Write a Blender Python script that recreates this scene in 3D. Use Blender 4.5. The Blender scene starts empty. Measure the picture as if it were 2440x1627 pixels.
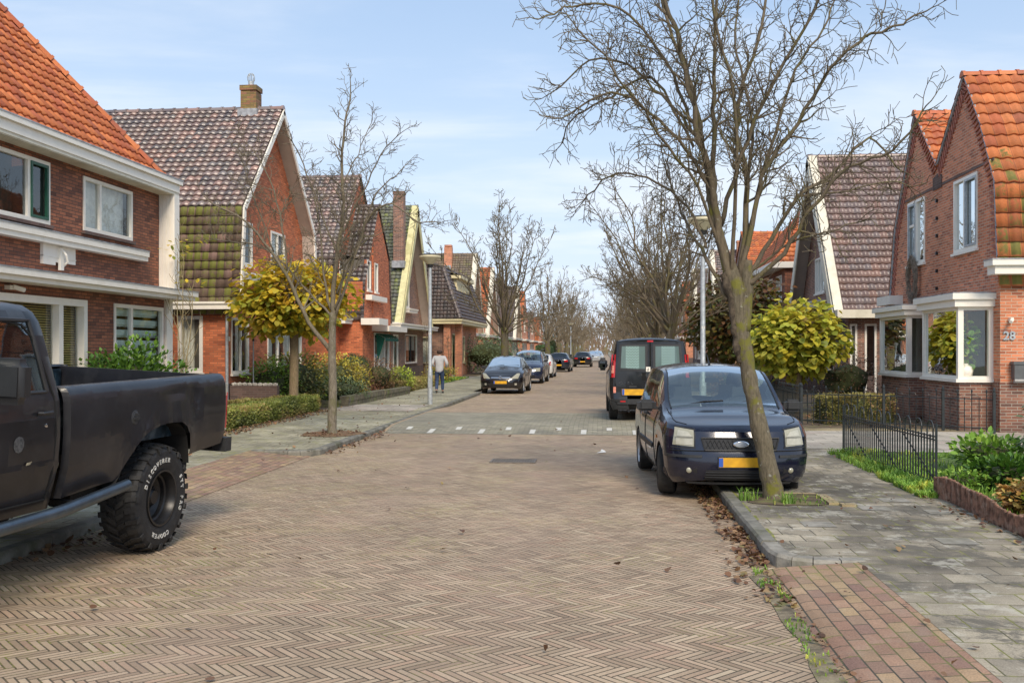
import bpy, bmesh, math, random
from math import sin, cos, pi, sqrt, radians as R
from mathutils import Vector as V, Matrix, noise
SC = bpy.context.scene
COL = SC.collection
random.seed(7)

# ------------------------------------------------------------------ object helpers
def link(o, parent=None):
    COL.objects.link(o)
    if parent is not None: o.parent = parent
    return o
def tag(o, label=None, cat=None, group=None, kind=None):
    if label: o['label'] = label
    if cat: o['category'] = cat
    if group: o['group'] = group
    if kind: o['kind'] = kind
    return o
def thing(name, label, cat, loc=(0,0,0), rz=0, group=None):
    o = bpy.data.objects.new(name, None); o.empty_display_size = .3
    link(o); o.location = loc; o.rotation_euler = (0, 0, rz)
    return tag(o, label, cat, group)
def kids(o): return [c for c in bpy.data.objects if c.parent == o]
def copy_tree(o, parent=None):
    c = o.copy(); COL.objects.link(c); c.parent = parent
    for ch in kids(o): copy_tree(ch, c)
    return c

class MB:
    """collects geometry; build() links it as ONE mesh object"""
    def __init__(s): s.v=[]; s.f=[]; s.uv=[]; s.m=[]
    def poly(s, pts, uv=None, mi=0):
        n=len(s.v); s.v += [tuple(p) for p in pts]
        s.f.append(tuple(range(n, n+len(pts)))); s.uv.append(uv); s.m.append(mi)
    def box(s, a, b, M=None, mi=0):
        x0,y0,z0=a; x1,y1,z1=b
        if x0>x1:x0,x1=x1,x0
        if y0>y1:y0,y1=y1,y0
        if z0>z1:z0,z1=z1,z0
        c=[V(p) for p in ((x0,y0,z0),(x1,y0,z0),(x1,y1,z0),(x0,y1,z0),(x0,y0,z1),(x1,y0,z1),(x1,y1,z1),(x0,y1,z1))]
        if M is not None: c=[M@p for p in c]
        n=len(s.v); s.v+=[tuple(p) for p in c]
        for q in ((0,3,2,1),(4,5,6,7),(0,1,5,4),(1,2,6,5),(2,3,7,6),(3,0,4,7)):
            s.f.append(tuple(n+i for i in q)); s.uv.append(None); s.m.append(mi)
    def tube(s, pts, rad, n=6, cap=True, mi=0):
        pts=[V(p) for p in pts]
        if not hasattr(rad,'__len__'): rad=[rad]*len(pts)
        b=len(s.v); prev=None; L=0
        ref=None
        for i,p in enumerate(pts):
            d=(pts[min(i+1,len(pts)-1)]-pts[max(i-1,0)])
            if d.length<1e-9: d=V((0,0,1))
            d.normalize()
            if ref is None:
                ref=V((0,0,1)) if abs(d.z)<.9 else V((1,0,0))
                a=d.cross(ref).normalized()
            else:
                a=(a-d*a.dot(d))
                if a.length<1e-6: a=d.orthogonal()
                a.normalize()
            c=d.cross(a)
            for k in range(n):
                t=2*pi*k/n; s.v.append(tuple(p+(a*cos(t)+c*sin(t))*rad[i]))
        Ls=[0]
        for i in range(1,len(pts)): Ls.append(Ls[-1]+(pts[i]-pts[i-1]).length)
        for i in range(len(pts)-1):
            for k in range(n):
                k2=(k+1)%n
                s.f.append((b+i*n+k,b+i*n+k2,b+(i+1)*n+k2,b+(i+1)*n+k))
                s.uv.append(((k/n,Ls[i]),((k+1)/n,Ls[i]),((k+1)/n,Ls[i+1]),(k/n,Ls[i+1]))); s.m.append(mi)
        if cap:
            s.f.append(tuple(b+k for k in reversed(range(n)))); s.uv.append(None); s.m.append(mi)
            e=b+(len(pts)-1)*n
            s.f.append(tuple(e+k for k in range(n))); s.uv.append(None); s.m.append(mi)
    def lathe(s, prof, n=24, M=None, mi=0, ang=2*pi):
        """prof: list of (r, h); axis local z"""
        b=len(s.v); m=len(prof)
        for k in range(n):
            t=ang*k/n
            for r,h in prof:
                p=V((r*cos(t),r*sin(t),h)); s.v.append(tuple(M@p if M is not None else p))
        for k in range(n):
            k2=(k+1)%n
            for i in range(m-1):
                s.f.append((b+k*m+i,b+k2*m+i,b+k2*m+i+1,b+k*m+i+1)); s.uv.append(None); s.m.append(mi)
    def blob(s, c, r, sub=2, amp=.15, fr=1.5, mi=0):
        bm=bmesh.new(); bmesh.ops.create_icosphere(bm, subdivisions=sub, radius=1)
        n=len(s.v); c=V(c)
        for v in bm.verts:
            k=1+amp*noise.noise(v.co*fr+c*1.7)
            s.v.append((c.x+v.co.x*r[0]*k, c.y+v.co.y*r[1]*k, c.z+v.co.z*r[2]*k))
        for f in bm.faces:
            s.f.append(tuple(n+v.index for v in f.verts)); s.uv.append(None); s.m.append(mi)
        bm.free()
    def prism(s, poly2, h0, h1, fn, mi=0):
        """extrude a closed 2D polygon; fn(a,b,h)->point"""
        n=len(poly2)
        s.poly([fn(a,b,h0) for a,b in poly2][::-1],mi=mi); s.poly([fn(a,b,h1) for a,b in poly2],mi=mi)
        for i in range(n):
            a=poly2[i]; b=poly2[(i+1)%n]
            s.poly([fn(*a,h0),fn(*b,h0),fn(*b,h1),fn(*a,h1)],mi=mi)
    def build(s, name, mat, parent=None, smooth=False, M=None, recalc=True, auto=None):
        me=bpy.data.meshes.new(name)
        me.from_pydata(s.v,[],s.f)
        ul=me.uv_layers.new(name='UVMap')
        data=[0.0]*(2*len(me.loops)); li=0
        for fi,f in enumerate(s.f):
            uv=s.uv[fi]
            if uv is None:
                P=[s.v[i] for i in f]
                a=V(P[1])-V(P[0]); b=V(P[2])-V(P[0]); nn=a.cross(b)
                ax=abs(nn.x); ay=abs(nn.y); az=abs(nn.z)
                if az>=ax and az>=ay: uv=[(p[0],p[1]) for p in P]
                elif ax>=ay: uv=[(p[1],p[2]) for p in P]
                else: uv=[(p[0],p[2]) for p in P]
            for k in range(len(f)):
                data[2*li]=uv[k][0]; data[2*li+1]=uv[k][1]; li+=1
        ul.data.foreach_set('uv',data)
        mats=mat if isinstance(mat,(list,tuple)) else [mat]
        for m_ in mats: me.materials.append(m_)
        if len(mats)>1: me.polygons.foreach_set('material_index',s.m)
        if smooth: me.polygons.foreach_set('use_smooth',[True]*len(me.polygons))
        if recalc:
            bm=bmesh.new(); bm.from_mesh(me); bmesh.ops.recalc_face_normals(bm,faces=bm.faces); bm.to_mesh(me); bm.free()
        if auto is not None:
            bm=bmesh.new(); bm.from_mesh(me)
            bmesh.ops.remove_doubles(bm,verts=bm.verts,dist=1e-4)
            for e in bm.edges:
                if len(e.link_faces)==2 and e.calc_face_angle(0)>R(auto): e.smooth=False
            bm.to_mesh(me); bm.free()
        me.update()
        o=bpy.data.objects.new(name,me); link(o,parent)
        if M is not None: o.matrix_local=M
        return o

# ------------------------------------------------------------------ shader helpers
class X:
    """scalar socket wrapper with arithmetic"""
    def __init__(s,nt,sock): s.nt=nt; s.s=sock
    def _op(s,op,*a):
        n=s.nt.nodes.new('ShaderNodeMath'); n.operation=op
        for i,v in enumerate((s,)+a):
            if isinstance(v,X): s.nt.links.new(v.s,n.inputs[i])
            else: n.inputs[i].default_value=v
        return X(s.nt,n.outputs[0])
    def __add__(s,o): return s._op('ADD',o)
    __radd__=__add__
    def __sub__(s,o): return s._op('SUBTRACT',o)
    def __rsub__(s,o): return (s*-1)+o
    def __mul__(s,o): return s._op('MULTIPLY',o)
    __rmul__=__mul__
    def __truediv__(s,o): return s._op('DIVIDE',o)
    def floor(s): return s._op('FLOOR')
    def fract(s): return s._op('FRACT')
    def mod(s,o): return s._op('FLOORED_MODULO',o)
    def lt(s,o): return s._op('LESS_THAN',o)
    def gt(s,o): return s._op('GREATER_THAN',o)
    def min(s,o): return s._op('MINIMUM',o)
    def max(s,o): return s._op('MAXIMUM',o)
    def abs(s): return s._op('ABSOLUTE')
    def pow(s,o): return s._op('POWER',o)
    def clamp(s): return s.max(0.0).min(1.0)
    def step(s,a,b):   # smooth ramp a..b -> 0..1
        n=s.nt.nodes.new('ShaderNodeMapRange'); n.interpolation_type='SMOOTHSTEP'
        s.nt.links.new(s.s,n.inputs[0]); n.inputs[1].default_value=a; n.inputs[2].default_value=b
        return X(s.nt,n.outputs[0])
def mixf(t,a,b): return a+(b-a)*t if isinstance(a,X) or isinstance(b,X) else t*(b-a)+a
class MT:
    def __init__(s,name):
        s.mat=bpy.data.materials.new(name); s.mat.use_nodes=True; s.nt=s.mat.node_tree
        s.b=s.nt.nodes['Principled BSDF']; s.out=s.nt.nodes['Material Output']
    def new(s,t): return s.nt.nodes.new(t)
    def uv(s):
        n=s.new('ShaderNodeUVMap'); n.uv_map='UVMap'; q=s.new('ShaderNodeSeparateXYZ'); s.nt.links.new(n.outputs[0],q.inputs[0])
        return X(s.nt,q.outputs[0]),X(s.nt,q.outputs[1])
    def obj(s):
        n=s.new('ShaderNodeTexCoord'); return n.outputs['Object']
    def world(s):
        n=s.new('ShaderNodeNewGeometry'); q=s.new('ShaderNodeSeparateXYZ'); s.nt.links.new(n.outputs['Position'],q.inputs[0])
        return n.outputs['Position'],X(s.nt,q.outputs[0]),X(s.nt,q.outputs[1]),X(s.nt,q.outputs[2])
    def comb(s,a,b,c=0.0):
        n=s.new('ShaderNodeCombineXYZ')
        for i,v in enumerate((a,b,c)):
            if isinstance(v,X): s.nt.links.new(v.s,n.inputs[i])
            else: n.inputs[i].default_value=v
        return n.outputs[0]
    def noise(s,vec,scale,detail=3,rough=.5,dist=0):
        n=s.new('ShaderNodeTexNoise'); n.inputs['Scale'].default_value=scale; n.inputs['Detail'].default_value=detail
        n.inputs['Roughness'].default_value=rough; n.inputs['Distortion'].default_value=dist
        if vec is not None: s.nt.links.new(vec,n.inputs['Vector'])
        return X(s.nt,n.outputs[0])
    def rnd(s,vec):
        n=s.new('ShaderNodeTexWhiteNoise'); n.noise_dimensions='3D'; s.nt.links.new(vec,n.inputs['Vector']); return X(s.nt,n.outputs['Value'])
    def ramp(s,x,stops,interp='LINEAR'):
        n=s.new('ShaderNodeValToRGB'); n.color_ramp.interpolation=interp; e=n.color_ramp.elements
        while len(e)<len(stops): e.new(.5)
        for i,(p,c) in enumerate(stops): e[i].position=p; e[i].color=(*c,1)
        s.nt.links.new(x.s,n.inputs[0]); return n.outputs[0]
    def mix(s,t,a,b,mode='MIX'):
        n=s.new('ShaderNodeMix'); n.data_type='RGBA'; n.blend_type=mode
        for i,v in ((0,t),(6,a),(7,b)):
            if isinstance(v,X): s.nt.links.new(v.s,n.inputs[i])
            elif isinstance(v,bpy.types.NodeSocket): s.nt.links.new(v,n.inputs[i])
            elif isinstance(v,(int,float)): n.inputs[i].default_value=v
            else: n.inputs[i].default_value=(*v,1)
        return n.outputs[2]
    def mulc(s,c,x):   # colour * scalar
        n=s.new('ShaderNodeVectorMath'); n.operation='SCALE'
        if isinstance(c,bpy.types.NodeSocket): s.nt.links.new(c,n.inputs[0])
        else: n.inputs[0].default_value=c
        s.nt.links.new(x.s,n.inputs['Scale']); return n.outputs[0]
    def base(s,c):
        if isinstance(c,bpy.types.NodeSocket): s.nt.links.new(c,s.b.inputs['Base Color'])
        else: s.b.inputs['Base Color'].default_value=(*c,1)
        return s
    def rough(s,x):
        if isinstance(x,X): s.nt.links.new(x.s,s.b.inputs['Roughness'])
        else: s.b.inputs['Roughness'].default_value=x
        return s
    def bump(s,h,strength=.5,dist=.01):
        n=s.new('ShaderNodeBump'); n.inputs['Strength'].default_value=strength; n.inputs['Distance'].default_value=dist
        s.nt.links.new(h.s,n.inputs['Height']); s.nt.links.new(n.outputs[0],s.b.inputs['Normal']); return s
    def set(s,**k):
        for a,v in k.items(): s.b.inputs[a.replace('_',' ')].default_value=v
        return s

def plain(name,c,rough=.6,var=.12,scale=6,metal=0,spec=.5,bump=0,coat=0,dirt=None,dscale=2.0):
    m=MT(name); o=m.obj()
    n=m.noise(o,scale,4,.6)
    f=n.step(.3,.7)*(2*var)+(1-var)
    col=m.mulc(c,f)
    if dirt is not None:
        d=m.noise(o,dscale,6,.65).step(.48,.68)
        col=m.mix(d*dirt[1],col,dirt[0])
    m.base(col).rough(rough); m.set(Metallic=metal)
    m.b.inputs['Specular IOR Level'].default_value=spec
    if coat: m.b.inputs['Coat Weight'].default_value=coat; m.b.inputs['Coat Roughness'].default_value=.06
    if bump: m.bump(m.noise(o,scale*6,4,.6),bump,.01)
    return m.mat

def pattern_brick(m,u,v,w,h,gap,off=.5):
    """running bond. returns (mask 1 on the brick, random per brick)"""
    r=(v/h).floor(); uu=u/w+(r.mod(2.0))*off
    c=uu.floor(); fu=uu.fract(); fv=(v/h).fract()
    e=(fu.min(1-fu)*w).min(fv.min(1-fv)*h)
    mask=e.step(gap*.35,gap*.75)
    return mask,m.rnd(m.comb(c,r,3.0)),m.rnd(m.comb(c,r,9.0)),e
def brick(name,cols,mortar,w=.22,h=.0625,gap=.009,dirt=.25,low=None):
    m=MT(name); u,v=m.uv(); P,wx,wy,wz=m.world()
    mask,r1,r2,e=pattern_brick(m,u,v,w,h,gap)
    n=len(cols); col=m.ramp(r1,[(i/(n-1) if n>1 else 0,c) for i,c in enumerate(cols)])
    col=m.mulc(col,r2*.35+.82)
    big=m.noise(P,.55,4,.6); fine=m.noise(P,40,3,.6)
    col=m.mulc(col,fine*.5+.75)
    mort=m.mulc(mortar,m.noise(P,3,4,.6)*.7+.65)
    col=m.mix(mask,mort,col)
    col=m.mulc(col,big.step(.35,.7)*dirt+(1-dirt*.6))
    col=m.mix(m.noise(P,2.2,6,.7).step(.55,.72)*.35,col,m.mulc((.10,.07,.055),fine*.6+.7))
    # darker towards the foot of the wall
    col=m.mulc(col,(wz+m.noise(P,1.5,3,.5)*.5).step(.2,.9)*.3+.7)
    m.base(col).rough(r1*.15+.75); m.bump(mask*.8+fine*.25,.6,.006)
    return m.mat

def pattern_herring(m,x,y,w,n,gap):
    x=x/w; y=y/w
    i=x.floor(); j=y.floor(); fx=x.fract(); fy=y.fract()
    k=(i-j).mod(2.0*n)
    hor=k.lt(n-.5)
    ph=k+fx; pv=(2*n-1)-k+fy
    pos=mixf(hor,pv,ph); cr=mixf(hor,fx,fy)
    idx=mixf(hor,i,i-k); idy=mixf(hor,j-((2*n-1)-k),j)
    e=(pos.min(float(n)-pos)).min(cr.min(1-cr))*w
    mask=e.step(gap*.3,gap*.8)
    v=m.comb(idx,idy,hor*5)
    v2=m.comb(idx,idy,hor*5+11)
    return mask,m.rnd(v),m.rnd(v2),hor,e

def road_mat(name):
    m=MT(name); P,x,y,z=m.world()
    wob=m.noise(P,.8,2,.5)*.05
    a=.70710678
    rx=(y+wob)*a-(x+wob)*a; ry=((x+wob)*a+(y+wob)*a)*-1
    mask,r1,r2,hor,e=pattern_herring(m,rx,ry,.0475,5,.0085)
    col=m.ramp(r1,[(0,(.35,.245,.16)),(.25,(.41,.30,.20)),(.5,(.455,.34,.228)),(.75,(.49,.37,.255)),(.9,(.44,.295,.20)),(1,(.53,.42,.29))])
    col=m.mulc(col,r2*.30+.85)
    fine=m.noise(P,60,4,.65); mid=m.noise(P,4,4,.6); big=m.noise(P,.35,5,.6); blot=m.noise(P,1.3,5,.7)
    col=m.mulc(col,fine*.6+.72)
    # warm/green joints, mossier toward the left and in patches
    mossm=(m.noise(P,.9,4,.6)+((x*-.02)+.0)).step(.50,.66)
    joint=m.mix(mossm*(m.noise(P,14,3,.6).step(.40,.62)),(.095,.073,.046),(.25,.25,.05))
    col=m.mix(mask,joint,col)
    moss=(m.noise(P,2.6,6,.72)*.75+m.noise(P,22,3,.7)*.25+e*-3.0).step(.52,.60)*mossm
    col=m.mix(moss*.55,col,(.25,.25,.07))
    col=m.mulc(col,(big.step(.3,.7)*.20+.90)*(blot.step(.3,.75)*.26+.82))
    lane=(((x+2.55).abs()*-1.0+.42).step(0,.3)).max(((x+.75).abs()*-1.0+.42).step(0,.3))*m.noise(P,.5,4,.6).step(.3,.6)
    col=m.mix(lane*.22,col,m.mulc((.36,.25,.19),fine*.5+.75))
    oil=m.noise(P,.9,3,.5,1.0).step(.70,.76)
    col=m.mulc(col,oil*-.28+1.0)
    # damp blots
    col=m.mix(blot.step(.54,.70)*.45,col,m.mulc((.36,.24,.175),fine*.5+.75))
    m.base(col).rough(r1*.15+.72); m.bump(mask*.9+fine*.18+mid*.3,.75,.007)
    return m.mat

def slab_mat(name,cols,w,h,gap,moss=.5,off=.5,rot=False,joint=(.075,.07,.05),mosscol=(.27,.27,.06),lich=.3,dark=.4):
    m=MT(name); P,x,y,z=m.world()
    wob=m.noise(P,.9,2,.5)*.03
    u,v=(y+wob,x+wob) if rot else (x+wob,y+wob)
    mask,r1,r2,e=pattern_brick(m,u,v,w,h,gap,off)
    n=len(cols); col=m.ramp(r1,[(i/(n-1),c) for i,c in enumerate(cols)])
    fine=m.noise(P,90,4,.75); mid=m.noise(P,6,5,.7); big=m.noise(P,.6,5,.6)
    col=m.mulc(col,r2*.25+.86); col=m.mulc(col,fine.step(.3,.7)*.5+.75)
    col=m.mulc(col,big.step(.35,.65)*dark+(1-dark*.6))
    col=m.mix(m.noise(P,3,7,.75).step(.52,.62)*lich,col,(.56,.53,.44))
    col=m.mix(m.noise(P,1.7,8,.78,.5).step(.50,.60)*dark*.85,col,m.mulc((.125,.113,.088),fine*.9+.5))
    mm=m.noise(P,1.1,5,.7)
    jc=m.mix(mm.step(.42,.55)*moss,joint,mosscol)
    col=m.mix(mask,jc,col)
    sp=(mm*.5+m.noise(P,13,4,.7)*.5+e*-1.5).step(.52,.58)
    col=m.mix(sp*moss*.7,col,mosscol)
    m.base(col).rough(.85); m.bump(mask*.9+fine*.3+mid*.2,.7,.007)
    return m.mat

def tile_mat(name,cols,moss=0,mosscol=(.19,.19,.03),rough=.45,grime_shade=.35,grad=None):
    """UV in tile units"""
    m=MT(name); u,v=m.uv(); P,wx,wy,wz=m.world()
    c=m.comb((u+.02).floor(),(v+.02).floor(),1.0); r1=m.rnd(c); r2=m.rnd(m.comb((u+.02).floor(),(v+.02).floor(),7.0))
    n=len(cols); col=m.ramp(r1,[(i/(n-1),k) for i,k in enumerate(cols)])
    col=m.mulc(col,r2*.3+.85)
    fine=m.noise(P,25,4,.65); big=m.noise(P,.8,5,.65)
    col=m.mulc(col,fine*.6+.7)
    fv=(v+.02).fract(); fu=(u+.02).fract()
    col=m.mix((fv-.80).step(0,.12)*min(1,grime_shade*2.2),col,(.03,.025,.02))  # row-edge shadow painted dark just below the overlapping tile above
    col=m.mix((.05-fu.min(1-fu)).step(0,.05)*min(1,grime_shade*1.5),col,(.04,.032,.028))
    col=m.mix(big.step(.45,.7)*grime_shade*.7,col,m.mulc((.10,.075,.055),fine*.6+.7))
    if moss:
        mk=(m.noise(P,7,6,.75)*.9+m.noise(P,1.2,3,.6)*.4+r2*.45+moss-1.05+((wz*-1+grad[1]).max(0.0)*grad[2] if grad else 0.0)).step(.28,.50)*(fu.min(1-fu).step(.02,.16))*((1-(fv-.5).abs()*2).step(.02,.30))
        mc=m.mix(m.noise(P,14,4,.7),mosscol,(mosscol[0]*.45,mosscol[1]*.55,mosscol[2]*.9))
        col=m.mix(mk,col,mc)
    m.base(col).rough(rough); m.bump(fine,.35,.01)
    return m.mat

def bark_mat(name,c1,c2,moss,mk=.55):
    m=MT(name); P,x,y,z=m.world()
    s=m.new('ShaderNodeVectorMath'); s.operation='MULTIPLY'; m.nt.links.new(P,s.inputs[0]); s.inputs[1].default_value=(1,1,.28)
    n=m.noise(s.outputs[0],38,5,.7); big=m.noise(P,4,5,.65)
    col=m.mix(n.step(.3,.7),c1,c2)
    col=m.mix(big.step(.5,.62)*mk,col,m.mix(n,moss,(moss[0]*.5,moss[1]*.5,moss[2]*.5)))
    col=m.mix(m.noise(P,17,3,.6).step(.66,.7)*.6,col,(.35,.35,.30))
    m.base(col).rough(.9); m.bump(n*.8+big*.3,.9,.02)
    return m.mat

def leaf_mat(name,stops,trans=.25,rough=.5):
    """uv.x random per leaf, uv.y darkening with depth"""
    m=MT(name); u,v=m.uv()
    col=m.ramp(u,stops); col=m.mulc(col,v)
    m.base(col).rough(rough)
    t=m.new('ShaderNodeBsdfTranslucent'); m.nt.links.new(col,t.inputs[0])
    mx=m.new('ShaderNodeMixShader'); mx.inputs[0].default_value=trans
    m.nt.links.new(m.b.outputs[0],mx.inputs[1]); m.nt.links.new(t.outputs[0],mx.inputs[2]); m.nt.links.new(mx.outputs[0],m.out.inputs[0])
    return m.mat

def glass_mat(name,tint=(.8,.85,.85),refl=.28):
    m=MT(name); nt=m.nt
    tr=m.new('ShaderNodeBsdfTransparent'); tr.inputs[0].default_value=(*tint,1)
    gl=m.new('ShaderNodeBsdfGlossy'); gl.inputs[0].default_value=(.80,.84,.85,1); gl.inputs[1].default_value=.015
    lw=m.new('ShaderNodeLayerWeight'); lw.inputs[0].default_value=.12
    f=X(nt,lw.outputs['Fresnel'])*(1-refl)+refl
    wv=m.noise(m.obj(),1.1,2,.5); bp=m.new('ShaderNodeBump'); bp.inputs['Strength'].default_value=.05; bp.inputs['Distance'].default_value=.05
    nt.links.new(wv.s,bp.inputs['Height']); nt.links.new(bp.outputs[0],gl.inputs['Normal'])
    mx=m.new('ShaderNodeMixShader'); nt.links.new(f.clamp().s,mx.inputs[0]); nt.links.new(tr.outputs[0],mx.inputs[1]); nt.links.new(gl.outputs[0],mx.inputs[2])
    nt.links.new(mx.outputs[0],m.out.inputs[0]); return m.mat

M={}
M['brick_brown']=brick('brick_brown',[(.20,.072,.042),(.32,.115,.062),(.40,.15,.08),(.15,.060,.042)],(.07,.055,.045),gap=.011)
M['brick_orange']=brick('brick_orange',[(.52,.145,.060),(.68,.205,.085),(.60,.17,.07),(.40,.11,.05)],(.24,.14,.09),dirt=.15)
M['brick_red']=brick('brick_red',[(.50,.165,.080),(.68,.23,.11),(.60,.20,.095),(.36,.115,.065)],(.56,.43,.32),gap=.012,dirt=.22)
M['brick_plum']=brick('brick_plum',[(.15,.07,.052),(.23,.105,.075),(.30,.135,.09),(.37,.17,.11)],(.42,.37,.31),gap=.011)
M['brick_dark']=brick('brick_dark',[(.13,.080,.068),(.17,.10,.082),(.11,.075,.07)],(.19,.16,.135))
M['white']=plain('white_paint',(.90,.85,.76),.45,.04,3,dirt=((.62,.57,.47),.30),dscale=3)
M['cream']=plain('cream_paint',(.78,.68,.42),.5,.06,3,dirt=((.5,.42,.22),.35))
M['offwhite']=plain('offwhite_board',(.74,.69,.56),.5,.06,3,dirt=((.5,.46,.34),.4))
M['yellowed']=plain('weathered_board',(.68,.62,.33),.6,.12,5,dirt=((.42,.40,.16),.6))
M['beige']=plain('beige_board',(.45,.38,.33),.6,.07,3)
M['green']=plain('green_paint',(.02,.10,.06),.4,.08)
M['black']=plain('black_paint',(.02,.02,.022),.4,.15)
M['lead']=plain('lead_flashing',(.35,.36,.38),.5,.3,6,metal=.2)
M['zinc']=plain('galvanised_steel',(.42,.45,.47),.45,.18,14,metal=.35)
M['curtain']=plain('curtain_cloth',(.86,.83,.76),.9,.12,8)
M['curtain_g']=plain('grey_green_curtain',(.28,.29,.25),.9,.15,8)
M['blind']=plain('cream_blind',(.66,.63,.56),.7,.1,8)
M['wood_blind']=plain('wooden_blind',(.62,.46,.16),.6,.15,8)
M['teal_blind']=plain('pale_teal_fabric',(.66,.80,.75),.8,.08,6)
M['dark_room']=plain('dim_interior',(.13,.115,.095),.9,.2,2)
M['glass']=glass_mat('window_glass',(.93,.96,.94),.13)
M['car_glass']=glass_mat('car_glass',(.78,.88,.82),.20)
M['car_glass_dark']=glass_mat('tinted_car_glass',(.10,.12,.12),.10)
or_=[(.46,.125,.04),(.60,.18,.055),(.66,.21,.07),(.50,.13,.05),(.40,.12,.06)]
M['tile_orange']=tile_mat('orange_pantile',or_,0,rough=.6,grime_shade=.22)
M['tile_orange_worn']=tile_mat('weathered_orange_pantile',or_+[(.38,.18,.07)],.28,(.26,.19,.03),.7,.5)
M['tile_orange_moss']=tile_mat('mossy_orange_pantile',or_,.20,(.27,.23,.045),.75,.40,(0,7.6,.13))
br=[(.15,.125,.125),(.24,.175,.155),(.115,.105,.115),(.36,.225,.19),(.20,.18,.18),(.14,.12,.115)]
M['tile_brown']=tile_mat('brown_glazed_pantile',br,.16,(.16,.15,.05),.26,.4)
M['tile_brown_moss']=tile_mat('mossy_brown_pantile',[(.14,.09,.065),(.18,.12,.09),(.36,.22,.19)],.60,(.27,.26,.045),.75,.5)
M['tile_plum']=tile_mat('plum_glazed_pantile',[(.15,.105,.10),(.20,.13,.115),(.18,.145,.145),(.24,.145,.12),(.155,.125,.125)],0,rough=.33,grime_shade=.25)
M['tile_dark']=tile_mat('black_glazed_pantile',[(.075,.068,.072),(.11,.085,.082),(.15,.11,.10)],.05,rough=.3,grime_shade=.3)
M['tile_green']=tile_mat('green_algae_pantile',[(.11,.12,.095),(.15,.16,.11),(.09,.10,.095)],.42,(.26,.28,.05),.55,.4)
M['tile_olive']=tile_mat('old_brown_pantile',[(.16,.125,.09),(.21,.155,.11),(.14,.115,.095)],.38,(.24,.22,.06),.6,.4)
# ------------------------------------------------------------------ world, sun, camera
def build_world():
    w=bpy.data.worlds.new('World'); SC.world=w; w.use_nodes=True; nt=w.node_tree
    bg=nt.nodes['Background']
    sky=nt.nodes.new('ShaderNodeTexSky'); sky.sky_type='NISHITA'; sky.sun_disc=False
    sky.sun_elevation=R(40); sky.sun_rotation=R(163); sky.air_density=1.0; sky.dust_density=1.2; sky.ozone_density=2.0
    class W: pass
    m=MT.__new__(MT); m.nt=nt
    tc=nt.nodes.new('ShaderNodeTexCoord'); q=nt.nodes.new('ShaderNodeSeparateXYZ'); nt.links.new(tc.outputs['Generated'],q.inputs[0])
    dx,dy,dz=[X(nt,q.outputs[i]) for i in range(3)]
    zz=dz.max(.0)+.10
    # streaky cloud layer on a plane overhead
    cx=dx/zz; cy=dy/zz
    vec=m.comb(cx*.55+cy*.35,cy*1.0-cx*.25,0.0)
    n=m.noise(vec,.85,6,.55,.6); n2=m.noise(vec,2.6,5,.6,.3)
    mask=(n*.75+n2*.25).step(.42,.66)
    hor=(1-dz.max(0.0)*2.6).max(0.0)
    t=(mask*.55+hor*hor*.55).clamp()
    skyc=m.mulc(sky.outputs[0],X(nt,nt.nodes.new('ShaderNodeValue').outputs[0]))
    skyc.node.inputs['Scale'].links[0].from_node.outputs[0].default_value=.105
    blue=m.mix(.60,skyc,(.44,.60,.84))
    grad=m.mix(hor.pow(1.3),blue,(.55,.68,.84))
    col=m.mix(t,grad,(.74,.79,.86))
    nt.links.new(col,bg.inputs[0]); bg.inputs[1].default_value=1.30
    return bg
BG=build_world()
sl=bpy.data.lights.new('sun','SUN'); sl.energy=3.3; sl.angle=R(20); sl.color=(1,.87,.69)
so=bpy.data.objects.new('sun',sl); COL.objects.link(so)
# sun stands behind the camera (azimuth 163 deg clockwise from +Y), 40 deg up
az=R(163); el=R(40); sd=V((sin(az)*cos(el),cos(az)*cos(el),sin(el)))
so.rotation_euler=sd.to_track_quat('Z','Y').to_euler()
cam=bpy.data.cameras.new('camera'); co=bpy.data.objects.new('camera',cam); COL.objects.link(co); SC.camera=co
co.location=(0,0,1.8); co.rotation_euler=(R(90),0,R(5.22)); cam.lens=35.0; cam.sensor_width=36; cam.shift_y=16/2352; cam.clip_end=1500; cam.clip_start=.05
SC.view_settings.view_transform='Standard'; SC.view_settings.look='None'; SC.view_settings.exposure=0
SC.cycles.max_bounces=6; SC.cycles.transparent_max_bounces=12
try: SC.cycles.use_denoising=True
except Exception: pass

# ------------------------------------------------------------------ ground and street
M['road']=road_mat('herringbone_brick')
gy=[(.265,.225,.165),(.325,.28,.205),(.215,.185,.14),(.385,.335,.25)]
M['slab']=slab_mat('grey_slabs',gy,.30,.30,.009,.60,.5,lich=.55,dark=1.0)
M['slab_left']=slab_mat('grey_mossy_slabs',[(.33,.30,.205),(.39,.355,.245),(.295,.27,.185)],.30,.30,.012,.85,.5,lich=.3,dark=.5)
M['paver']=slab_mat('grey_block_paving',[(.29,.265,.195),(.36,.325,.24),(.25,.23,.175),(.33,.30,.22)],.21,.105,.009,.25,.5,lich=.1,dark=.2)
M['redband']=slab_mat('red_sett_band',[(.32,.185,.125),(.36,.22,.145),(.43,.30,.165),(.28,.165,.125),(.35,.24,.155)],.205,.105,.009,.45,.5,rot=True,lich=.08,dark=.2)
M['pale']=slab_mat('pale_path_slabs',[(.42,.38,.31),(.48,.43,.36),(.34,.31,.26),(.46,.38,.32)],.60,.40,.010,.15,.5,lich=.3,dark=.25)
M['yellowpave']=slab_mat('yellow_garden_pavers',[(.36,.28,.15),(.42,.33,.19),(.33,.25,.14)],.21,.105,.008,.3)
M['kerb']=plain('kerb_concrete',(.19,.18,.15),.85,.3,5,dirt=((.09,.095,.04),.7),dscale=2.2,bump=.5)
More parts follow.
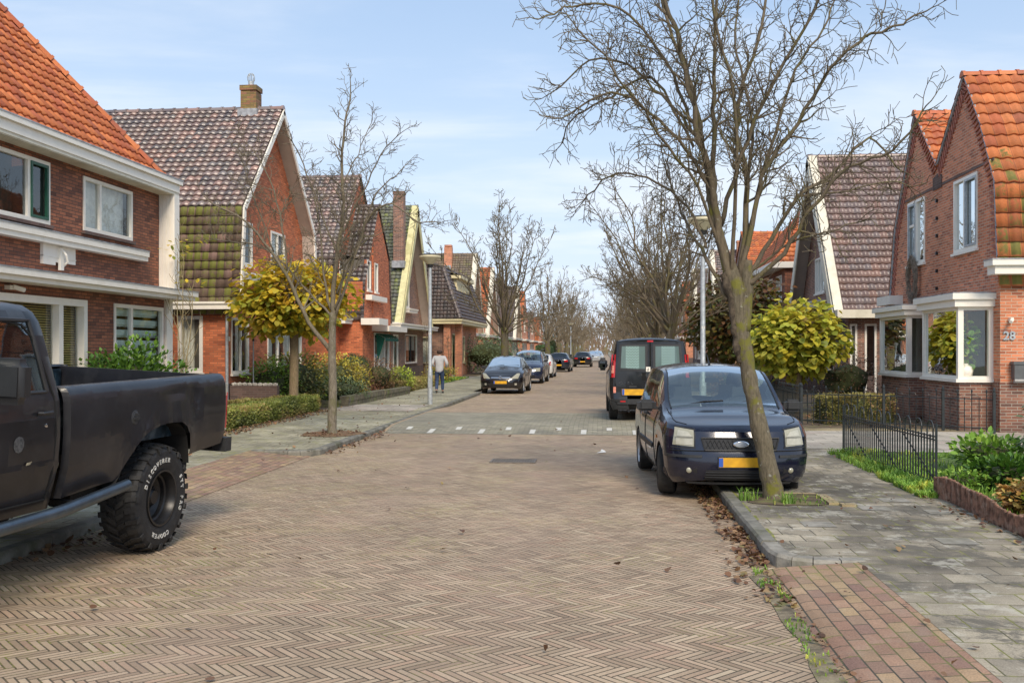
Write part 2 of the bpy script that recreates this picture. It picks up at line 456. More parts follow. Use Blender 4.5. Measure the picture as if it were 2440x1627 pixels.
M['kerb_pale']=plain('pale_kerb_concrete',(.28,.26,.22),.85,.25,7,dirt=((.15,.14,.08),.5),bump=.5)
M['soil']=plain('garden_soil',(.12,.085,.055),.95,.5,5,dirt=((.16,.17,.045),.7),bump=.9)
M['gutter_soil']=plain('gutter_soil',(.22,.18,.12),.95,.5,9,dirt=((.20,.21,.06),.8),dscale=4,bump=.9)
M['lawn']=plain('lawn_ground',(.07,.12,.022),.95,.3,8,dirt=((.09,.085,.03),.4),bump=.6)
M['earth']=plain('open_ground',(.11,.12,.05),.95,.3,.05)
M['whitemark']=plain('white_paver',(.62,.60,.54),.7,.12,12,dirt=((.35,.33,.28),.4),dscale=6)

def zroad(y):
    def ss(a,b,t): t=min(1,max(0,(t-a)/(b-a))); return t*t*(3-2*t)
    return .092*ss(20.8,22.2,y)*(1-ss(27.0,31.0,y))
def sheet(name,x0,x1,y0,y1,z,mat,ny=1,nx=1,fn=None,kind='structure'):
    mb=MB()
    for i in range(nx):
        for j in range(ny):
            a=x0+(x1-x0)*i/nx; b=x0+(x1-x0)*(i+1)/nx; c=y0+(y1-y0)*j/ny; d=y0+(y1-y0)*(j+1)/ny
            g=fn or (lambda x,y:z)
            mb.poly([(a,c,g(a,c)),(b,c,g(b,c)),(b,d,g(b,d)),(a,d,g(a,d))])
    return tag(mb.build(name,mat,recalc=False,smooth=ny>1),kind=kind)
sheet('ground',-700,700,-60,900,-.03,M['earth'])
mb=MB(); ys=[-6,0,5,10,15,20]+[20.8+.14*i for i in range(11)]+[23,24,25,26,27]+[27+.4*i for i in range(1,11)]+[40,60,100,200,420]
for a,b in zip(ys[:-1],ys[1:]): mb.poly([(-5.6,a,zroad(a)),(1.45,a,zroad(a)),(1.45,b,zroad(b)),(-5.6,b,zroad(b))])
tag(mb.build('road',M['road'],recalc=False,smooth=True),kind='structure')
mb=MB(); yt=[20.75]+[20.8+.14*i for i in range(11)]+[23,24,25,26.3]
for a,b in zip(yt[:-1],yt[1:]): mb.poly([(-4.66,a,zroad(a)+.005),(1.38,a,zroad(a)+.005),(1.38,b,zroad(b)+.005),(-4.66,b,zroad(b)+.005)])
tag(mb.build('speed_table_paving',M['paver'],recalc=False,smooth=True),kind='structure')
mb=MB()
for i in range(10):
    x=-4.28+i*.545
    y0,y1=(20.86,21.45) if i%2 else (21.38,21.72)
    for k in range(3):
        a=y0+(y1-y0)*k/3; b=y0+(y1-y0)*(k+1)/3
        mb.poly([(x,a,zroad(a)+.011),(x+.115,a,zroad(a)+.011),(x+.115,b,zroad(b)+.011),(x,b,zroad(b)+.011)])
tag(mb.build('road_marking',M['whitemark'],recalc=False),kind='structure')

# pavements
sheet('left_pavement',-7.75,-5.86,-6,400,.10,M['slab_left'])
mb=MB()   # strip between the band and the kerb
for x0,x1,y0,y1 in ((-5.86,-5.12,-6,10.7),(-5.86,-4.87,16.2,39.0),(-5.86,-5.12,39.0,82),(-5.86,-3.1,82,400)):
    mb.poly([(x0,y0,.10),(x1,y0,.10),(x1,y1,.10),(x0,y1,.10)])
tag(mb.build('left_pavement_edge',M['slab_left'],recalc=False),kind='structure')
mb=MB(); mb.poly([(-5.86,10.7,.10),(-4.86,10.7,.006),(-4.86,16.3,.006),(-5.86,16.3,.10)])
mb.poly([(-5.86,10.7,.10),(-4.86,10.7,.004),(-4.86,10.7,-.02),(-5.86,10.7,-.02)])
tag(mb.build('left_driveway_band',M['redband'],recalc=False),kind='structure')
mb=MB()
for x0,x1,y0,y1 in ((2.03,3.9,-6,8.27),(1.5,3.9,8.27,400)): mb.poly([(x0,y0,.10),(x1,y0,.10),(x1,y1,.10),(x0,y1,.10)])
tag(mb.build('right_pavement',M['slab'],recalc=False),kind='structure')
mb=MB(); n=30
for k in range(n):
    a=-6+14.15*k/n; b=-6+14.15*(k+1)/n
    for x0,x1,za,zb in ((1.30,1.40,.012,.045),(1.40,2.03,.045,.098)):
        mb.poly([(x0,a,za),(x1,a,zb),(x1,b,zb),(x0,b,za)])
tag(mb.build('right_sett_band',M['redband'],recalc=False),kind='structure')
def kerb_line(mb,path,w,z0,z1,seg=1.0,ch=.02,gap=.004):
    """kerb stones along a path; offset w to the left of the travel direction"""
    P=[V(p) for p in path]; dense=[P[0]]
    for a,b in zip(P[:-1],P[1:]):
        L=(b-a).length; n=max(1,round(L/seg)) if len(P)==2 else 1
        for i in range(1,n+1): dense.append(a+(b-a)*i/n)
    N=[]
    for i,p in enumerate(dense):
        d=(dense[min(i+1,len(dense)-1)]-dense[max(i-1,0)]).normalized(); N.append(V((-d.y,d.x,0)))
    for i in range(len(dense)-1):
        a,b=dense[i],dense[i+1]; t=(b-a).normalized()*gap; a=a+t; b=b-t; na,nb=N[i],N[i+1]
        j=random.uniform(-.004,.004); za=z1(a.y)+j if callable(z1) else z1+j; zb=z1(b.y)+j if callable(z1) else z1+j
        sec=lambda p,nn,z:[p+V((0,0,z0)),p+V((0,0,z-ch*1.2)),p+nn*ch+V((0,0,z)),p+nn*w+V((0,0,z)),p+nn*w+V((0,0,z0))]
        A=sec(a,na,za); B=sec(b,nb,zb)
        for k in range(4): mb.poly([A[k],A[k+1],B[k+1],B[k]])
        mb.poly(A[::-1]); mb.poly(B)
mb=MB()
kerb_line(mb,[(-4.99,-6,0),(-4.99,10.6,0)],.13,-.03,.105)
tag(mb.build('left_kerb_near',M['kerb']),kind='structure')
mb=MB()
cv=[(-5.84,16.1,0),(-5.2,16.08,0),(-5.0,16.12,0),(-4.84,16.25,0),(-4.76,16.45,0),(-4.74,16.8,0)]
kerb_line(mb,cv,.14,-.03,.106)
kerb_line(mb,[(-4.74,16.8,0),(-4.74,22.0,0)],.13,-.03,.108)
kerb_line(mb,[(-4.74,22.0,0),(-4.74,29.0,0)],.13,-.03,.104)
kerb_line(mb,[(-4.74,29.0,0),(-4.74,38.4,0)],.13,-.03,.108)
kerb_line(mb,[(-4.74,38.4,0),(-4.85,38.8,0),(-5.1,38.95,0)],.13,-.03,.105)
kerb_line(mb,[(-2.98,82,0),(-2.98,300,0)],.13,-.03,.108,2)
tag(mb.build('left_kerb_far',M['kerb']),kind='structure')
mb=MB()
kerb_line(mb,[(1.38,300,0),(1.38,26,0)],.13,-.03,.115,2)
kerb_line(mb,[(1.38,26,0),(1.38,8.9,0)],.13,-.03,.115)
tag(mb.build('right_kerb',M['kerb']),kind='structure')
mb=MB()
kerb_line(mb,[(1.38,8.88,0),(1.385,8.55,0),(1.42,8.36,0),(1.52,8.24,0),(1.68,8.18,0),(1.9,8.16,0),(2.1,8.165,0)],.14,-.03,lambda y:.112 if y>8.3 else .105)
tag(mb.build('right_kerb_corner',M['kerb_pale']),kind='structure')
mb=MB()
for k in range(60):
    a=8.6+k*.12
    if noise.noise(V((0,a*1.9,7)))<-.08: continue
    w0=.04+.05*noise.noise(V((0,a*2.5,1))); w1=.04+.05*noise.noise(V((0,(a+.12)*2.5,1))); mb.poly([(1.505,a,.1085),(1.505+w0,a,.1085),(1.505+w1,a+.12,.1085),(1.505,a+.12,.1085)])
tag(mb.build('moss_strip',plain('bright_moss',(.24,.25,.05),.95,.5,18,dirt=((.15,.14,.10),1.0),dscale=9),recalc=False),kind='structure')
# garden ground
sheet('left_gardens',-60,-7.75,-6,400,.095,M['soil'])
sheet('right_gardens',3.9,60,21.75,400,.095,M['soil'])
sheet('right_lawn',3.9,60,-6,16.9,.095,M['lawn'])
sheet('right_path',3.9,60,16.9,21.05,.10,M['pale'])
sheet('garden_strip',3.9,60,21.05,21.75,.102,M['yellowpave'])
sheet('pavement_crossing',1.9,3.92,17.3,20.6,.106,M['pale'])
sheet('left_crossing',-7.6,-5.2,26.6,29.6,.106,M['pale'])
sheet('side_path_left',-40,-7.75,21.98,24.0,.10,M['slab_left'])
sheet('far_lawn_left',-9.6,-7.7,41.5,58,.10,M['lawn'])
sheet('left_footpath_far',-9.6,-7.7,58,60,.103,M['pale'])
# pale single slabs laid in the pavement
mb=MB()
for x,y in ((3.1,11.35),(2.72,10.75),(3.35,10.55),(2.95,8.95),(1.92,9.7)):
    mb.poly([(x,y,.1045),(x+.30,y,.1045),(x+.30,y+.30,.1045),(x,y+.30,.1045)])
tag(mb.build('pale_slabs',M['kerb_pale'],recalc=False),kind='structure')

M['castiron']=plain('rusty_cast_iron',(.20,.165,.13),.6,.3,20,metal=.2)
# drain cover in the road
t=thing('drain_cover','rusty rectangular slotted drain cover set in the brick road','drain cover',(-1.42,15.8,0.006))
mb=MB(); mb.box((-.36,-.27,-.02),(.36,-.235,.012)); mb.box((-.36,.235,-.02),(.36,.27,.012)); mb.box((-.36,-.235,-.02),(-.325,.235,.012)); mb.box((.325,-.235,-.02),(.36,.235,.012))
mb.build('frame',M['castiron'],t)
mb=MB()
for i in range(15): mb.box((-.315+i*.043,-.23,-.02),(-.29+i*.043,.23,.008))
mb.build('grate',M['castiron'],t)
mb=MB(); mb.box((-.325,-.235,-.03),(.325,.235,-.003)); mb.build('pit',M['dark_room'],t)
# ------------------------------------------------------------------ building helpers
class FR:
    """facade frame: s along the wall, z up, out away from it"""
    def __init__(f,o,s,n): f.o=V(o); f.s=V(s); f.n=V(n)
    def P(f,s,z,out=0): return f.o+f.s*s+f.n*out+V((0,0,z))
    def box(f,mb,s0,s1,z0,z1,o0,o1,mi=0):
        pts=[f.P(a,b,c) for a,b,c in ((s0,z0,o0),(s1,z0,o0),(s1,z0,o1),(s0,z0,o1),(s0,z1,o0),(s1,z1,o0),(s1,z1,o1),(s0,z1,o1))]
        n=len(mb.v); mb.v+=[tuple(p) for p in pts]
        for q in ((0,3,2,1),(4,5,6,7),(0,1,5,4),(1,2,6,5),(2,3,7,6),(3,0,4,7)):
            mb.f.append(tuple(n+i for i in q)); mb.uv.append(None); mb.m.append(mi)
def east(x): return FR((x,0,0),(0,1,0),(1,0,0))      # left-hand houses look east
def west(x): return FR((x,0,0),(0,1,0),(-1,0,0))
def south(y): return FR((0,y,0),(1,0,0),(0,-1,0))
def north(y): return FR((0,y,0),(1,0,0),(0,1,0))
def top_at(prof,s):
    for (a,za),(b,zb) in zip(prof[:-1],prof[1:]):
        if a-1e-9<=s<=b+1e-9: return za+(zb-za)*((s-a)/(b-a) if b>a else 0)
    return prof[-1][1]
def wall(fr,prof,mat,parent,z0=0,holes=(),name='wall',reveal=.10,uo=0):
    mb=MB(); ss=sorted(set([p[0] for p in prof]+[h[0] for h in holes]+[h[1] for h in holes]))
    ss=[s for s in ss if prof[0][0]-1e-9<=s<=prof[-1][0]+1e-9]
    def q(a,b,z00,z01,z10,z11):
        mb.poly([fr.P(a,z00),fr.P(b,z10),fr.P(b,z11),fr.P(a,z01)],[(a+uo,z00),(b+uo,z10),(b+uo,z11),(a+uo,z01)])
    for a,b in zip(ss[:-1],ss[1:]):
        if b-a<1e-6: continue
        mid=(a+b)/2; hs=sorted([(h[2],h[3]) for h in holes if h[0]<=mid<=h[1]]); z=z0
        for h0,h1 in hs:
            if h0>z: q(a,b,z,h0,z,h0)
            z=h1
        q(a,b,z,top_at(prof,a),z,top_at(prof,b))
    for s0,s1,h0,h1 in holes:
        for A,B in (((s0,h0),(s0,h1)),((s0,h1),(s1,h1)),((s1,h1),(s1,h0)),((s1,h0),(s0,h0))):
            mb.poly([fr.P(*A),fr.P(*B),fr.P(*B,-reveal),fr.P(*A,-reveal)],[(0,A[1]),(B[0]-A[0],B[1]),(reveal,B[1]),(reveal,A[1])])
    return mb.build(name,mat,parent,recalc=False)
def window(fr,s0,s1,z0,z1,parent,mat='white',mull=(),trans=(),fill='curtain',sill='brick',fw=.07,out=.02,casement=None,name='window'):
    """frame with mullions; pane, curtain and sill are its children. trans: (z fraction, from, to fractions)"""
    w=s1-s0; h=z1-z0; mb=MB(); o0=-.07; g=.003
    fr.box(mb,s0+g,s1-g,z0+g,z0+fw*1.2,o0,out); fr.box(mb,s0+g,s1-g,z1-fw,z1-g,o0,out)
    fr.box(mb,s0+g,s0+fw,z0+fw*1.2,z1-fw,o0,out); fr.box(mb,s1-fw,s1-g,z0+fw*1.2,z1-fw,o0,out)
    for m_ in mull: fr.box(mb,s0+w*m_-fw*.55,s0+w*m_+fw*.55,z0+fw*1.2,z1-fw,o0+.005,out-.006)
    for zf,a,b in trans: fr.box(mb,s0+w*a+fw*.4,s0+w*b-fw*.4,z0+h*zf-fw*.45,z0+h*zf+fw*.45,o0+.01,out-.012)
    fo=mb.build(name,M[mat],parent)
    gb=MB(); gb.poly([fr.P(s0+fw*.5,z0+fw*.5,-.035),fr.P(s1-fw*.5,z0+fw*.5,-.035),fr.P(s1-fw*.5,z1-fw*.5,-.035),fr.P(s0+fw*.5,z1-fw*.5,-.035)])
    gb.build('pane',M['glass'],fo,recalc=False)
    if casement:
        cm,a,b=casement; mb=MB(); A=s0+w*a+fw*.55; B=s0+w*b-fw; k=.05
        fr.box(mb,A,B,z0+fw*1.2,z0+fw*1.2+k,-.02,out+.015); fr.box(mb,A,B,z1-fw-k,z1-fw,-.02,out+.015)
        fr.box(mb,A,A+k,z0+fw*1.2+k,z1-fw-k,-.02,out+.015); fr.box(mb,B-k,B,z0+fw*1.2+k,z1-fw-k,-.02,out+.015)
        mb.build('casement',M[cm],fo)
    cb=MB(); zb,zt=z0+.03,z1-.02
    if fill in('curtain','curtain_g','halfcurtain','sidecurtain'):
        spans={'curtain':[(0,1)],'curtain_g':[(0,1)],'halfcurtain':[(0,.24),(.76,1)],'sidecurtain':[(.02,.3),(.62,.98)]}[fill]
        for a,b in spans:
            n=max(4,int((b-a)*w*22))
            for i in range(n):
                x0=s0+w*(a+(b-a)*i/n); x1=s0+w*(a+(b-a)*(i+1)/n); d0=-.20-.03*(i%2); d1=-.20-.03*((i+1)%2)
                cb.poly([fr.P(x0,zb,d0),fr.P(x1,zb,d1),fr.P(x1,zt,d1),fr.P(x0,zt,d0)])
        cb.build('curtain',M['curtain_g' if fill=='curtain_g' else 'curtain'],fo,recalc=False)
    elif fill in('slats','teal','blind','roman'):
        mt={'slats':'wood_blind','teal':'teal_blind','blind':'blind','roman':'blind'}[fill]
        if fill=='roman':
            cb.poly([fr.P(s0,z0+h*.45,-.14),fr.P(s1,z0+h*.45,-.14),fr.P(s1,zt,-.14),fr.P(s0,zt,-.14)])
        elif fill=='teal':
            n=8
            for i in range(n):
                a=z0+h*i/n; cb.poly([fr.P(s0,a+.02,-.13),fr.P(s1,a+.02,-.13),fr.P(s1,a+h/n*.62,-.13),fr.P(s0,a+h/n*.62,-.13)])
            for i in range(n):
                a=z0+h*i/n; cb.poly([fr.P(s0,a-.02,-.17),fr.P(s1,a-.02,-.17),fr.P(s1,a+h/n*.2,-.17),fr.P(s0,a+h/n*.2,-.17)])
        else:
            pitch=.045 if fill=='slats' else .05; zlow=z0+(h*.3 if fill=='slats' else 0); n=int((zt-zlow)/pitch)
            for i in range(n):
                a=zlow+i*pitch; cb.poly([fr.P(s0+.04,a,-.12),fr.P(s1-.04,a,-.12),fr.P(s1-.04,a+pitch*.62,-.145),fr.P(s0+.04,a+pitch*.62,-.145)])
        cb.build('blind',M[mt],fo,recalc=False)
    rb=MB(); d=-.9
    rb.poly([fr.P(s0-.3,z0-.3,d),fr.P(s1+.3,z0-.3,d),fr.P(s1+.3,z1+.2,d),fr.P(s0-.3,z1+.2,d)])
    for (a,b),(c,e) in (((s0-.3,z0-.3),(s0,z1)),((s1+.3,z0-.3),(s1,z1))):
        rb.poly([fr.P(a,b,d),fr.P(c,b,-.11),fr.P(c,e,-.11),fr.P(a,e,d)])
    rb.poly([fr.P(s0-.3,z0-.3,d),fr.P(s1+.3,z0-.3,d),fr.P(s1,z0,-.11),fr.P(s0,z0,-.11)])
    rb.poly([fr.P(s0-.3,z1+.2,d),fr.P(s1+.3,z1+.2,d),fr.P(s1,z1,-.11),fr.P(s0,z1,-.11)])
    rb.build('interior',M['dark_room'],fo,recalc=False)
    if sill:
        mb=MB(); fr.box(mb,s0-.04,s1+.04,z0-.055,z0+.001,-.06,out+.05)
        mb.build('sill',M['brick_dark' if sill=='brick' else sill],fo)
    return fo
PROF=[(0,.000),(.16,.004),(.34,.030),(.50,.040),(.66,.030),(.84,.006)]
def tile_roof(name,parent,O,U,W,width,length,mat,clips=(),tw=.22,tl=.235,hi=True,amp=1.0,parts=None):
    """pantile sheet. O = lower corner, U along the eave, W up the slope; clips: (a,b,c) keep a*u+b*v<=c"""
    O=V(O); U=V(U).normalized(); W=V(W).normalized(); N=U.cross(W).normalized()
    if N.z<0 or (abs(N.z)<.05): 
        if N.z<0: N=-N
    cols=int(math.ceil(width/tw)); tw=width/cols; rows=max(1,int(round(length/tl))); tl=length/rows
    prof=PROF if hi else [(0,0),(.5,.035)]
    xs=[(c+p,h*amp) for c in range(cols) for p,h in prof]+[(cols,0)]
    bm=bmesh.new(); uvl=bm.loops.layers.uv.new('UVMap'); rr=random.Random(len(name)*7+rows)
    for r in range(rows):
        lo=[];md=[];hi_=[]
        for (x,h) in xs:
            j=noise.noise(V((x*.7,r*1.3,rows)))*.008
            p=O+U*(x*tw)
            lo.append(bm.verts.new(p+W*((r-.08)*tl)+N*(h+.042+j))); hi_.append(bm.verts.new(p+W*((r+1)*tl)+N*(h+.000)))
            md.append(bm.verts.new(p+W*((r-.08)*tl)+N*(h+.002)))
        for i in range(len(xs)-1):
            for A,B,v0,v1 in ((lo,hi_,r+.0,r+.93),(md,lo,r,r+.02)):
                try: f=bm.faces.new((A[i],A[i+1],B[i+1],B[i]))
                except ValueError: continue
                f.smooth=(A is lo)
                u0=xs[i][0]; u1=xs[i+1][0]-.001
                for l,(a,b) in zip(f.loops,((u0,v0),(u1,v0),(u1,v1),(u0,v1))): l[uvl].uv=(a,b)
    for a,b,c in clips:
        nn=U*a+W*b; L2=a*a+b*b; pt=O+nn*(c/L2)
        g=list(bm.verts)+list(bm.edges)+list(bm.faces)
        bmesh.ops.bisect_plane(bm,geom=g,plane_co=pt,plane_no=nn,clear_outer=True,clear_inner=False)
    me=bpy.data.meshes.new(name); bm.to_mesh(me); bm.free()
    mats=mat if isinstance(mat,list) else [mat]
    for m_ in mats: me.materials.append(m_)
    o=bpy.data.objects.new(name,me); link(o,parent); return o
def ridge_tiles(parent,a,b,mat,name='ridge_tiles',r=.11,step=.38):
    a=V(a); b=V(b); L=(b-a).length; n=max(1,int(L/step)); d=(b-a).normalized(); mb=MB()
    side=d.cross(V((0,0,1)))
    side=side.normalized() if side.length>.01 else V((1,0,0))
    up=side.cross(d).normalized()
    for i in range(n):
        p=a+d*(L*i/n); q=a+d*(L*(i+1)/n+.03); k=7
        A=[p+(side*cos(pi*j/(k-1))+up*(sin(pi*j/(k-1))-.35))*r*1.06 for j in range(k)]
        B=[q+(side*cos(pi*j/(k-1))+up*(sin(pi*j/(k-1))-.35))*r*.94 for j in range(k)]
        for j in range(k-1): mb.poly([A[j],A[j+1],B[j+1],B[j]],[(i+.1,0.1),(i+.3,0.1),(i+.3,.8),(i+.1,.8)])
        mb.poly(A,[(i+.1,.1)]*k)
        c=[p-d*.02+(side*cos(pi*j/(k-1))+up*(sin(pi*j/(k-1))-.35))*r*1.28 for j in range(k)]
        e=[p+d*.04+(side*cos(pi*j/(k-1))+up*(sin(pi*j/(k-1))-.35))*r*1.28 for j in range(k)]
        for j in range(k-1): mb.poly([c[j],c[j+1],e[j+1],e[j]],[(i+.1,.1)]*4)
        mb.poly(c,[(i+.1,.1)]*k)
    return mb.build(name,mat,parent,recalc=False,smooth=False)
def chimney(parent,x0,x1,y0,y1,z0,z1,mat,pot=False):
    mb=MB(); mb.box((x0,y0,z0),(x1,y1,z1-.18)); mb.box((x0-.025,y0-.025,z1-.15),(x1+.025,y1+.025,z1)); o=mb.build('chimney',mat,parent)
    mb=MB(); mb.box((x0-.06,y0-.10,z0-.05),(x1+.06,y1+.06,z0+.30)); mb.build('flashing',M['lead'],o)
    if pot:
        mb=MB(); cx=(x0+x1)/2; cy=(y0+y1)/2; mb.lathe([(.09,z1-.02),(.09,z1+.16)],12,Matrix.Translation((cx,cy,0)))
        for k in range(10):
            a=2*pi*k/10; mb.tube([(cx+.11*cos(a)*sin(t),cy+.11*sin(a)*sin(t),z1+.27-.15*cos(t)) for t in [pi*j/8 for j in range(1,8)]],.012,4)
        mb.build('chimney_cap',M['zinc'],o)
    return o
def strip(parent,a,b,w,th,mat,out,name='bargeboard',inset=0.0):
    """board of width w (downwards in the plane) along a->b, thickness th along out"""
    a=V(a); b=V(b); out=V(out); d=(b-a).normalized(); dn=d.cross(out).normalized()
    if dn.z>0 or (abs(dn.z)<1e-6): dn=-dn
    if dn.z>0: dn=-dn
    mb=MB(); q=[a,b,b+dn*w,a+dn*w]
    mb.poly(q); mb.poly([p+out*th for p in q])
    for i in range(4): mb.poly([q[i],q[(i+1)%4],q[(i+1)%4]+out*th,q[i]+out*th])
    return mb.build(name,mat,parent)

def gable_house(label,sgn,xw,xf,prof,depth,brick_m,roof,board,wins=(),door=None,canopy=None,group=None,lower=None,soff='beige',
                chim=None,hi=True,boardw=.26,over=True,extra_holes=(),plinth=True,name='brick_house',southw=(),ridge_m=None,bw2=None,eave_box=True,tw=.22,tl=.235):
    """gable towards the street. sgn=-1: left row (street to the east), +1: right row. prof: [(y,z)] eave,break..,ridge,..,eave
    roof: materials per segment on the south slope from the eave up"""
    yc=prof[len(prof)//2][0] if len(prof)%2 else prof[0][0]
    t=thing(name,label,'house',(xw,yc,0),0,group)
    T=MB()
    root_off=V((-xw,-yc,0))
    class Loc(FR):
        pass
    fr=FR((0,-yc,0),(0,1,0),(-sgn,0,0))
    holes=[(w[0],w[1],w[2],w[3]) for w in wins]+list(extra_holes)
    wall(fr,prof,brick_m,t,0,holes,'front_wall')
    x_back=sgn*depth
    ya,yb=prof[0][0]-yc,prof[-1][0]-yc
    sf=FR((0,ya,0),(1,0,0),(0,-1,0)); a,b=sorted((0,x_back))
    wall(sf,[(a,prof[0][1]),(b,prof[0][1])],brick_m,t,0,[(w[0]-xw,w[1]-xw,w[2],w[3]) for w in southw],'side_wall')
    for w in southw: window(sf,w[0]-xw,w[1]-xw,w[2],w[3],t,**(w[4] if len(w)>4 else {}))
    nf=FR((0,yb,0),(1,0,0),(0,1,0)); wall(nf,[(a,prof[-1][1]),(b,prof[-1][1])],brick_m,t,0,(),'side_wall')
    bf=FR((x_back,-yc,0),(0,1,0),(sgn,0,0)); wall(bf,prof,brick_m,t,0,(),'back_wall')
    if plinth:
        mb=MB(); 
        fr.box(mb,prof[0][0]-.02,prof[-1][0]+.02,0,.85,-.1,.012)
        sf.box(mb,a,b,0,.85,-.05,.012); mb.build('plinth',M['brick_dark'],t)
    for w in wins: window(fr,w[0],w[1],w[2],w[3],t,**(w[4] if len(w)>4 else {}))
    # roof planes
    xo=(xf-xw); X0=xo; Wd=abs(x_back-xo)+.2; U=(sgn,0,0); n=len(prof); pk=max(range(n),key=lambda i:prof[i][1])
    for i in range(n-1):
        (y0,z0),(y1,z1)=prof[i],prof[i+1]
        if z1==z0: continue
        southern=z1>z0
        lo=(y0,z0) if southern else (y1,z1); hi_=(y1,z1) if southern else (y0,z0)
        W_=V((0,hi_[0]-lo[0],hi_[1]-lo[1])); L=W_.length
        N=V((0,-W_.z,W_.y)).normalized() if southern else V((0,W_.z,-W_.y)).normalized()
        if N.z<0: N=-N
        seg=roof[min(abs(i if southern else n-2-i),len(roof)-1)]
        O=V((X0,lo[0]-yc,lo[1]))+N*.05
        Wn=W_.normalized()
        ext=.28 if (lo in (prof[0],prof[-1])) else 0
        O=O-Wn*ext
        r=tile_roof('roof',t,O,U,Wn,Wd,L+ext+.02,seg,hi=hi and southern,tw=tw,tl=tl)
        if over and board:
            A=V((X0,lo[0]-yc,lo[1]))-Wn*ext*.6+N*.02; B=V((X0,hi_[0]-yc,hi_[1]))+N*.02
            strip(t,A,B,boardw if lo in(prof[0],prof[-1]) or bw2 is None else bw2,.045,board if southern or soff=='white' else board,(-sgn,0,0))
            if southern and boardw>.3:   # broad board laid over the verge
                wv=min(.30,boardw*.8); mb=MB(); q=[A+N*.05+Wn*-.1,B+N*.05,B+N*.05+V((sgn*wv,0,0)),A+N*.05+Wn*-.1+V((sgn*wv,0,0))]
                mb.poly([p+N*.07 for p in q]); mb.poly(q)
                for k in range(4): mb.poly([q[k],q[(k+1)%4],q[(k+1)%4]+N*.07,q[k]+N*.07])
                mb.build('verge_board',board,t)
            # soffit under the overhang
            if abs(xf-xw)>.15:
                mb=MB(); dn=-N*.10
                q=[A+dn,B+dn,B+dn+V((xw-xf,0,0)),A+dn+V((xw-xf,0,0))]; mb.poly(q); mb.poly([p-N*.03 for p in q]); mb.build('soffit',M[soff],t)
    pz=max(p[1] for p in prof)
    for i,(y,z) in enumerate(prof):
        if 0<i<n-1 and z>prof[i-1][1] and z>=prof[i+1][1]:
            ridge_tiles(t,(X0,y-yc,z+.06),(x_back+sgn*.1,y-yc,z+.06),ridge_m or roof[-1])
    if eave_box:
        mb=MB(); z=prof[0][1]
        mb.box((X0+sgn*.05,ya-.42,z-.12),(x_back,ya-.0,z+.06)); mb.build('gutter',M['white'],t)
    if canopy:
        for (c0,c1,z,proj,th) in canopy:
            mb=MB(); fr.box(mb,c0,c1,z,z+th*.7,-.02,proj); fr.box(mb,c0-.04,c1+.04,z+th*.7,z+th,-.02,proj+.05); mb.build('canopy',M['white'],t)
    if chim: chimney(t,chim[0]-xw,chim[1]-xw,chim[2]-yc,chim[3]-yc,chim[4],chim[5],chim[6],chim[7] if len(chim)>7 else False)
    return t,fr,yc
def bay(parent,fr,s0,s1,zsill,zhead,proj,brick_m,base=0,slabz=.26,fills=('roman','blind'),front_m=(.5,),side_m=(),slabout=.16,front_fill=None):
    """box bay: front window, two side windows, brick foot, flat white roof"""
    B=MB(); fr.box(B,s0+.04,s1-.04,base,zsill-.07,0,proj-.04)
    ob=B.build('bay_base',brick_m,parent)
    mb=MB(); fr.box(mb,s0-.03,s1+.03,zsill-.07,zsill,-.05,proj+.05)
    for s in (s0,s1-.11): fr.box(mb,s,s+.11,zsill,zhead,proj-.11,proj)
    fr.box(mb,s0,s0+.11,zsill,zhead,-.02,.09); fr.box(mb,s1-.11,s1,zsill,zhead,-.02,.09)
    w=s1-s0
    for m_ in front_m: fr.box(mb,s0+w*m_-.045,s0+w*m_+.045,zsill,zhead,proj-.10,proj-.006)
    fr.box(mb,s0+.11,s1-.11,zsill,zsill+.06,proj-.09,proj-.004); fr.box(mb,s0+.11,s1-.11,zhead-.07,zhead,proj-.09,proj-.004)
    for s in (s0+.004,s1-.094): fr.box(mb,s,s+.09,zsill,zsill+.06,.09,proj-.11); fr.box(mb,s,s+.09,zhead-.07,zhead,.09,proj-.11)
    fo=mb.build('bay_window',M['white'],parent)
    g=MB(); p=proj-.05
    g.poly([fr.P(s0+.05,zsill,p),fr.P(s1-.05,zsill,p),fr.P(s1-.05,zhead,p),fr.P(s0+.05,zhead,p)])
    for s in (s0+.05,s1-.05): g.poly([fr.P(s,zsill,0),fr.P(s,zsill,p),fr.P(s,zhead,p),fr.P(s,zhead,0)])
    g.build('pane',M['glass'],fo,recalc=False)
    mb=MB(); fr.box(mb,s0-slabout*.6,s1+slabout*.6,zhead,zhead+slabz*.55,-.02,proj+slabout*.6); fr.box(mb,s0-slabout,s1+slabout,zhead+slabz*.55,zhead+slabz,-.02,proj+slabout)
    mb.build('bay_roof',M['white'],parent)
    mb=MB(); fr.box(mb,s0-slabout+.01,s1+slabout-.01,zhead+slabz,zhead+slabz+.025,-.02,proj+slabout-.01); mb.build('roof_edge',M['lead'],parent)
    return fo
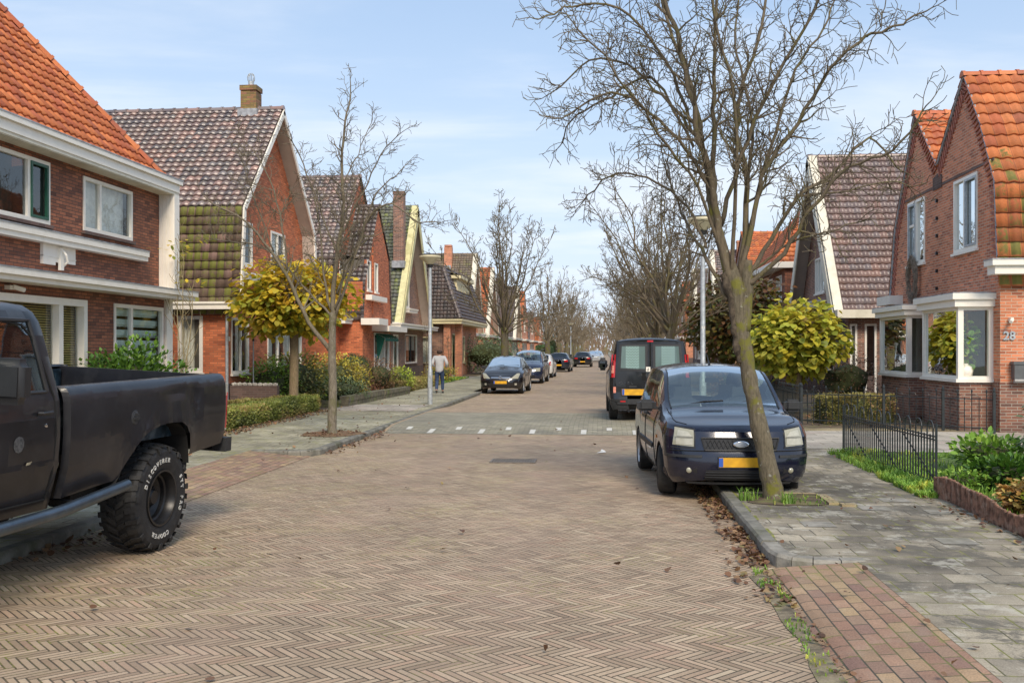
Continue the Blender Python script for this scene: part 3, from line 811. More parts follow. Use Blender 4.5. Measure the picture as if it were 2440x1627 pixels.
# ------------------------------------------------------------------ left row, first house: hipped orange roof
def house_one():
    xw,y0,y1=-9.9,9.0,21.75; t=thing('brick_house','dark brown brick house with steep orange hipped roof and white bands, behind the pickup','house',(xw,y1,0))
    def Lf(o,s,n): return FR(V(o)-V((xw,y1,0)),s,n)
    f=Lf((xw,0,0),(0,1,0),(1,0,0))
    ups=[(12.6,14.9,4.0,5.13),(14.95,17.05,4.0,5.13),(18.2,20.2,4.05,5.1)]; lows=[(19.4,21.68,.95,2.72)]
    bigw=(13.6,18.2,.85,2.72)
    wall(f,[(y0,5.3),(y1,5.3)],M['brick_brown'],t,0,ups[:0]+[(13.4,17.05,4.0,5.13),(18.2,20.2,4.05,5.1)]+lows+[bigw],'front_wall')
    window(f,13.4,17.05,4.0,5.13,t,mull=(.35,.82),fill='dark',casement=('green',.82,1.0))
    window(f,18.2,20.2,4.05,5.1,t,mull=(.33,),fill='curtain')
    window(f,19.4,21.68,.95,2.72,t,mull=(.34,),fill='teal',fw=.08,sill='white')
    window(f,13.6,18.2,.85,2.72,t,mull=(.36,.80),fill='slats',fw=.13,out=.10,sill='white')
    g=Lf((0,y1,0),(1,0,0),(0,1,0)); wall(g,[(-19,5.3),(xw,5.3)],M['brick_brown'],t,0,(),'side_wall')
    g=Lf((0,y0,0),(1,0,0),(0,-1,0)); wall(g,[(-19,5.3),(xw,5.3)],M['brick_brown'],t,0,(),'side_wall')
    g=Lf((-19,0,0),(0,1,0),(-1,0,0)); wall(g,[(y0,5.3),(y1,5.3)],M['brick_brown'],t,0,(),'back_wall')
    def band(nm,s0,s1,z,h,p,mat='white',steps=True):
        mb=MB(); f.box(mb,s0,s1,z,z+h*.45,-.02,p*.86); f.box(mb,s0,s1+.0,z+h*.45+.001,z+h,-.02,p); o=mb.build(nm,M[mat],t)
        mb=MB(); f.box(mb,s0,s1+.01,z+h,z+h+.02,-.02,p+.012); mb.build('lead_edge',M['lead'],o)
    band('band_moulding',y0,22.35,2.90,.19,.55)
    band('sill_moulding',y0,20.55,3.66,.20,.22)
    # soffit and gutter
    mb=MB(); mx=MB(); f.box(mx,y1,22.05,0,2.9,-3,-.001); mx.build('side_extension',M['brick_brown'],t); f.box(mb,y0,y1-.02,5.24,5.30,-.02,.36)
    for i in range(5): f.box(mb,y0,y1-.03,5.225,5.238,.02+i*.068,.07+i*.068)
    mb.build('soffit',M['offwhite'],t)
    mb=MB(); f.box(mb,y0,y1-.04,5.30,5.47,.16,.38); f.box(mb,y0,y1+.0,5.472,5.56,.14,.44); f.box(mb,y1-.3,y1-.04,5.30,5.47,-9,.16); o=mb.build('gutter',M['white'],t)
    mb=MB(); f.box(mb,y0,y1+.005,5.56,5.585,.13,.45); mb.build('gutter_edge',M['lead'],o)
    # boarded wing wall at the corner
    mb=MB(); f.box(mb,21.48,21.74,3.08,5.24,.0,.36)
    for i in range(4): f.box(mb,21.465,21.48,3.08,5.24,.015+i*.085,.085+i*.085)
    mb.build('wing_panel',M['white'],t)
    mb=MB(); f.box(mb,21.75,21.82,2.6,5.24,.02,.10); f.box(mb,21.74,22.04,.1,2.9,.0,.07); mb.build('corner_post',M['white'],t)
    # white panel with hook below the sill moulding
    mb=MB(); f.box(mb,16.75,17.15,3.30,3.655,0,.06); f.box(mb,17.15,17.85,3.36,3.655,0,.05); f.box(mb,16.75,17.85,3.44,3.452,0,.066)
    mb.tube([f.P(17.3,3.62,.07),f.P(17.33,3.5,.16),f.P(17.4,3.38,.15),f.P(17.42,3.3,.05)],.022,6); f.box(mb,17.25,17.36,3.22,3.62,.05,.10)
    mb.build('flag_bracket',M['white'],t)
    mb=MB(); f.box(mb,15.7,15.85,2.78,2.85,0,.10); mb.tube([f.P(15.78,2.83,.1),f.P(15.95,2.78,.2)],.04,8); mb.build('security_lamp',M['white'],t)
    # roof: street slope and far hip
    rt=M['tile_orange']; ang=R(52); ez=5.58; ex=.14
    O=f.P(y0,ez,ex); W=V((-cos(ang),0,sin(ang))); L=6.6
    # hip: far edge leans in by hipk per unit of slope
    wd=(y1-.40)-y0; hk=cos(ang)*.92
    tile_roof('roof',t,O,(0,1,0),W,wd,L,rt,[(1,hk,wd)],tw=.215,tl=.275)
    topz=ez+L*sin(ang)
    P0=f.P(y1-.40,ez,ex); W2=V((0,-cos(ang)*.92,0))+V((0,0,sin(ang))); W2n=W2.normalized(); L2=L*W2.length
    O2=f.P(y1-.40,ez,ex-9.7); tile_roof('roof',t,O2,(1,0,0),W2n,9.7,L2,rt,[(1,cos(ang)/W2.length,9.7)],tw=.215,tl=.275)
    ridge_tiles(t,P0+V((0,0,.04)),P0+W*L+V((0,-hk*L,.04)),rt,'hip_tiles',r=.13)
    tile_roof('roof',t,f.P(y0,ez,ex-9.7),(0,1,0),V((cos(ang),0,sin(ang))),wd,L,rt,[(1,hk,wd)],tw=.47,tl=.62,hi=False)
    return t
house_one()

# ------------------------------------------------------------------ left row, second house: brown roof, mossy foot
w_=lambda s0,s1,z0,z1,**k:(s0,s1,z0,z1,k)
M['brick_mossy']=brick('old_chimney_brick',[(.24,.11,.06),(.34,.16,.08),(.28,.20,.06),(.20,.12,.06)],(.16,.13,.08),dirt=.3)
def house_two():
    prof=[(26.35,3.0),(26.6,5.62),(30.0,9.05),(33.3,5.62),(33.6,3.0)]
    t,fr,yc=gable_house('orange brick gable house with brown tiled roof above mossy lower tiles',-1,-10.1,-9.7,prof,9,M['brick_orange'],
        [M['tile_brown_moss'],M['tile_brown']],M['white'],
        wins=[w_(27.0,28.4,4.15,5.40,mull=(.42,),fill='curtain',sill='white'),w_(30.0,31.35,4.15,5.40,mull=(.5,),fill='curtain',sill='white'),
              w_(26.75,28.1,1.10,2.65,mull=(.55,),fill='sidecurtain',sill='white'),w_(29.7,33.1,1.1,2.65,mull=(.3,.66),fill='sidecurtain',sill='white')],
        southw=[w_(-11.42,-10.72,1.15,2.68,fill='curtain',fw=.10,sill='white')],
        canopy=[(26.9,28.9,3.70,.35,.2),(29.3,33.3,2.80,.45,.24)],
        chim=(-10.95,-10.47,29.75,30.25,8.75,9.78,M['brick_mossy'],True),boardw=.16,eave_box=False)
    mb=MB(); mb.box((-9,26.35-yc-.42,2.84),(.30,26.35-yc,2.98)); mb.box((-9,26.35-yc-.46,2.98),(.34,26.35-yc,3.04)); mb.build('gutter',M['white'],t)
    mb=MB(); mb.tube([(.07,26.28-yc,0),(.07,26.28-yc,2.84)],.04,10); mb.build('downspout',M['zinc'],t)
    mb=MB(); fr.box(mb,26.55,26.65,2.0,2.12,0,.02); mb.build('nameplate',M['white'],t)
    t.location.y-=.42
    return t
house_two()
def house_three():
    prof=[(36.6,2.95),(37.5,5.4),(41.0,8.95),(44.8,5.6),(45.6,2.95)]
    t,fr,yc=gable_house('red brick house with lower second gable beside a dark tiled valley strip',-1,-10.2,-10.1,prof,9,M['brick_orange'],
        [M['tile_dark'],M['tile_brown']],None,wins=[w_(37.9,38.9,3.95,5.2,mull=(.5,),sill='white')],over=False,eave_box=True,canopy=[(36.9,38.3,2.75,.5,.2)])
    # forward gable block
    p2=[(38.0,2.9),(38.25,4.4),(40.6,7.62),(42.7,5.6),(43.1,2.9)]
    f2=FR((.9,-yc,0),(0,1,0),(1,0,0)); ws=[(39.0,39.75,4.1,5.35),(40.5,41.3,4.1,5.35)]
    wall(f2,p2,M['brick_orange'],t,0,[(38.7,39.35,4.1,5.3),(40.0,40.6,4.1,5.3),(39.9,42.8,.9,2.45)],'gable_wall')
    window(f2,38.7,39.35,4.1,5.3,t,fill='curtain',sill='white'); window(f2,40.0,40.6,4.1,5.3,t,fill='curtain',sill='white')
    window(f2,39.9,42.8,.9,2.45,t,mull=(.35,.7),fill='sidecurtain',fw=.1,sill='white')
    mb=MB(); f2.box(mb,39.60,39.74,3.2,5.9,.0,.05); mb.build('brick_rib',M['brick_orange'],t)
    for s0,s1,z,h,p in ((38.5,41.3,3.72,.2,.25),(37.8,39.4,2.72,.25,.7),(39.6,43.3,2.5,.22,.7)):
        mb=MB(); f2.box(mb,s0,s1,z,z+h,-.02,p); mb.build('canopy',M['white'],t)
    a=FR((0,38.0-yc,0),(1,0,0),(0,-1,0)); wall(a,[(0,4.4),(.9,4.4)],M['brick_orange'],t,0,(),'side_wall')
    b=FR((0,43.1-yc,0),(1,0,0),(0,1,0)); wall(b,[(0,4.4),(.9,4.4)],M['brick_orange'],t,0,(),'side_wall')
    for i,((ya,za),(yb,zb)) in enumerate(zip(p2[:-1],p2[1:])):
        lo,hh=((ya,za),(yb,zb)) if zb>za else ((yb,zb),(ya,za)); W_=V((0,hh[0]-lo[0],hh[1]-lo[1])); L=W_.length
        N=V((0,-W_.z,W_.y)).normalized(); N=-N if N.z<0 else N
        tile_roof('roof',t,V((.96,lo[0]-yc,lo[1]))+N*.04,(-1,0,0),W_.normalized(),2.6,L+.05,M['tile_dark'])
    ridge_tiles(t,(.98,40.6-yc,7.7),(-3,40.6-yc,7.7),M['tile_dark'])
    # awning
    mb=MB(); 
    for i in range(12):
        s0=40.1+i*.22; mb.poly([f2.P(s0,2.42,.05),f2.P(s0+.22,2.42,.05),f2.P(s0+.22,2.22+.03*(i%2),.42),f2.P(s0,2.22+.03*((i+1)%2),.42)])
        mb.poly([f2.P(s0,2.22,.42),f2.P(s0+.22,2.22,.42),f2.P(s0+.22,2.10,.43),f2.P(s0,2.10,.43)])
    mb.poly([f2.P(40.1,2.42,.05),f2.P(40.1,2.22,.42),f2.P(40.1,1.2,.1)])
    mb.build('awning',plain('green_awning',(.01,.12,.08),.8),t)
    return t
house_three()
def house_four():
    prof=[(47.6,3.0),(52.0,9.25),(56.5,3.0)]
    t,fr,yc=gable_house('plum brick house with tall algae green roof, yellowed bargeboards and slim chimney',-1,-10.3,-9.75,prof,9,M['brick_plum'],
        [M['tile_green']],M['yellowed'],wins=[w_(50.9,52.4,3.95,5.35,mull=(.5,),sill='white'),w_(51.6,52.3,6.2,7.0,fill='curtain'),w_(51.3,54.6,1.0,2.55,mull=(.5,),fill='roman',casement=('black',0,.5)),w_(48.3,49.5,.2,2.5,fill='blind')],
        canopy=[(46.6,57.2,2.80,.75,.22),(50.7,53.0,3.68,.35,.2)],southw=[],
        chim=(-10.5,-9.98,49.3,49.85,5.9,9.7,M['brick_plum']),boardw=.42)
    return t
house_four()
def house_five():
    # mansard with cream dormer and cream gutter
    xw,y0,y1=-9.0,58.5,70.5; yc=58.5
    t=thing('brick_house','brick house with dark mansard roof, cream dormer and cream gutter by the brick porch','house',(xw,yc,0))
    f=FR((0,-yc,0),(0,1,0),(1,0,0)); s=FR((0,0,0),(1,0,0),(0,-1,0))
    wall(f,[(y0,3.3),(y1,3.3)],M['brick_red'],t,0,[(62.5,64.5,.9,2.6),(59.0,60.6,.1,2.7)],'front_wall')
    window(f,62.5,64.5,.9,2.6,t,'cream',mull=(.5,),fill='curtain',sill='cream'); window(f,59.0,60.6,.1,2.7,t,'cream',fill='dark',sill=None)
    wall(s,[(-9,3.3),(0,3.3)],M['brick_plum'],t,0,[(-2.6,-1.2,.9,2.5)],'side_wall'); window(s,-2.6,-1.2,.9,2.5,t,'cream')
    wall(FR((0,y1-yc,0),(1,0,0),(0,1,0)),[(-9,3.3),(0,3.3)],M['brick_red'],t,0,(),'side_wall')
    mb=MB(); mb.box((-.35,-.45,0),(.05,-.05,3.25)); mb.box((.25,.1,0),(.65,.5,3.25)); mb.build('porch_pillar',M['brick_red'],t)
    mb=MB(); mb.box((-9,-.75,3.25),(.75,y1-yc+.3,3.42)); mb.box((-9,-.82,3.42),(.82,y1-yc+.36,3.52)); mb.build('gutter',M['cream'],t)
    # steep slopes
    W1=V((0,.9,3.0)).normalized(); tile_roof('roof',t,(-9,-.7,3.55),(1,0,0),W1,9.7,3.2,M['tile_dark'],[(1,.36,9.7)])
    W2=V((-1.15,0,3.0)).normalized(); tile_roof('roof',t,(.70,-.7,3.55),(0,1,0),W2,y1-yc+1,3.25,M['tile_dark'],[(-1,.28,0)])
    ridge_tiles(t,(.70,-.7,3.6),(-.45,.2,6.65),M['tile_dark'],'hip_tiles',r=.14,step=.3)
    W3=V((-3.2,0,1.0)).normalized(); tile_roof('roof',t,(-.42,.2,6.6),(0,1,0),W3,y1-yc,4,M['tile_dark'],[(-1,.3,0)])
    W4=V((0,2.6,1.0)).normalized(); tile_roof('roof',t,(-9,.2,6.6),(1,0,0),W4,8.6,2.8,M['tile_dark'],[(1,.9,8.6)])
    # dormer
    mb=MB(); mb.box((-.9,2.2,4.1),(.05,7.8,6.1)); mb.build('dormer',M['cream'],t)
    for k in range(3):
        a=2.5+k*1.75+yc; window(FR((.055,-yc,0),(0,1,0),(1,0,0)),a,a+1.5,4.5,5.85,t,'cream',fill='curtain',sill=None,mull=(.5,))
    mb=MB(); mb.box((-1.2,1.9,6.1),(.35,8.1,6.28)); mb.build('dormer_fascia',M['cream'],t)
    tile_roof('roof',t,(.3,1.9,6.30),(0,1,0),V((-2.4,0,.55)).normalized(),6.2,2.4,M['tile_dark'])
    return t
house_five()
# the row beyond: gable houses in turn
def far_gable(label,sgn,yc_,hw,pk,xw,brick_m,roof,board,chim=True,bw=.38,straight=True):
    e=3.0; prof=[(yc_-hw,e),(yc_,pk),(yc_+hw,e)] if straight else [(yc_-hw,e),(yc_-hw+.5,e+2.6),(yc_,pk),(yc_+hw-.5,e+2.6),(yc_+hw,e)]
    t,fr,yc=gable_house(label,sgn,xw,xw-sgn*.5 if board else xw-sgn*.06,prof,9,brick_m,roof,board,
        wins=[w_(yc_-.9,yc_+.7,3.95,5.3,mull=(.5,),sill='white'),w_(yc_-hw+1.0,yc_-.4,.9,2.5,mull=(.5,),fill='sidecurtain',sill='white'),w_(yc_+1.0,yc_+2.2,.2,2.5,fill='blind',sill=None)],
        canopy=[(yc_-hw-.4,yc_+hw+.4,2.78,.6,.2)],boardw=bw,hi=True,over=board is not None,
        chim=((xw+sgn*1.4,xw+sgn*2.0,yc_-.9,yc_-.3,pk-1.2,pk+.7,brick_m) if chim else None))
    return t
far_gable('house with olive brown roof and white A-shaped bargeboards beyond the mansard',-1,77.5,4.4,9.15,-10.3,M['brick_red'],[M['tile_olive']],M['offwhite'])
far_gable('house with orange red roof half hidden behind the big left-hand bare tree',-1,89.5,4.3,9.0,-10.3,M['brick_red'],[M['tile_orange_worn']],M['offwhite'])
far_gable('small dark roofed gable house behind the big left-hand bare tree',-1,103,4.3,9.0,-10.3,M['brick_plum'],[M['tile_dark']],None,straight=False)
far_gable('house with black roof and white bargeboard far down the left side',-1,116,4.3,8.9,-10.3,M['brick_plum'],[M['tile_dark']],M['offwhite'])
far_gable('farthest orange roofed house on the left side',-1,131,4.4,9.2,-10.3,M['brick_red'],[M['tile_orange_worn'],M['tile_orange']],None,straight=False)
far_gable('red brick house with low brown roof far along the left pavement',-1,152,5,7.2,-10.8,M['brick_red'],[M['tile_brown']],None,straight=False)
far_gable('last gabled brick house at the left end of the street',-1,172,5,7.0,-10.8,M['brick_red'],[M['tile_orange_worn']],None,straight=False)

# ------------------------------------------------------------------ right row
def text_mesh(s,size,ext=.004,font_bold=0.0,align='CENTER'):
    cu=bpy.data.curves.new('txt','FONT'); cu.body=s; cu.size=size; cu.extrude=ext; cu.align_x=align; cu.align_y='CENTER'; cu.offset=font_bold; cu.resolution_u=3
    o=bpy.data.objects.new('txt',cu); COL.objects.link(o); bpy.context.view_layer.update()
    me=bpy.data.meshes.new_from_object(o.evaluated_get(bpy.context.evaluated_depsgraph_get()))
    vs=[v.co.copy() for v in me.vertices]; fs=[tuple(p.vertices) for p in me.polygons]
    bpy.data.objects.remove(o); bpy.data.curves.remove(cu); bpy.data.meshes.remove(me); return vs,fs
def add_text(mb,s,size,M4,ext=.004,bold=0.0):
    vs,fs=text_mesh(s,size,ext,bold); n=len(mb.v); mb.v+=[tuple(M4@v) for v in vs]
    for f in fs: mb.f.append(tuple(n+i for i in f)); mb.uv.append(None); mb.m.append(0)

def house_right_one():
    prof=[(20.95,3.35),(21.12,5.15),(21.9,6.5),(22.88,7.80),(24.69,6.12),(26.35,7.76),(27.3,6.2),(28.1,5.0),(28.6,3.1)]
    t,fr,yc=gable_house('red brick corner house with twin gables, orange roof and two white box bays',1,8.0,7.93,prof,9,M['brick_red'],
        [M['tile_orange_moss']]*2+[M['tile_orange_moss'],M['tile_orange'],M['tile_orange'],M['tile_orange']],None,
        wins=[w_(22.15,23.6,3.95,5.60,mull=(.55,),fill='curtain',sill='white',casement=('zinc',0,.55)),
              w_(25.65,27.05,3.95,5.60,mull=(.5,),trans=((.62,.5,1.0),),fill='curtain',sill='white',casement=('zinc',.5,1.0))],
        over=False,eave_box=False,plinth=False,extra_holes=[],tw=.25,tl=.30)
    # red sett verge teeth along the gable slopes
    mb=MB()
    for (y0,z0),(y1,z1) in zip(prof[:-1],prof[1:]):
        if abs(y1-y0)<.05: continue
        L=sqrt((y1-y0)**2+(z1-z0)**2); n=int(L/.135); dy,dz=(y1-y0)/L,(z1-z0)/L
        ny,nz=(-dz,dy) if dy*1>0 else (dz,-dy)
        if nz<0: ny,nz=-ny,-nz
        for i in range(n):
            d=(i+.3)*L/n; y=y0+dy*d; z=z0+dz*d
            a=(y-ny*.03,z-nz*.03); b=(y-ny*.30+dy*.10,z-nz*.30+dz*.10)
            c=(b[0]+dy*.055,b[1]+dz*.055); e=(a[0]+dy*.055,a[1]+dz*.055)
            mb.prism([a,b,c,e],0,.035,lambda s,z_,o:fr.P(s,z_,o))
    mb.build('verge_teeth',plain('dark_red_brick',(.36,.13,.085),.8,.3,9),t)
    for (y0,z0),(y1,z1) in zip(prof[:-1],prof[1:]):
        A=fr.P(y0,z0+.06,.03); B=fr.P(y1,z1+.06,.03); mb=MB(); mb.tube([A,B],.035,6); mb.build('verge_mortar',M['lead'],t)
    # course line and valley soldier course
    mb=MB(); fr.box(mb,21.25,28.0,5.66,5.72,0,.014); mb.build('brick_course',M['brick_dark'],t)
    mb=MB()
    for i in range(7): fr.box(mb,24.40+i*.09,24.46+i*.09,5.62,5.98-abs(i-3)*.02,0,.03)
    mb.build('soldier_course',M['brick_dark'],t)
    for i in range(6): mb=MB(); fr.box(mb,24.70,24.76,3.2+i*.42,3.28+i*.42,0,.05); mb.build('wall_anchor',M['black'],t)
    bay(t,fr,21.3,23.62,1.17,2.66,.70,M['brick_plum'],front_m=(),slabz=.27)
    bay(t,fr,24.75,27.15,1.17,2.60,.70,M['brick_plum'],front_m=(.02,),slabz=.24)
    # blinds inside the far bay
    mb=MB()
    for i in range(14): mb.poly([fr.P(24.86,1.95+i*.045,.58),fr.P(27.05,1.95+i*.045,.58),fr.P(27.05,1.98+i*.045,.56),fr.P(24.86,1.98+i*.045,.56)])
    mb.build('blind',M['teal_blind'],t,recalc=False)
    # white shutters standing in it
    mb=MB()
    for s in (25.6,26.3): fr.box(mb,s,s+.3,1.2,1.75,.50,.53)
    mb.build('shutter',M['white'],t)
    # dim room behind bays
    for s0,s1 in ((21.4,23.5),(24.9,27.05)):
        mb=MB(); fr.box(mb,s0,s1,1.18,2.6,.01,.015); mb.build('interior',M['dark_room'],t)
    # plant and round vase in near bay
    # canopies, gutter
    mb=MB(); fr.box(mb,27.5,28.75,2.98,3.22,-.02,.35); mb.build('canopy',M['white'],t)
    mb=MB(); mb.box((-.25,20.55-yc,3.28),(9,20.95-yc,3.45)); mb.box((-.32,20.48-yc,3.45),(9,20.95-yc,3.56)); mb.build('gutter',M['white'],t)
    mb=MB(); mb.box((-.33,20.47-yc,3.56),(9,20.95-yc,3.585)); mb.build('gutter_edge',M['lead'],t)
    sf=FR((0,20.95-yc,0),(1,0,0),(0,-1,0))
    for f_,a_,b_,k_ in ((fr,21.0,21.3,.012),(sf,-.01,9,.013),(fr,23.6,24.75,.012),(fr,27.15,28.6,.012)): mb=MB(); f_.box(mb,a_,b_,0,1.11,0,k_); mb.build('plinth',M['brick_plum'],t)
    # house number
    mb=MB(); add_text(mb,'28',.24,Matrix.Translation(sf.P(.17,2.05,.02))@Matrix.Rotation(R(90),4,'X'),.014,.006); mb.build('house_number',M['zinc'],t)
    mb=MB(); sf.box(mb,.16,.22,2.34,2.42,0,.12); mb.tube([sf.P(.19,2.38,.12),sf.P(.13,2.33,.20)],.035,8); mb.build('security_lamp',M['white'],t)
    return t
house_right_one()
def house_right_two():
    prof=[(35.35,3.05),(39.65,9.2),(43.9,3.05)]
    t,fr,yc=gable_house('plum brick A-frame gable house with glazed plum roof and broad cream bargeboards',1,8.45,7.95,prof,10,M['brick_plum'],[M['tile_plum']],M['offwhite'],
        wins=[w_(39.0,40.7,3.95,5.35,mull=(.4,.7),fill='blind',sill='white'),w_(37.5,41.5,.9,2.5,mull=(.3,.7))],
        southw=[(8.45+.55,8.45+.95,.15,2.65,dict(fill='dark',sill=None)),(8.45+.05,8.45+.30,.3,2.65,dict(fill='blind',sill=None))],
        canopy=[(38.6,41.3,3.40,.35,.24)],boardw=.42,eave_box=False,tw=.265,tl=.30)
    mb=MB(); mb.box((-.5,34.75-yc,2.84),(10,35.35-yc,3.12)); mb.build('gutter',M['offwhite'],t)
    return t
house_right_two()
def house_right_three():
    xw,y0,y1=8.0,44.9,52.5; t=thing('brick_house','two storey house with bright orange hipped roof and white gutter past the A-frame','house',(xw,y0,0))
    f=FR((0,-y0,0),(0,1,0),(-1,0,0))
    hs=[(45.6,47.0,3.9,5.1),(48.0,49.4,3.9,5.1),(45.6,48.6,.9,2.6)]
    wall(f,[(y0,5.35),(y1,5.35)],M['brick_brown'],t,0,hs,'front_wall')
    for h in hs: window(f,*h,t,mull=(.5,),fill='curtain',sill='white')
    for y,n in ((0,-1),(y1-y0,1)): wall(FR((0,y,0),(1,0,0),(0,n,0)),[(0,5.35),(9,5.35)],M['brick_brown'],t,0,(),'side_wall')
    mb=MB(); mb.box((-.6,-.2,5.35),(9,y1-y0+.3,5.62)); mb.build('gutter',M['white'],t)
    W=V((.62,0,.78)).normalized(); L=5.6; wd=y1-y0+.3
    tile_roof('roof',t,(-.5,-.15,5.66),(0,1,0),W,wd,L,M['tile_orange'],[(-1,.45,0),(1,.45,wd)])
    W=V((0,.45*1,.78)).normalized(); tile_roof('roof',t,(-.5,-.15,5.66),(1,0,0),W,10,5.0,M['tile_orange'],[(-1,.6,0)])
    return t
house_right_three()
far_gable('weathered orange roofed house behind the hipped orange roof on the right',1,60,5.0,8.6,8.2,M['brick_plum'],[M['tile_orange_worn']],None,straight=False,chim=False)
far_gable('white boarded gable house deep behind the right-hand trees',1,75,4.4,9.0,8.4,M['brick_red'],[M['tile_brown']],M['offwhite'])
far_gable('dark roofed house deep behind the right-hand trees',1,90,4.4,8.8,8.4,M['brick_plum'],[M['tile_dark']],M['offwhite'])
far_gable('orange roofed house farthest along the right row',1,107,4.6,8.8,8.4,M['brick_red'],[M['tile_orange_worn']],None,straight=False)
# ------------------------------------------------------------------ bare trees
M['bark']=bark_mat('bare_tree_bark',(.085,.07,.045),(.18,.15,.10),(.21,.20,.03),.95)
M['bark_grey']=bark_mat('grey_tree_bark',(.12,.10,.072),(.25,.215,.16),(.15,.15,.05),.5)
M['twig']=bark_mat('twig_bark',(.105,.082,.055),(.19,.15,.10),(.20,.18,.05),.6)
M['twig_grey']=bark_mat('grey_twig_bark',(.13,.105,.072),(.23,.19,.135),(.17,.16,.07),.4)
M['twig_far']=bark_mat('far_twig_bark',(.17,.135,.09),(.25,.20,.14),(.17,.15,.06),.4)
def smooth_path(P,n=4):
    P=[V(p) for p in P]; out=[]
    for i in range(len(P)-1):
        p0=P[max(i-1,0)];p1=P[i];p2=P[i+1];p3=P[min(i+2,len(P)-1)]
        for k in range(n):
            t=k/n; out.append(.5*((2*p1)+(p2-p0)*t+(2*p0-5*p1+4*p2-p3)*t*t+(3*p1-p0-3*p2+p3)*t**3))
    out.append(P[-1]); return out
class Tree:
    def __init__(s,seed,tips=.004,knob=.35,maxlev=4,dens=1.0,trop=.10,crook=.22,minlen=.12):
        s.r=random.Random(seed); s.cr=MB(); s.tips=tips; s.maxlev=maxlev; s.dens=dens; s.trop=trop; s.crook=crook; s.count=0; s.minlen=minlen; s.thin=1.0
    def path_limb(s,P,r0,r1,lev=1,twigs=True,twlen=1.1):
        r0*=s.thin
        P=smooth_path(P,4); n=len(P)
        rad=[r0+(r1-r0)*(i/(n-1))**.8 for i in range(n)]
        P=[p+V([s.r.gauss(0,.012) for _ in range(3)]) if i>0 else p for i,p in enumerate(P)]
        s.cr.tube(P,rad,7 if r0>.03 else 5,cap=True)
        if not twigs: return
        L=sum((P[i+1]-P[i]).length for i in range(n-1)); acc=0; nxt=L*.22; side=1
        for i in range(n-1):
            seg=(P[i+1]-P[i]).length; acc+=seg
            while acc>nxt:
                f=nxt/L; side=-side
                d=(P[i+1]-P[i]).normalized(); s.branch(P[i+1],s.spread(d,R(s.r.uniform(30,65)),side),twlen*(1.1-f*.55)*s.r.uniform(.6,1.2),max(s.tips*1.6,rad[i]*.5),lev+1)
                nxt+=s.r.uniform(.10,.22)/s.dens*(1.2-.4*f)
        s.branch(P[-1],(P[-1]-P[-2]).normalized(),twlen*.7,r1,lev+1)
    def spread(s,d,a,side=1):
        ax=d.cross(V((s.r.gauss(0,1),s.r.gauss(0,1),s.r.gauss(0,1)))).normalized()
        return (Matrix.Rotation(a,3,ax)@d).normalized()
    def branch(s,p,d,L,r,lev):
        if L<s.minlen*.5: return
        s.count+=1; step=max(.07,L/7); n=max(2,int(L/step)); P=[V(p)]; rad=[r]; d=V(d); r1=max(s.tips,r*.35)
        kids_=[]
        for i in range(n):
            k=s.crook*(1.0 if lev>2 else .6)
            d=(d+V([s.r.gauss(0,k) for _ in range(3)])+V((0,0,s.trop))).normalized()
            P.append(P[-1]+d*step); rad.append(r+(r1-r)*(i+1)/n)
            if lev<s.maxlev and (i>0 or lev>2) and s.r.random()<.80*min(1.2,s.dens):
                kids_.append((P[-1].copy(),d.copy(),i/n,rad[-1]))
        sides=6 if r>.03 else (4 if r>.010 else 3)
        s.cr.tube(P,rad,sides,cap=False)
        for (q,dd,f,rr) in kids_:
            s.branch(q,s.spread(dd,R(s.r.uniform(30,70))),L*s.r.uniform(.30,.62)*(1.1-.5*f),max(s.tips,rr*.62),lev+1)
    def finish(s,name,label,loc,trunk_pts,trunk_r,mt,mc,group=None,rz=0,cat='tree'):
        t=thing(name,label,cat,loc,rz,group)
        mb=MB(); P=smooth_path(trunk_pts,5); n=len(P); rr=[]
        for i in range(n):
            f=i/(n-1)*(len(trunk_r)-1); a=int(min(f,len(trunk_r)-2)); rr.append(trunk_r[a]+(trunk_r[a+1]-trunk_r[a])*(f-a))
        base=len(mb.v); mb.tube(P,rr,14)
        for i in range(base,len(mb.v)):
            q=V(mb.v[i]); j=noise.noise(q*9)*.016*trunk_r[0]/.15+noise.noise(q*3)*.014*trunk_r[0]/.15
            k=(i-base)//14; 
            if k<n: c=P[k]; dv=(q-c); dv=dv*(1+j/max(.05,dv.length)); mb.v[i]=tuple(c+dv)
        mb.build('trunk',mt,t,smooth=True); s.cr.build('crown',mc,t,smooth=True,recalc=False); return t

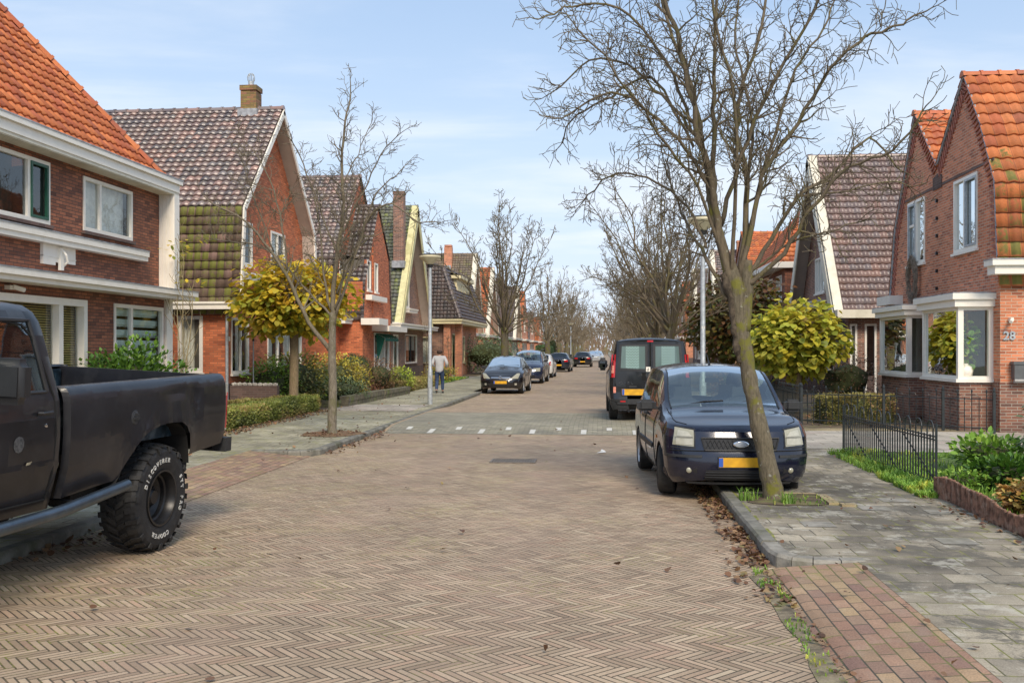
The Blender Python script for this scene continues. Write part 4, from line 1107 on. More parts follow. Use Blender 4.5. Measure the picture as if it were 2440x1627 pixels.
def big_tree():
    # local frame: base at the foot of the trunk. (x, z) sweep of every limb, y given as how far it reaches away (+) or toward the camera (-)
    T=Tree(11,tips=.0040,maxlev=5,dens=1.75,trop=.065,crook=.27); T.thin=.64
    bx,bz=1.92,.1
    def L(pts,dy,r0,r1,tw=.56,**k):
        n=len(pts); P=[(x,dy*(i/(n-1))**1.1,z) for i,(x,z) in enumerate(pts)]
        T.path_limb(P,r0,r1,1,twlen=tw)
    L([(-.48,2.4),(-.65,3.0),(-.75,3.6),(-.95,4.2),(-1.12,5.0),(-1.45,5.75),(-1.95,6.1),(-2.35,6.5)],-.6,.085,.012)
    L([(-.72,3.3),(-.80,3.9),(-.95,4.8),(-1.2,5.6),(-1.35,6.3)],.9,.065,.014)
    L([(-.72,3.4),(-.72,4.2),(-.72,5.0),(-.68,6.4)],-.3,.06,.014)
    L([(-.80,3.6),(-1.05,3.95),(-1.5,4.3),(-1.95,4.45),(-2.4,4.2)],-1.0,.04,.010)
    L([(-.95,4.15),(-1.3,4.6),(-1.75,5.0),(-2.2,5.1),(-2.65,4.8)],.5,.035,.009)
    L([(-1.0,4.3),(-1.3,5.0),(-1.85,5.55),(-2.4,5.55),(-2.75,5.4)],-.4,.035,.009)
    L([(-.95,4.0),(-1.45,4.85),(-1.9,4.75),(-2.4,4.6),(-2.6,4.35)],1.3,.03,.009)
    L([(-.55,2.25),(-.78,2.75),(-.98,3.1),(-1.12,3.5),(-1.25,3.95)],.8,.045,.010)
    L([(-.80,2.85),(-1.0,3.35),(-1.45,3.75),(-1.95,3.85),(-2.3,3.6)],1.4,.03,.009)
    L([(-.42,2.35),(-.33,3.0),(-.30,3.7),(-.42,4.2),(-.30,4.8),(-.10,5.4),(.0,6.3)],.35,.07,.014)
    L([(-.40,2.5),(-.22,3.25),(-.10,3.7),(.25,4.2),(.6,4.75),(1.0,5.1),(1.3,5.15),(1.55,5.3)],-.5,.055,.010)
    L([(-.34,2.45),(0,2.95),(.35,3.45),(.8,3.75),(1.25,4.15),(1.65,3.85)],.7,.05,.010)
    L([(-.32,2.4),(.1,2.75),(.38,3.25),(.75,3.65),(1.15,3.75),(1.4,4.1)],-1.1,.05,.010)
    L([(-.40,2.6),(-.15,3.5),(.10,4.25),(.35,5.0),(.75,5.5),(.95,6.0)],.9,.045,.010)
    L([(-.62,3.1),(-.42,3.8),(-.05,4.65),(.35,5.3),(.6,6.1)],-.9,.05,.011)
    L([(-.28,2.55),(.08,2.82),(.42,2.95),(.85,3.05)],-.5,.028,.008,.5)
    L([(-.35,2.5),(-.28,3.4),(-.15,4.4),(-.3,5.4),(-.2,6.4)],1.5,.045,.012)
    L([(-.5,2.5),(-.48,3.4),(-.55,4.4),(-.85,5.4),(-1.0,6.4)],-1.3,.045,.012)
    L([(1.1,5.0),(1.25,5.4),(1.3,5.8)],-.2,.012,.006,.4)
    L([(.4,3.4),(.9,3.48),(1.35,3.6),(1.65,3.55)],.2,.020,.006,.42)
    L([(-.6,2.8),(-.95,3.5),(-1.4,4.0),(-1.75,4.4),(-2.3,4.9)],-1.6,.035,.009)
    t=T.finish('bare_tree','big leaning bare tree with mossy trunk standing in front of the dark blue car',(bx,11.5,bz),
        [(0,0,-.1),(.0,0,.05),(-.08,0,.45),(-.19,0,.95),(-.30,0,1.45),(-.38,0,1.9),(-.43,0,2.35),(-.52,0,2.75)],[.18,.130,.108,.094,.094,.100,.10,.045],M['bark'],M['twig'],'bare street trees')
    # second stem and knotty scar on the trunk
    mb=MB(); mb.tube(smooth_path([(-.36,0,1.95),(-.47,.02,2.3),(-.56,.0,2.7),(-.70,-.02,3.2),(-.78,-.05,3.7)],4),[.09,.088,.084,.08,.076,.072,.07,.068,.066,.064,.062,.06,.058,.056,.054,.05,.045],10)
    mb.tube(smooth_path([(-.36,0,1.9),(-.32,0,2.3),(-.30,.02,2.7)],4),[.10,.095,.09,.085,.08,.075,.07,.065,.06],9)
    mb.build('main_fork',M['bark'],t,smooth=True)
    mb=MB()
    sp=smooth_path([(-.38,-.02,1.55),(-.43,-.03,1.75),(-.47,-.03,2.0),(-.51,-.03,2.3),(-.58,-.02,2.55)],5); b0=len(mb.v); mb.tube(sp,[.035+.03*abs(noise.noise(p*6))*2 for p in sp],10)
    for i in range(b0,len(mb.v)): q=V(mb.v[i]); mb.v[i]=tuple(q+V((noise.noise(q*11),noise.noise(q*11+V((5,0,0))),noise.noise(q*9)))*.028)
    mb.build('bark_scar',plain('dark_scar',(.085,.065,.045),.95,.5,20,bump=1),t,smooth=True)
    return t
def left_tree():
    T=Tree(23,tips=.0050,maxlev=5,dens=1.0,trop=.05,crook=.25); T.thin=.74
    def L(pts,dy,r0,r1,tw=.78):
        n=len(pts); T.path_limb([(x,dy*(i/(n-1))**1.1,z) for i,(x,z) in enumerate(pts)],r0,r1,1,twlen=tw)
    # from the picture plane at 19.9 m: 1 m = 115 units
    L([(0,2.3),(.03,3.4),(.22,4.7),(.18,5.8),(.25,6.7),(.38,7.3)],.1,.085,.014)
    L([(-.03,1.75),(-.50,2.4),(-.95,3.4),(-1.3,3.95),(-1.75,4.5),(-2.4,4.85)],-.6,.075,.014)
    L([(-1.0,3.5),(-1.2,4.7),(-1.55,5.7),(-2.0,6.3)],.3,.035,.009)
    L([(-1.3,3.9),(-1.6,4.9),(-1.85,5.9)],-.5,.028,.008,.7)
    L([(0,2.4),(-.25,3.4),(-.38,4.3),(-.55,5.1),(-.6,5.4)],.8,.045,.010)
    L([(.05,2.5),(.48,3.7),(.82,4.6),(1.35,4.85),(1.85,4.5),(2.3,4.45)],-.5,.05,.010,.7)
    L([(.08,3.0),(.55,4.2),(.9,5.2),(1.35,5.65)],.5,.04,.010)
    L([(.0,2.5),(-.55,3.0),(-1.6,4.0),(-2.5,4.2),(-3.0,4.3)],.9,.04,.010,.9)
    L([(.15,4.2),(.65,5.1),(1.1,5.9),(1.5,6.3)],-.3,.03,.009,.7)
    L([(.1,3.8),(-.3,5.0),(-.6,5.9),(-.75,6.2)],-.6,.03,.009,.7)
    L([(.18,5.3),(.5,6.0),(.75,6.7)],.3,.02,.008,.6)
    L([(0.02,2.6),(.3,3.3),(.35,4.2),(.75,5.2)],-1.0,.035,.009,.8)
    return T.finish('bare_tree','slender grey bare tree on the left pavement beside the clipped hedge',(-5.35,19.4,.1),[(0,0,-.1),(-.02,0,.1),(0,0,.9),(-.02,0,1.7),(0,0,2.6)],[.135,.10,.088,.08,.07],M['bark_grey'],M['twig_grey'],'bare street trees')
BT=big_tree(); LT=left_tree(); BT.scale=(.94,.94,1.0); LT.scale=(.93,.93,.93)
def vase_tree(seed,H,spread,label,loc,tips=.009,mc='twig',nl=11,rz=0,maxlev=4,tr=.15,fork=1.9,dens=.85):
    T=Tree(seed,tips=tips,maxlev=maxlev,dens=dens,trop=.09,crook=.16)
    rr=T.r
    for k in range(nl):
        a=2*pi*k/nl+rr.uniform(-.3,.3); e=rr.uniform(.45,1.05)*spread if k%3 else rr.uniform(.05,.35)*spread; h=H*rr.uniform(.80,1.0)*(1.06-.22*(e/spread)**2)
        z0=fork+rr.uniform(-.2,.5)
        P=[(0,0,z0)]+[(cos(a)*e*f**.95+rr.gauss(0,.10),sin(a)*e*f**.95+rr.gauss(0,.08),z0+(h-z0)*f**.9) for f in (.25,.5,.75,1)]
        T.path_limb(P,.06*H/8,.012,1,twlen=1.1*H/8)
    for k in range(7):
        a=rr.uniform(0,2*pi); e=spread*rr.uniform(.9,1.15); z0=fork+rr.uniform(.1,.6); z1=z0+rr.uniform(1.0,2.4)
        T.path_limb([(0,0,z0),(cos(a)*e*.4,sin(a)*e*.4,z0+(z1-z0)*.6),(cos(a)*e,sin(a)*e,z1)],.04,.010,1,twlen=1.0)
    return T.finish('bare_tree',label,loc,[(0,0,-.1),(0,0,.15),(.03,0,1.0),(0,.02,fork+.5)],[tr*1.35,tr*1.05,tr*.95,tr*.9],M['bark'],M[mc],'bare street trees',rz)
tA=vase_tree(5,7.9,3.0,'bare tree behind the black van, nearest after the leaning tree',(2.35,35,.1),tips=.008,nl=13,dens=.62)
tB=vase_tree(8,9.2,4.1,'tall bare tree behind the parked cars on the left',(-5.2,52.5,.1),tips=.011,nl=14,dens=.55,fork=2.3,tr=.22)
tC=vase_tree(15,8.6,3.6,'bare tree above the white hatchback',(-4.9,88,.1),tips=.015,nl=12,mc='twig_far',dens=.42,tr=.26)
def tree_copy(src,label,loc,rz,s=1):
    c=copy_tree(src); c.location=loc; c.rotation_euler=(0,0,rz); c.scale=(s,s,s); c['label']=label; return c
tree_copy(tA,'second bare tree behind the black van',(2.4,44,.1),2.1,1.03)
for i,(y,l) in enumerate(((55,'third bare tree of the right-hand row'),(67,'fourth bare tree of the right-hand row'),(80,'fifth bare tree of the right-hand row'),(95,'sixth bare tree of the right-hand row'),(112,'seventh bare tree of the right-hand row'),(132,'eighth bare tree of the right-hand row'),(156,'ninth bare tree of the right-hand row'),(185,'tenth and last bare tree of the right-hand row'))):
    tree_copy(tB if y<75 else tC,l,(2.6,y,.1),1.3*i+.5,.88 if y<100 else .95)
for i,(y,x,l,s) in enumerate(((104,-4.6,'bare tree next beyond the one above the white hatchback',.95),(118,-4.3,'fifth bare tree of the left-hand row',1.0),(133,-4.2,'sixth bare tree of the left-hand row',1.05),(150,-4.2,'seventh bare tree of the left-hand row',1.0),(172,-4.2,'eighth bare tree of the left-hand row',1.0),(198,-4.2,'ninth and last bare tree of the left-hand row',1.0))):
    tree_copy(tC,l,(x,y,.1),.9*i+.3,s)
def woodland():
    rr=random.Random(3); mb=MB()
    for i in range(9000):
        x=rr.uniform(-75,75); y=rr.uniform(235,300); h=rr.uniform(3,13+3*noise.noise(V((x*.06,0,0)))); 
        z=h*rr.random()**1.1; w=rr.uniform(.12,.5)*1.6; a=rr.uniform(0,pi); 
        c=V((x,y,z)); d=V((cos(a)*.5,0,1+rr.random())).normalized()*rr.uniform(1.2,3.2); s=V((w*.25,0,0))
        mb.poly([c-s,c+s,c+d],[(rr.random(),1)]*3)
    o=mb.build('far_woodland',leaf_mat('far_woodland_brush',[(0,(.16,.12,.09)),(.5,(.22,.155,.10)),(.75,(.28,.17,.10)),(1,(.22,.22,.10))],.2),None,recalc=False)
    tag(o,'hazy brown woodland closing the far end of the street','woodland',kind='stuff')
woodland()

# ------------------------------------------------------------------ foliage
HEART=[(0,0),(.36,.10),(.52,.42),(.34,.78),(0,1.08),(-.34,.78),(-.52,.42),(-.36,.10)]
OVAL=[(0,0),(.24,.3),(.26,.62),(0,1),(-.26,.62),(-.24,.3)]
DIAM=[(0,0),(.34,.45),(0,1),(-.34,.45)]
def leaf(mb,p,d,up,size,shape,r,dark,fold=.18):
    d=V(d).normalized(); s=d.cross(V(up)); 
    if s.length<.01: s=V((1,0,0))
    s.normalize(); n=s.cross(d)
    L=[p+d*(b*size)+s*(a*size)+n*(abs(a)*fold*size) for a,b in shape]
    mb.poly(L,[(r,dark)]*len(L))
def foliage(mb,centre,rad,n,size,shape,rr,shell=.55,droop=.4,top=None,flat=False,lump=.25,seedv=0,colorbias=None):
    c=V(centre)
    for i in range(n):
        while True:
            v=V((rr.gauss(0,1),rr.gauss(0,1),rr.gauss(0,1))).normalized()
            k=1+lump*noise.noise(v*2.2+V((seedv,0,0)))+lump*.5*noise.noise(v*5+V((0,seedv,0)))
            u=shell+(1-shell)*rr.random()**.6
            p=V((v.x*rad[0],v.y*rad[1],v.z*rad[2]))*u*k
            break
        d=V((v.x+rr.gauss(0,.5),v.y+rr.gauss(0,.5),v.z*.6-droop+rr.gauss(0,.45)))
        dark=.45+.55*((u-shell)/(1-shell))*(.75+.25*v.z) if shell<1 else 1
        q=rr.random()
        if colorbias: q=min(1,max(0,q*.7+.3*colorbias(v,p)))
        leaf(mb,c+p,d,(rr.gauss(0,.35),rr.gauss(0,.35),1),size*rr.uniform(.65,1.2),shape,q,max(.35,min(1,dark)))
M['catalpa']=leaf_mat('yellow_green_leaves',[(0,(.36,.20,.03)),(.14,(.72,.44,.04)),(.38,(.92,.68,.05)),(.58,(.76,.62,.06)),(.76,(.46,.48,.05)),(.9,(.26,.31,.04)),(1,(.90,.62,.05))],.42)
M['catalpa2']=leaf_mat('lime_leaves',[(0,(.30,.20,.05)),(.13,(.72,.58,.05)),(.4,(.80,.74,.09)),(.65,(.60,.64,.08)),(.85,(.30,.38,.06)),(1,(.88,.66,.08))],.42)
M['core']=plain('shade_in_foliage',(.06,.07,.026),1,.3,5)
M['trunk_smooth']=bark_mat('smooth_ochre_bark',(.20,.14,.08),(.30,.22,.13),(.16,.14,.05),.3)
def globe_tree(label,loc,cz,rad,n,size,mat,tr,seed,name='globe_tree',group='globe-pruned trees in the front gardens',ht=None):
    rr=random.Random(seed); t=thing(name,label,'tree',loc,0,group)
    mb=MB(); mb.tube([(0,0,-.1),(.0,0,.3),(.02,.0,cz*.5),(0,0,cz-.2)],[tr*1.2,tr,tr*.93,tr*.95],12); mb.build('trunk',M['trunk_smooth'],t,smooth=True)
    mb=MB()
    for i in range(26):
        a=rr.uniform(0,2*pi); e=rr.uniform(.15,1.2); r=rr.uniform(.75,1.0)
        mb.tube(smooth_path([(0,0,cz-.35),(cos(a)*rad[0]*.4*cos(e),sin(a)*rad[1]*.4*cos(e),cz-.1+rad[2]*.4*sin(e)),(cos(a)*rad[0]*r*cos(e),sin(a)*rad[1]*r*cos(e),cz+rad[2]*r*sin(e)-.15)],3),[.03,.026,.022,.018,.014,.010,.008],5)
    mb.build('branches',M['twig'],t,smooth=True,recalc=False)
    mb=MB(); foliage(mb,(0,0,cz),rad,n,size,HEART,rr,.42,.6,lump=.42,seedv=seed,colorbias=lambda v,p:.45-.5*v.z*.6+noise.noise(p*1.5)*.8)
    mb.build('crown',mat,t,recalc=False); return t
globe_tree('yellow-leaved globe tree on a stout trunk inside the left box hedge',(-8.15,25.7,.1),2.98,(1.50,1.50,1.05),4200,.15,M['catalpa'],.125,4)
globe_tree('lime green globe tree behind the black garden fence on the right',(5.08,26.6,.1),1.95,(1.25,1.25,.98),2800,.165,M['catalpa2'],.09,9)
globe_tree('dark autumn globe tree behind the right-hand lamp post',(5.2,39,.1),2.9,(2.0,2.2,1.75),3200,.18,leaf_mat('rusty_green_leaves',[(0,(.09,.035,.015)),(.3,(.17,.075,.02)),(.5,(.20,.16,.025)),(.8,(.06,.10,.02)),(1,(.24,.20,.02))],.25),.12,12)
globe_tree('amber and green leaved tree between the van and the A-frame house',(6.2,47,.1),2.7,(2.2,2.4,1.9),2400,.20,leaf_mat('amber_leaves',[(0,(.12,.06,.02)),(.4,(.22,.13,.02)),(.7,(.10,.12,.02)),(1,(.28,.22,.03))],.25),.12,18)

# shrubs and hedges
LF=dict(
 box=[(0,(.06,.07,.018)),(.4,(.12,.145,.03)),(.75,(.19,.20,.05)),(1,(.22,.16,.06))],
 boxbrown=[(0,(.09,.07,.022)),(.4,(.16,.14,.04)),(.75,(.22,.20,.06)),(1,(.24,.15,.07))],
 bright=[(0,(.07,.14,.02)),(.5,(.14,.25,.035)),(.85,(.22,.32,.05)),(1,(.34,.34,.05))],
 yellow=[(0,(.14,.10,.02)),(.4,(.30,.24,.03)),(.75,(.40,.34,.04)),(1,(.16,.18,.03))],
 rust=[(0,(.07,.035,.02)),(.4,(.13,.065,.032)),(.75,(.18,.10,.045)),(1,(.12,.11,.04))],
 dark=[(0,(.012,.03,.014)),(.5,(.03,.06,.025)),(.85,(.055,.10,.035)),(1,(.08,.13,.05))],
 conifer=[(0,(.02,.05,.008)),(.5,(.045,.105,.012)),(.85,(.09,.17,.02)),(1,(.12,.20,.03))],
 grey=[(0,(.04,.065,.03)),(.5,(.09,.13,.06)),(.85,(.15,.20,.10)),(1,(.20,.24,.12))],
 lime=[(0,(.16,.22,.02)),(.5,(.28,.36,.03)),(1,(.42,.44,.06))],
 bronze=[(0,(.12,.10,.03)),(.4,(.24,.22,.05)),(.7,(.10,.15,.03)),(.9,(.30,.20,.08)),(1,(.34,.14,.10))],
 ochre=[(0,(.18,.08,.02)),(.4,(.36,.20,.05)),(.75,(.48,.32,.10)),(1,(.20,.13,.05))])
for k,v in list(LF.items()): M['lf_'+k]=leaf_mat(k+'_leaves',[(a,tuple(min(.8,q*1.9) for q in c)) for a,c in v],.2)
def hedge(label,p0,p1,w,h,kind,seed,size=.05,dens=1500,group=None,name='box_hedge',kinds=None,z0=.09):
    """clipped hedge from p0 to p1"""
    rr=random.Random(seed); a=V((*p0,z0)); b=V((*p1,z0)); L=(b-a).length; d=(b-a).normalized(); s=V((-d.y,d.x,0))
    t=thing(name,label,'hedge',a,0,group)
    mb=MB(); n=max(2,int(L/.25))
    for i in range(n):
        q0=d*(L*i/n); q1=d*(L*(i+1)/n); hh=h-.07+.03*noise.noise(V((i*.3,seed,0))); ww=w/2-.06
        P=[q0-s*ww,q0+s*ww,q1+s*ww,q1-s*ww]; up=V((0,0,hh))
        mb.poly([p+up for p in P]); mb.poly([P[0],P[3],P[3]+up,P[0]+up]); mb.poly([P[1],P[2],P[2]+up,P[1]+up])
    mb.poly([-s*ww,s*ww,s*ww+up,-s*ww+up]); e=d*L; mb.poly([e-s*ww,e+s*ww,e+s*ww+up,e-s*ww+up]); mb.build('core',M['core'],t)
    mb=MB(); area=L*(w+2*h)+2*w*h; N=int(area*dens)
    for i in range(N):
        u=rr.uniform(-.03,L+.03); k=rr.random()*(w+2*h); bul=.035*noise.noise(V((u*1.5,k*3,seed)))+rr.gauss(0,.012)
        if rr.random()<2*w*h/area:
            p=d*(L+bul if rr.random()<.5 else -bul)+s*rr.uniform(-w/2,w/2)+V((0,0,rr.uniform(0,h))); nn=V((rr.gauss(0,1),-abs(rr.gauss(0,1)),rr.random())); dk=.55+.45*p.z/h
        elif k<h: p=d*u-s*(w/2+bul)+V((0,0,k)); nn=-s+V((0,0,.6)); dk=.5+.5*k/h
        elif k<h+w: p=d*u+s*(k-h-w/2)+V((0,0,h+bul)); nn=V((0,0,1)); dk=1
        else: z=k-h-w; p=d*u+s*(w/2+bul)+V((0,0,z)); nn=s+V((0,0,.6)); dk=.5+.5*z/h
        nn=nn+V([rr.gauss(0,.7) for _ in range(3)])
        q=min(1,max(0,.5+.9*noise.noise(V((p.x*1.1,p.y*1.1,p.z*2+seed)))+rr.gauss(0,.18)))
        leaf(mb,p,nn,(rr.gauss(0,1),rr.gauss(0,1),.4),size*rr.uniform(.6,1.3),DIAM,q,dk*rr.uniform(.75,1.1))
    mb.build('leaves',M['lf_'+kind],t,recalc=False); return t
def shrub(label,loc,rad,kind,seed,n=1500,size=.07,shape=OVAL,name='garden_shrub',shell=.45,droop=.1,lump=.35,core=.55,cat='shrub',group=None):
    rr=random.Random(seed); t=thing(name,label,cat,loc,0,group)
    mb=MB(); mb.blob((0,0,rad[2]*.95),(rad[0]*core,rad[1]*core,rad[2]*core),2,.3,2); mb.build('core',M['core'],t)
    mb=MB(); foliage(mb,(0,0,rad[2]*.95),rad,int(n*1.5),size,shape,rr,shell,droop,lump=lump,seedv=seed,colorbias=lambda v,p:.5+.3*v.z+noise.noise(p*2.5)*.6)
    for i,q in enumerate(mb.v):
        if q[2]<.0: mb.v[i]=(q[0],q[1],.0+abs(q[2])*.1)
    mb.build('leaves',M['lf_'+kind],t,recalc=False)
    mb=MB()
    for k in range(5):
        a=rr.uniform(0,6.3); mb.tube([(0,0,0),(cos(a)*rad[0]*.3,sin(a)*rad[1]*.3,rad[2]*.7),(cos(a)*rad[0]*.6,sin(a)*rad[1]*.6,rad[2]*1.3)],[.02,.014,.006],5)
    mb.build('stems',M['twig'],t); return t
hedge('front run of the clipped box hedge along the left pavement',(-7.95,17.5),(-7.95,26.4),.55,.42,'box',3,.055,1500,'clipped box hedges of the left garden')
hedge('back run of the clipped box hedge, brownish, nearer the house wall',(-9.3,22.6),(-8.25,26.0),.4,.40,'boxbrown',5,.055,1300,'clipped box hedges of the left garden')
hedge('low clipped hedge beside the walking person',(-7.9,37.0),(-7.9,46.0),.6,.42,'boxbrown',6,.07,700,name='low_hedge')
hedge('hedge behind the black spearhead fence on the right',(4.95,23.2),(6.5,23.6),.7,.62,'boxbrown',8,.06,1000,name='fence_hedge')
hedge('dark green tall hedge far along the left pavement',(-6.1,98),(-6.1,112),.9,1.9,'dark',9,.16,120,name='tall_hedge')
shrub('green hydrangea bush with pinkish faded flowers behind the globe tree trunk',(-9.0,28.6,.1),(1.15,1.3,.85),'bronze',31,1700,.11,OVAL,droop=.2)
shrub('bright green leafy bush left of the globe tree trunk',(-9.3,27.2,.1),(.8,.8,.72),'bright',32,1100,.10,OVAL)
shrub('round yellow-green bush behind the slender grey tree',(-8.7,31.6,.1),(1.3,1.4,.78),'yellow',33,2200,.085,OVAL,lump=.15)
shrub('low grey-green bush beside the wooden garden edging',(-8.1,30.3,.1),(.95,1.0,.42),'grey',34,1500,.07,OVAL,lump=.2)
shrub('dark green clipped globe bush under the twin gables',(-9.0,35.5,.3),(.72,.72,.68),'dark',35,2400,.05,DIAM,lump=.06,shell=.8,core=.86,name='clipped_bush')
shrub('brown-red leaved bush nearest the wooden garden edging',(-8.5,34.2,.1),(.75,.9,.62),'rust',36,1700,.06,OVAL,lump=.2)
shrub('larger brown-red leaved bush beside the variegated bush',(-8.3,36.4,.1),(.85,.9,.70),'rust',37,1700,.06,OVAL,lump=.2)
shrub('variegated yellow-green bush beside the left lamp post',(-7.9,38.3,.1),(.62,.8,.50),'lime',38,1300,.07,OVAL,lump=.15)
shrub('dark green conifer bush behind the pickup bed',(-9.0,18.4,.1),(.95,.85,.90),'conifer',39,3600,.11,DIAM,lump=.6,shell=.3,droop=-.5,core=.6,name='conifer_bush')
shrub('large variegated shrub behind the parked cars on the left',(-7.6,66,.1),(2.6,2.4,1.35),'grey',40,2200,.14,OVAL,lump=.3)
shrub('dark green conifer at the left far end of the street',(-6.4,122,.1),(1.2,1.2,2.0),'dark',41,900,.2,DIAM,name='conifer_bush')
shrub('leathery dark fern-like shrub at the right edge of the garden',(6.35,13.6,.1),(.75,.7,.72),'grey',42,1300,.13,DIAM,lump=.6,droop=.3,shell=.3)
shrub('glossy rhododendron beside the hooped fence',(4.82,12.45,.1),(.42,.42,.20),'conifer',43,620,.10,OVAL,lump=.3,droop=-.3)
shrub('low clump of mixed leaves behind the log edging',(4.30,12.4,.1),(.30,.35,.13),'bright',44,420,.06,OVAL,lump=.4,droop=-.4)
shrub('broad green leaved plant in the grass behind the hooped fence',(5.3,14.3,.1),(.5,.5,.26),'bright',50,500,.11,OVAL,lump=.4,droop=-.3)
shrub('dark leafy ground plant in the middle of the right garden',(5.6,12.2,.1),(.55,.5,.22),'dark',51,600,.09,OVAL,lump=.5,droop=-.3)
shrub('pale yellow-green feathery plant near the right edge of the picture',(4.75,10.3,.1),(.42,.38,.30),'lime',45,520,.12,DIAM,lump=.7,droop=-.6,core=.4)
shrub('dried ochre hydrangea with curled leaves behind the log edging',(4.32,10.75,.1),(.24,.26,.17),'ochre',46,420,.055,HEART,lump=.5,core=.5)
shrub('bare reddish bush before the box bays, behind the spearhead fence',(6.6,27.6,.1),(1.0,1.0,.85),'rust',47,900,.07,OVAL,lump=.5)
shrub('small bush at the foot of the right lamp post, behind the car',(4.0,31,.1),(.8,.9,.62),'rust',48,900,.08,OVAL,lump=.5)
shrub('low shrubs beside the porch of the mansard house',(-8.4,51,.1),(.9,1.2,.45),'yellow',49,700,.1,OVAL)
# young bare sapling with long shoots by the first house
def sapling():
    T=Tree(77,tips=.006,maxlev=3,dens=.5,trop=.25,crook=.08)
    for a,b,h in ((0,0,3.9),(-.25,.3,3.3),(.1,.25,3.1)):
        T.path_limb([(0,0,.1),(a*.4,b*.4,1.2),(a,b,2.4),(a*1.1,b*1.1,h)],.022,.006,1,twlen=.75)
    t=T.finish('sapling','thin young tree with upright shoots and a few yellow leaves, between the first two houses',(-9.1,20.9,.1),[(0,0,-.1),(0,0,.3),(.02,0,.9)],[.045,.035,.028],M['twig_grey'],plain('pale_shoot',(.30,.24,.13),.8,.2,9))
    mb=MB(); rr=random.Random(5)
    for c in ((-.3,.3,3.85),(.05,.1,4.0),(.1,.2,3.2)):
        for i in range(14): leaf(mb,V(c)+V((rr.gauss(0,.16),rr.gauss(0,.16),rr.gauss(0,.06))),(rr.gauss(0,1),rr.gauss(0,1),-.3),(0,0,1),.14,OVAL,rr.uniform(.3,.9),1)
    mb.build('leaves',M['catalpa'],t,recalc=False)
sapling()
def thin_climber(label,loc,h,seed):
    T=Tree(seed,tips=.006,maxlev=3,dens=.7,trop=.05,crook=.2)
    T.path_limb([(0,0,.1),(.03,.02,h*.5),(-.03,0,h)],.03,.012,1,twlen=.6)
    t=T.finish('young_tree',label,loc,[(0,0,-.1),(0,0,.3),(.0,0,.9)],[.05,.04,.03],M['bark'],M['twig'])
thin_climber('young staked tree on the lawn before the mansard house',(-8.6,48.0,.1),2.6,81)
thin_climber('second young tree on the lawn, nearer the parked cars',(-8.2,52.5,.1),2.0,82)

# grass, fallen leaves: uncountable
def grass(name,label,spots,seed,n,h=.16,mat=None,cat='grass',w=.008):
    rr=random.Random(seed); mb=MB()
    for i in range(n):
        s=spots[rr.randrange(len(spots))]; x=rr.uniform(s[0],s[1]); y=rr.uniform(s[2],s[3]); z=s[4]; hh=h*rr.uniform(.4,1.2)*s[5]
        if noise.noise(V((x*2.2,y*2.2,seed)))<-.18: continue
        a=rr.uniform(0,2*pi); l=rr.uniform(.1,.8)*hh; d=V((cos(a),sin(a),0)); sd=V((-sin(a),cos(a),0))*w
        p=V((x,y,z)); q=p+d*l*.35+V((0,0,hh*.7)); e=p+d*l+V((0,0,hh)); r=min(1,max(0,.5+noise.noise(V((x*3,y*3,1)))+rr.gauss(0,.15)))
        mb.poly([p-sd,p+sd,q+sd*.7,q-sd*.7],[(r,.7)]*4); mb.poly([q-sd*.7,q+sd*.7,e],[(r,1)]*3)
    o=mb.build(name,mat or M['lf_bright'],None,recalc=False); tag(o,label,cat,kind='stuff'); return o
grass('grass','fresh green grass along and behind the hooped fence',[(3.62,4.5,11.9,16.6,.09,.6),(3.78,4.3,12,16.4,.09,.8),(4.0,8.5,8,16.8,.09,.5),(4.0,8.5,8,16.8,.09,.5),(3.6,3.95,11.7,13.5,.09,.5)],1,26000,.17)
grass('grass','thin grass and moss in the gutter beside the red brick band',[(1.17,1.31,3.5,8.0,.008,.35),(1.2,1.32,6.8,8.2,.008,.45)],6,900,.09,w=.006)
grass('grass','grass tufts around the foot of the leaning tree',[(1.52,1.74,11.25,11.5,.1,.9),(1.95,2.08,11.05,11.2,.1,.9),(1.6,2.5,11.0,11.6,.1,.3),(1.6,2.5,11.0,11.6,.1,.4)],2,300,.15,w=.005)
grass('grass','short lawn in front of the mansard house',[(-9.5,-7.8,41.5,58,.10,.7)],3,5000,.12,w=.02)
grass('grass','ground cover under the hedges of the left garden',[(-10,-8.3,27,37,.1,.7)],4,4000,.13,w=.015)
M['litter']=leaf_mat('fallen_leaves',[(0,(.10,.05,.025)),(.35,(.19,.09,.045)),(.65,(.28,.15,.075)),(.85,(.36,.22,.11)),(1,(.30,.25,.08))],.1)
def litter(label,spots,seed,name='fallen_leaves'):
    rr=random.Random(seed); mb=MB()
    for (x0,x1,y0,y1,z,n,size,bias) in spots:
        for i in range(n):
            u=rr.random(); t=rr.random()**bias; x=x0+(x1-x0)*t; y=y0+(y1-y0)*u
            if noise.noise(V((x*3,y*1.3,seed)))<-.25 and rr.random()<.8: continue
            zz=z(x,y) if callable(z) else z
            a=rr.uniform(0,2*pi); d=V((cos(a),sin(a),rr.uniform(-.05,.5))); leaf(mb,V((x,y,zz+.008+rr.random()*.02)),d,(rr.gauss(0,.5),rr.gauss(0,.5),1),size*rr.uniform(.5,1.2),HEART,rr.random(),rr.uniform(.6,1.0),fold=rr.uniform(-.5,.6))
    o=mb.build(name,M['litter'],None,recalc=False); tag(o,label,'fallen leaves',kind='stuff')
litter('drift of brown leaves in the gutter against the right kerb',[(1.36,1.12,8.4,13.5,0,1150,.050,1.9),(1.34,1.0,7.0,9.0,0,160,.05,1.3),(1.36,1.16,13.5,20,0,300,.05,1.8)],1)
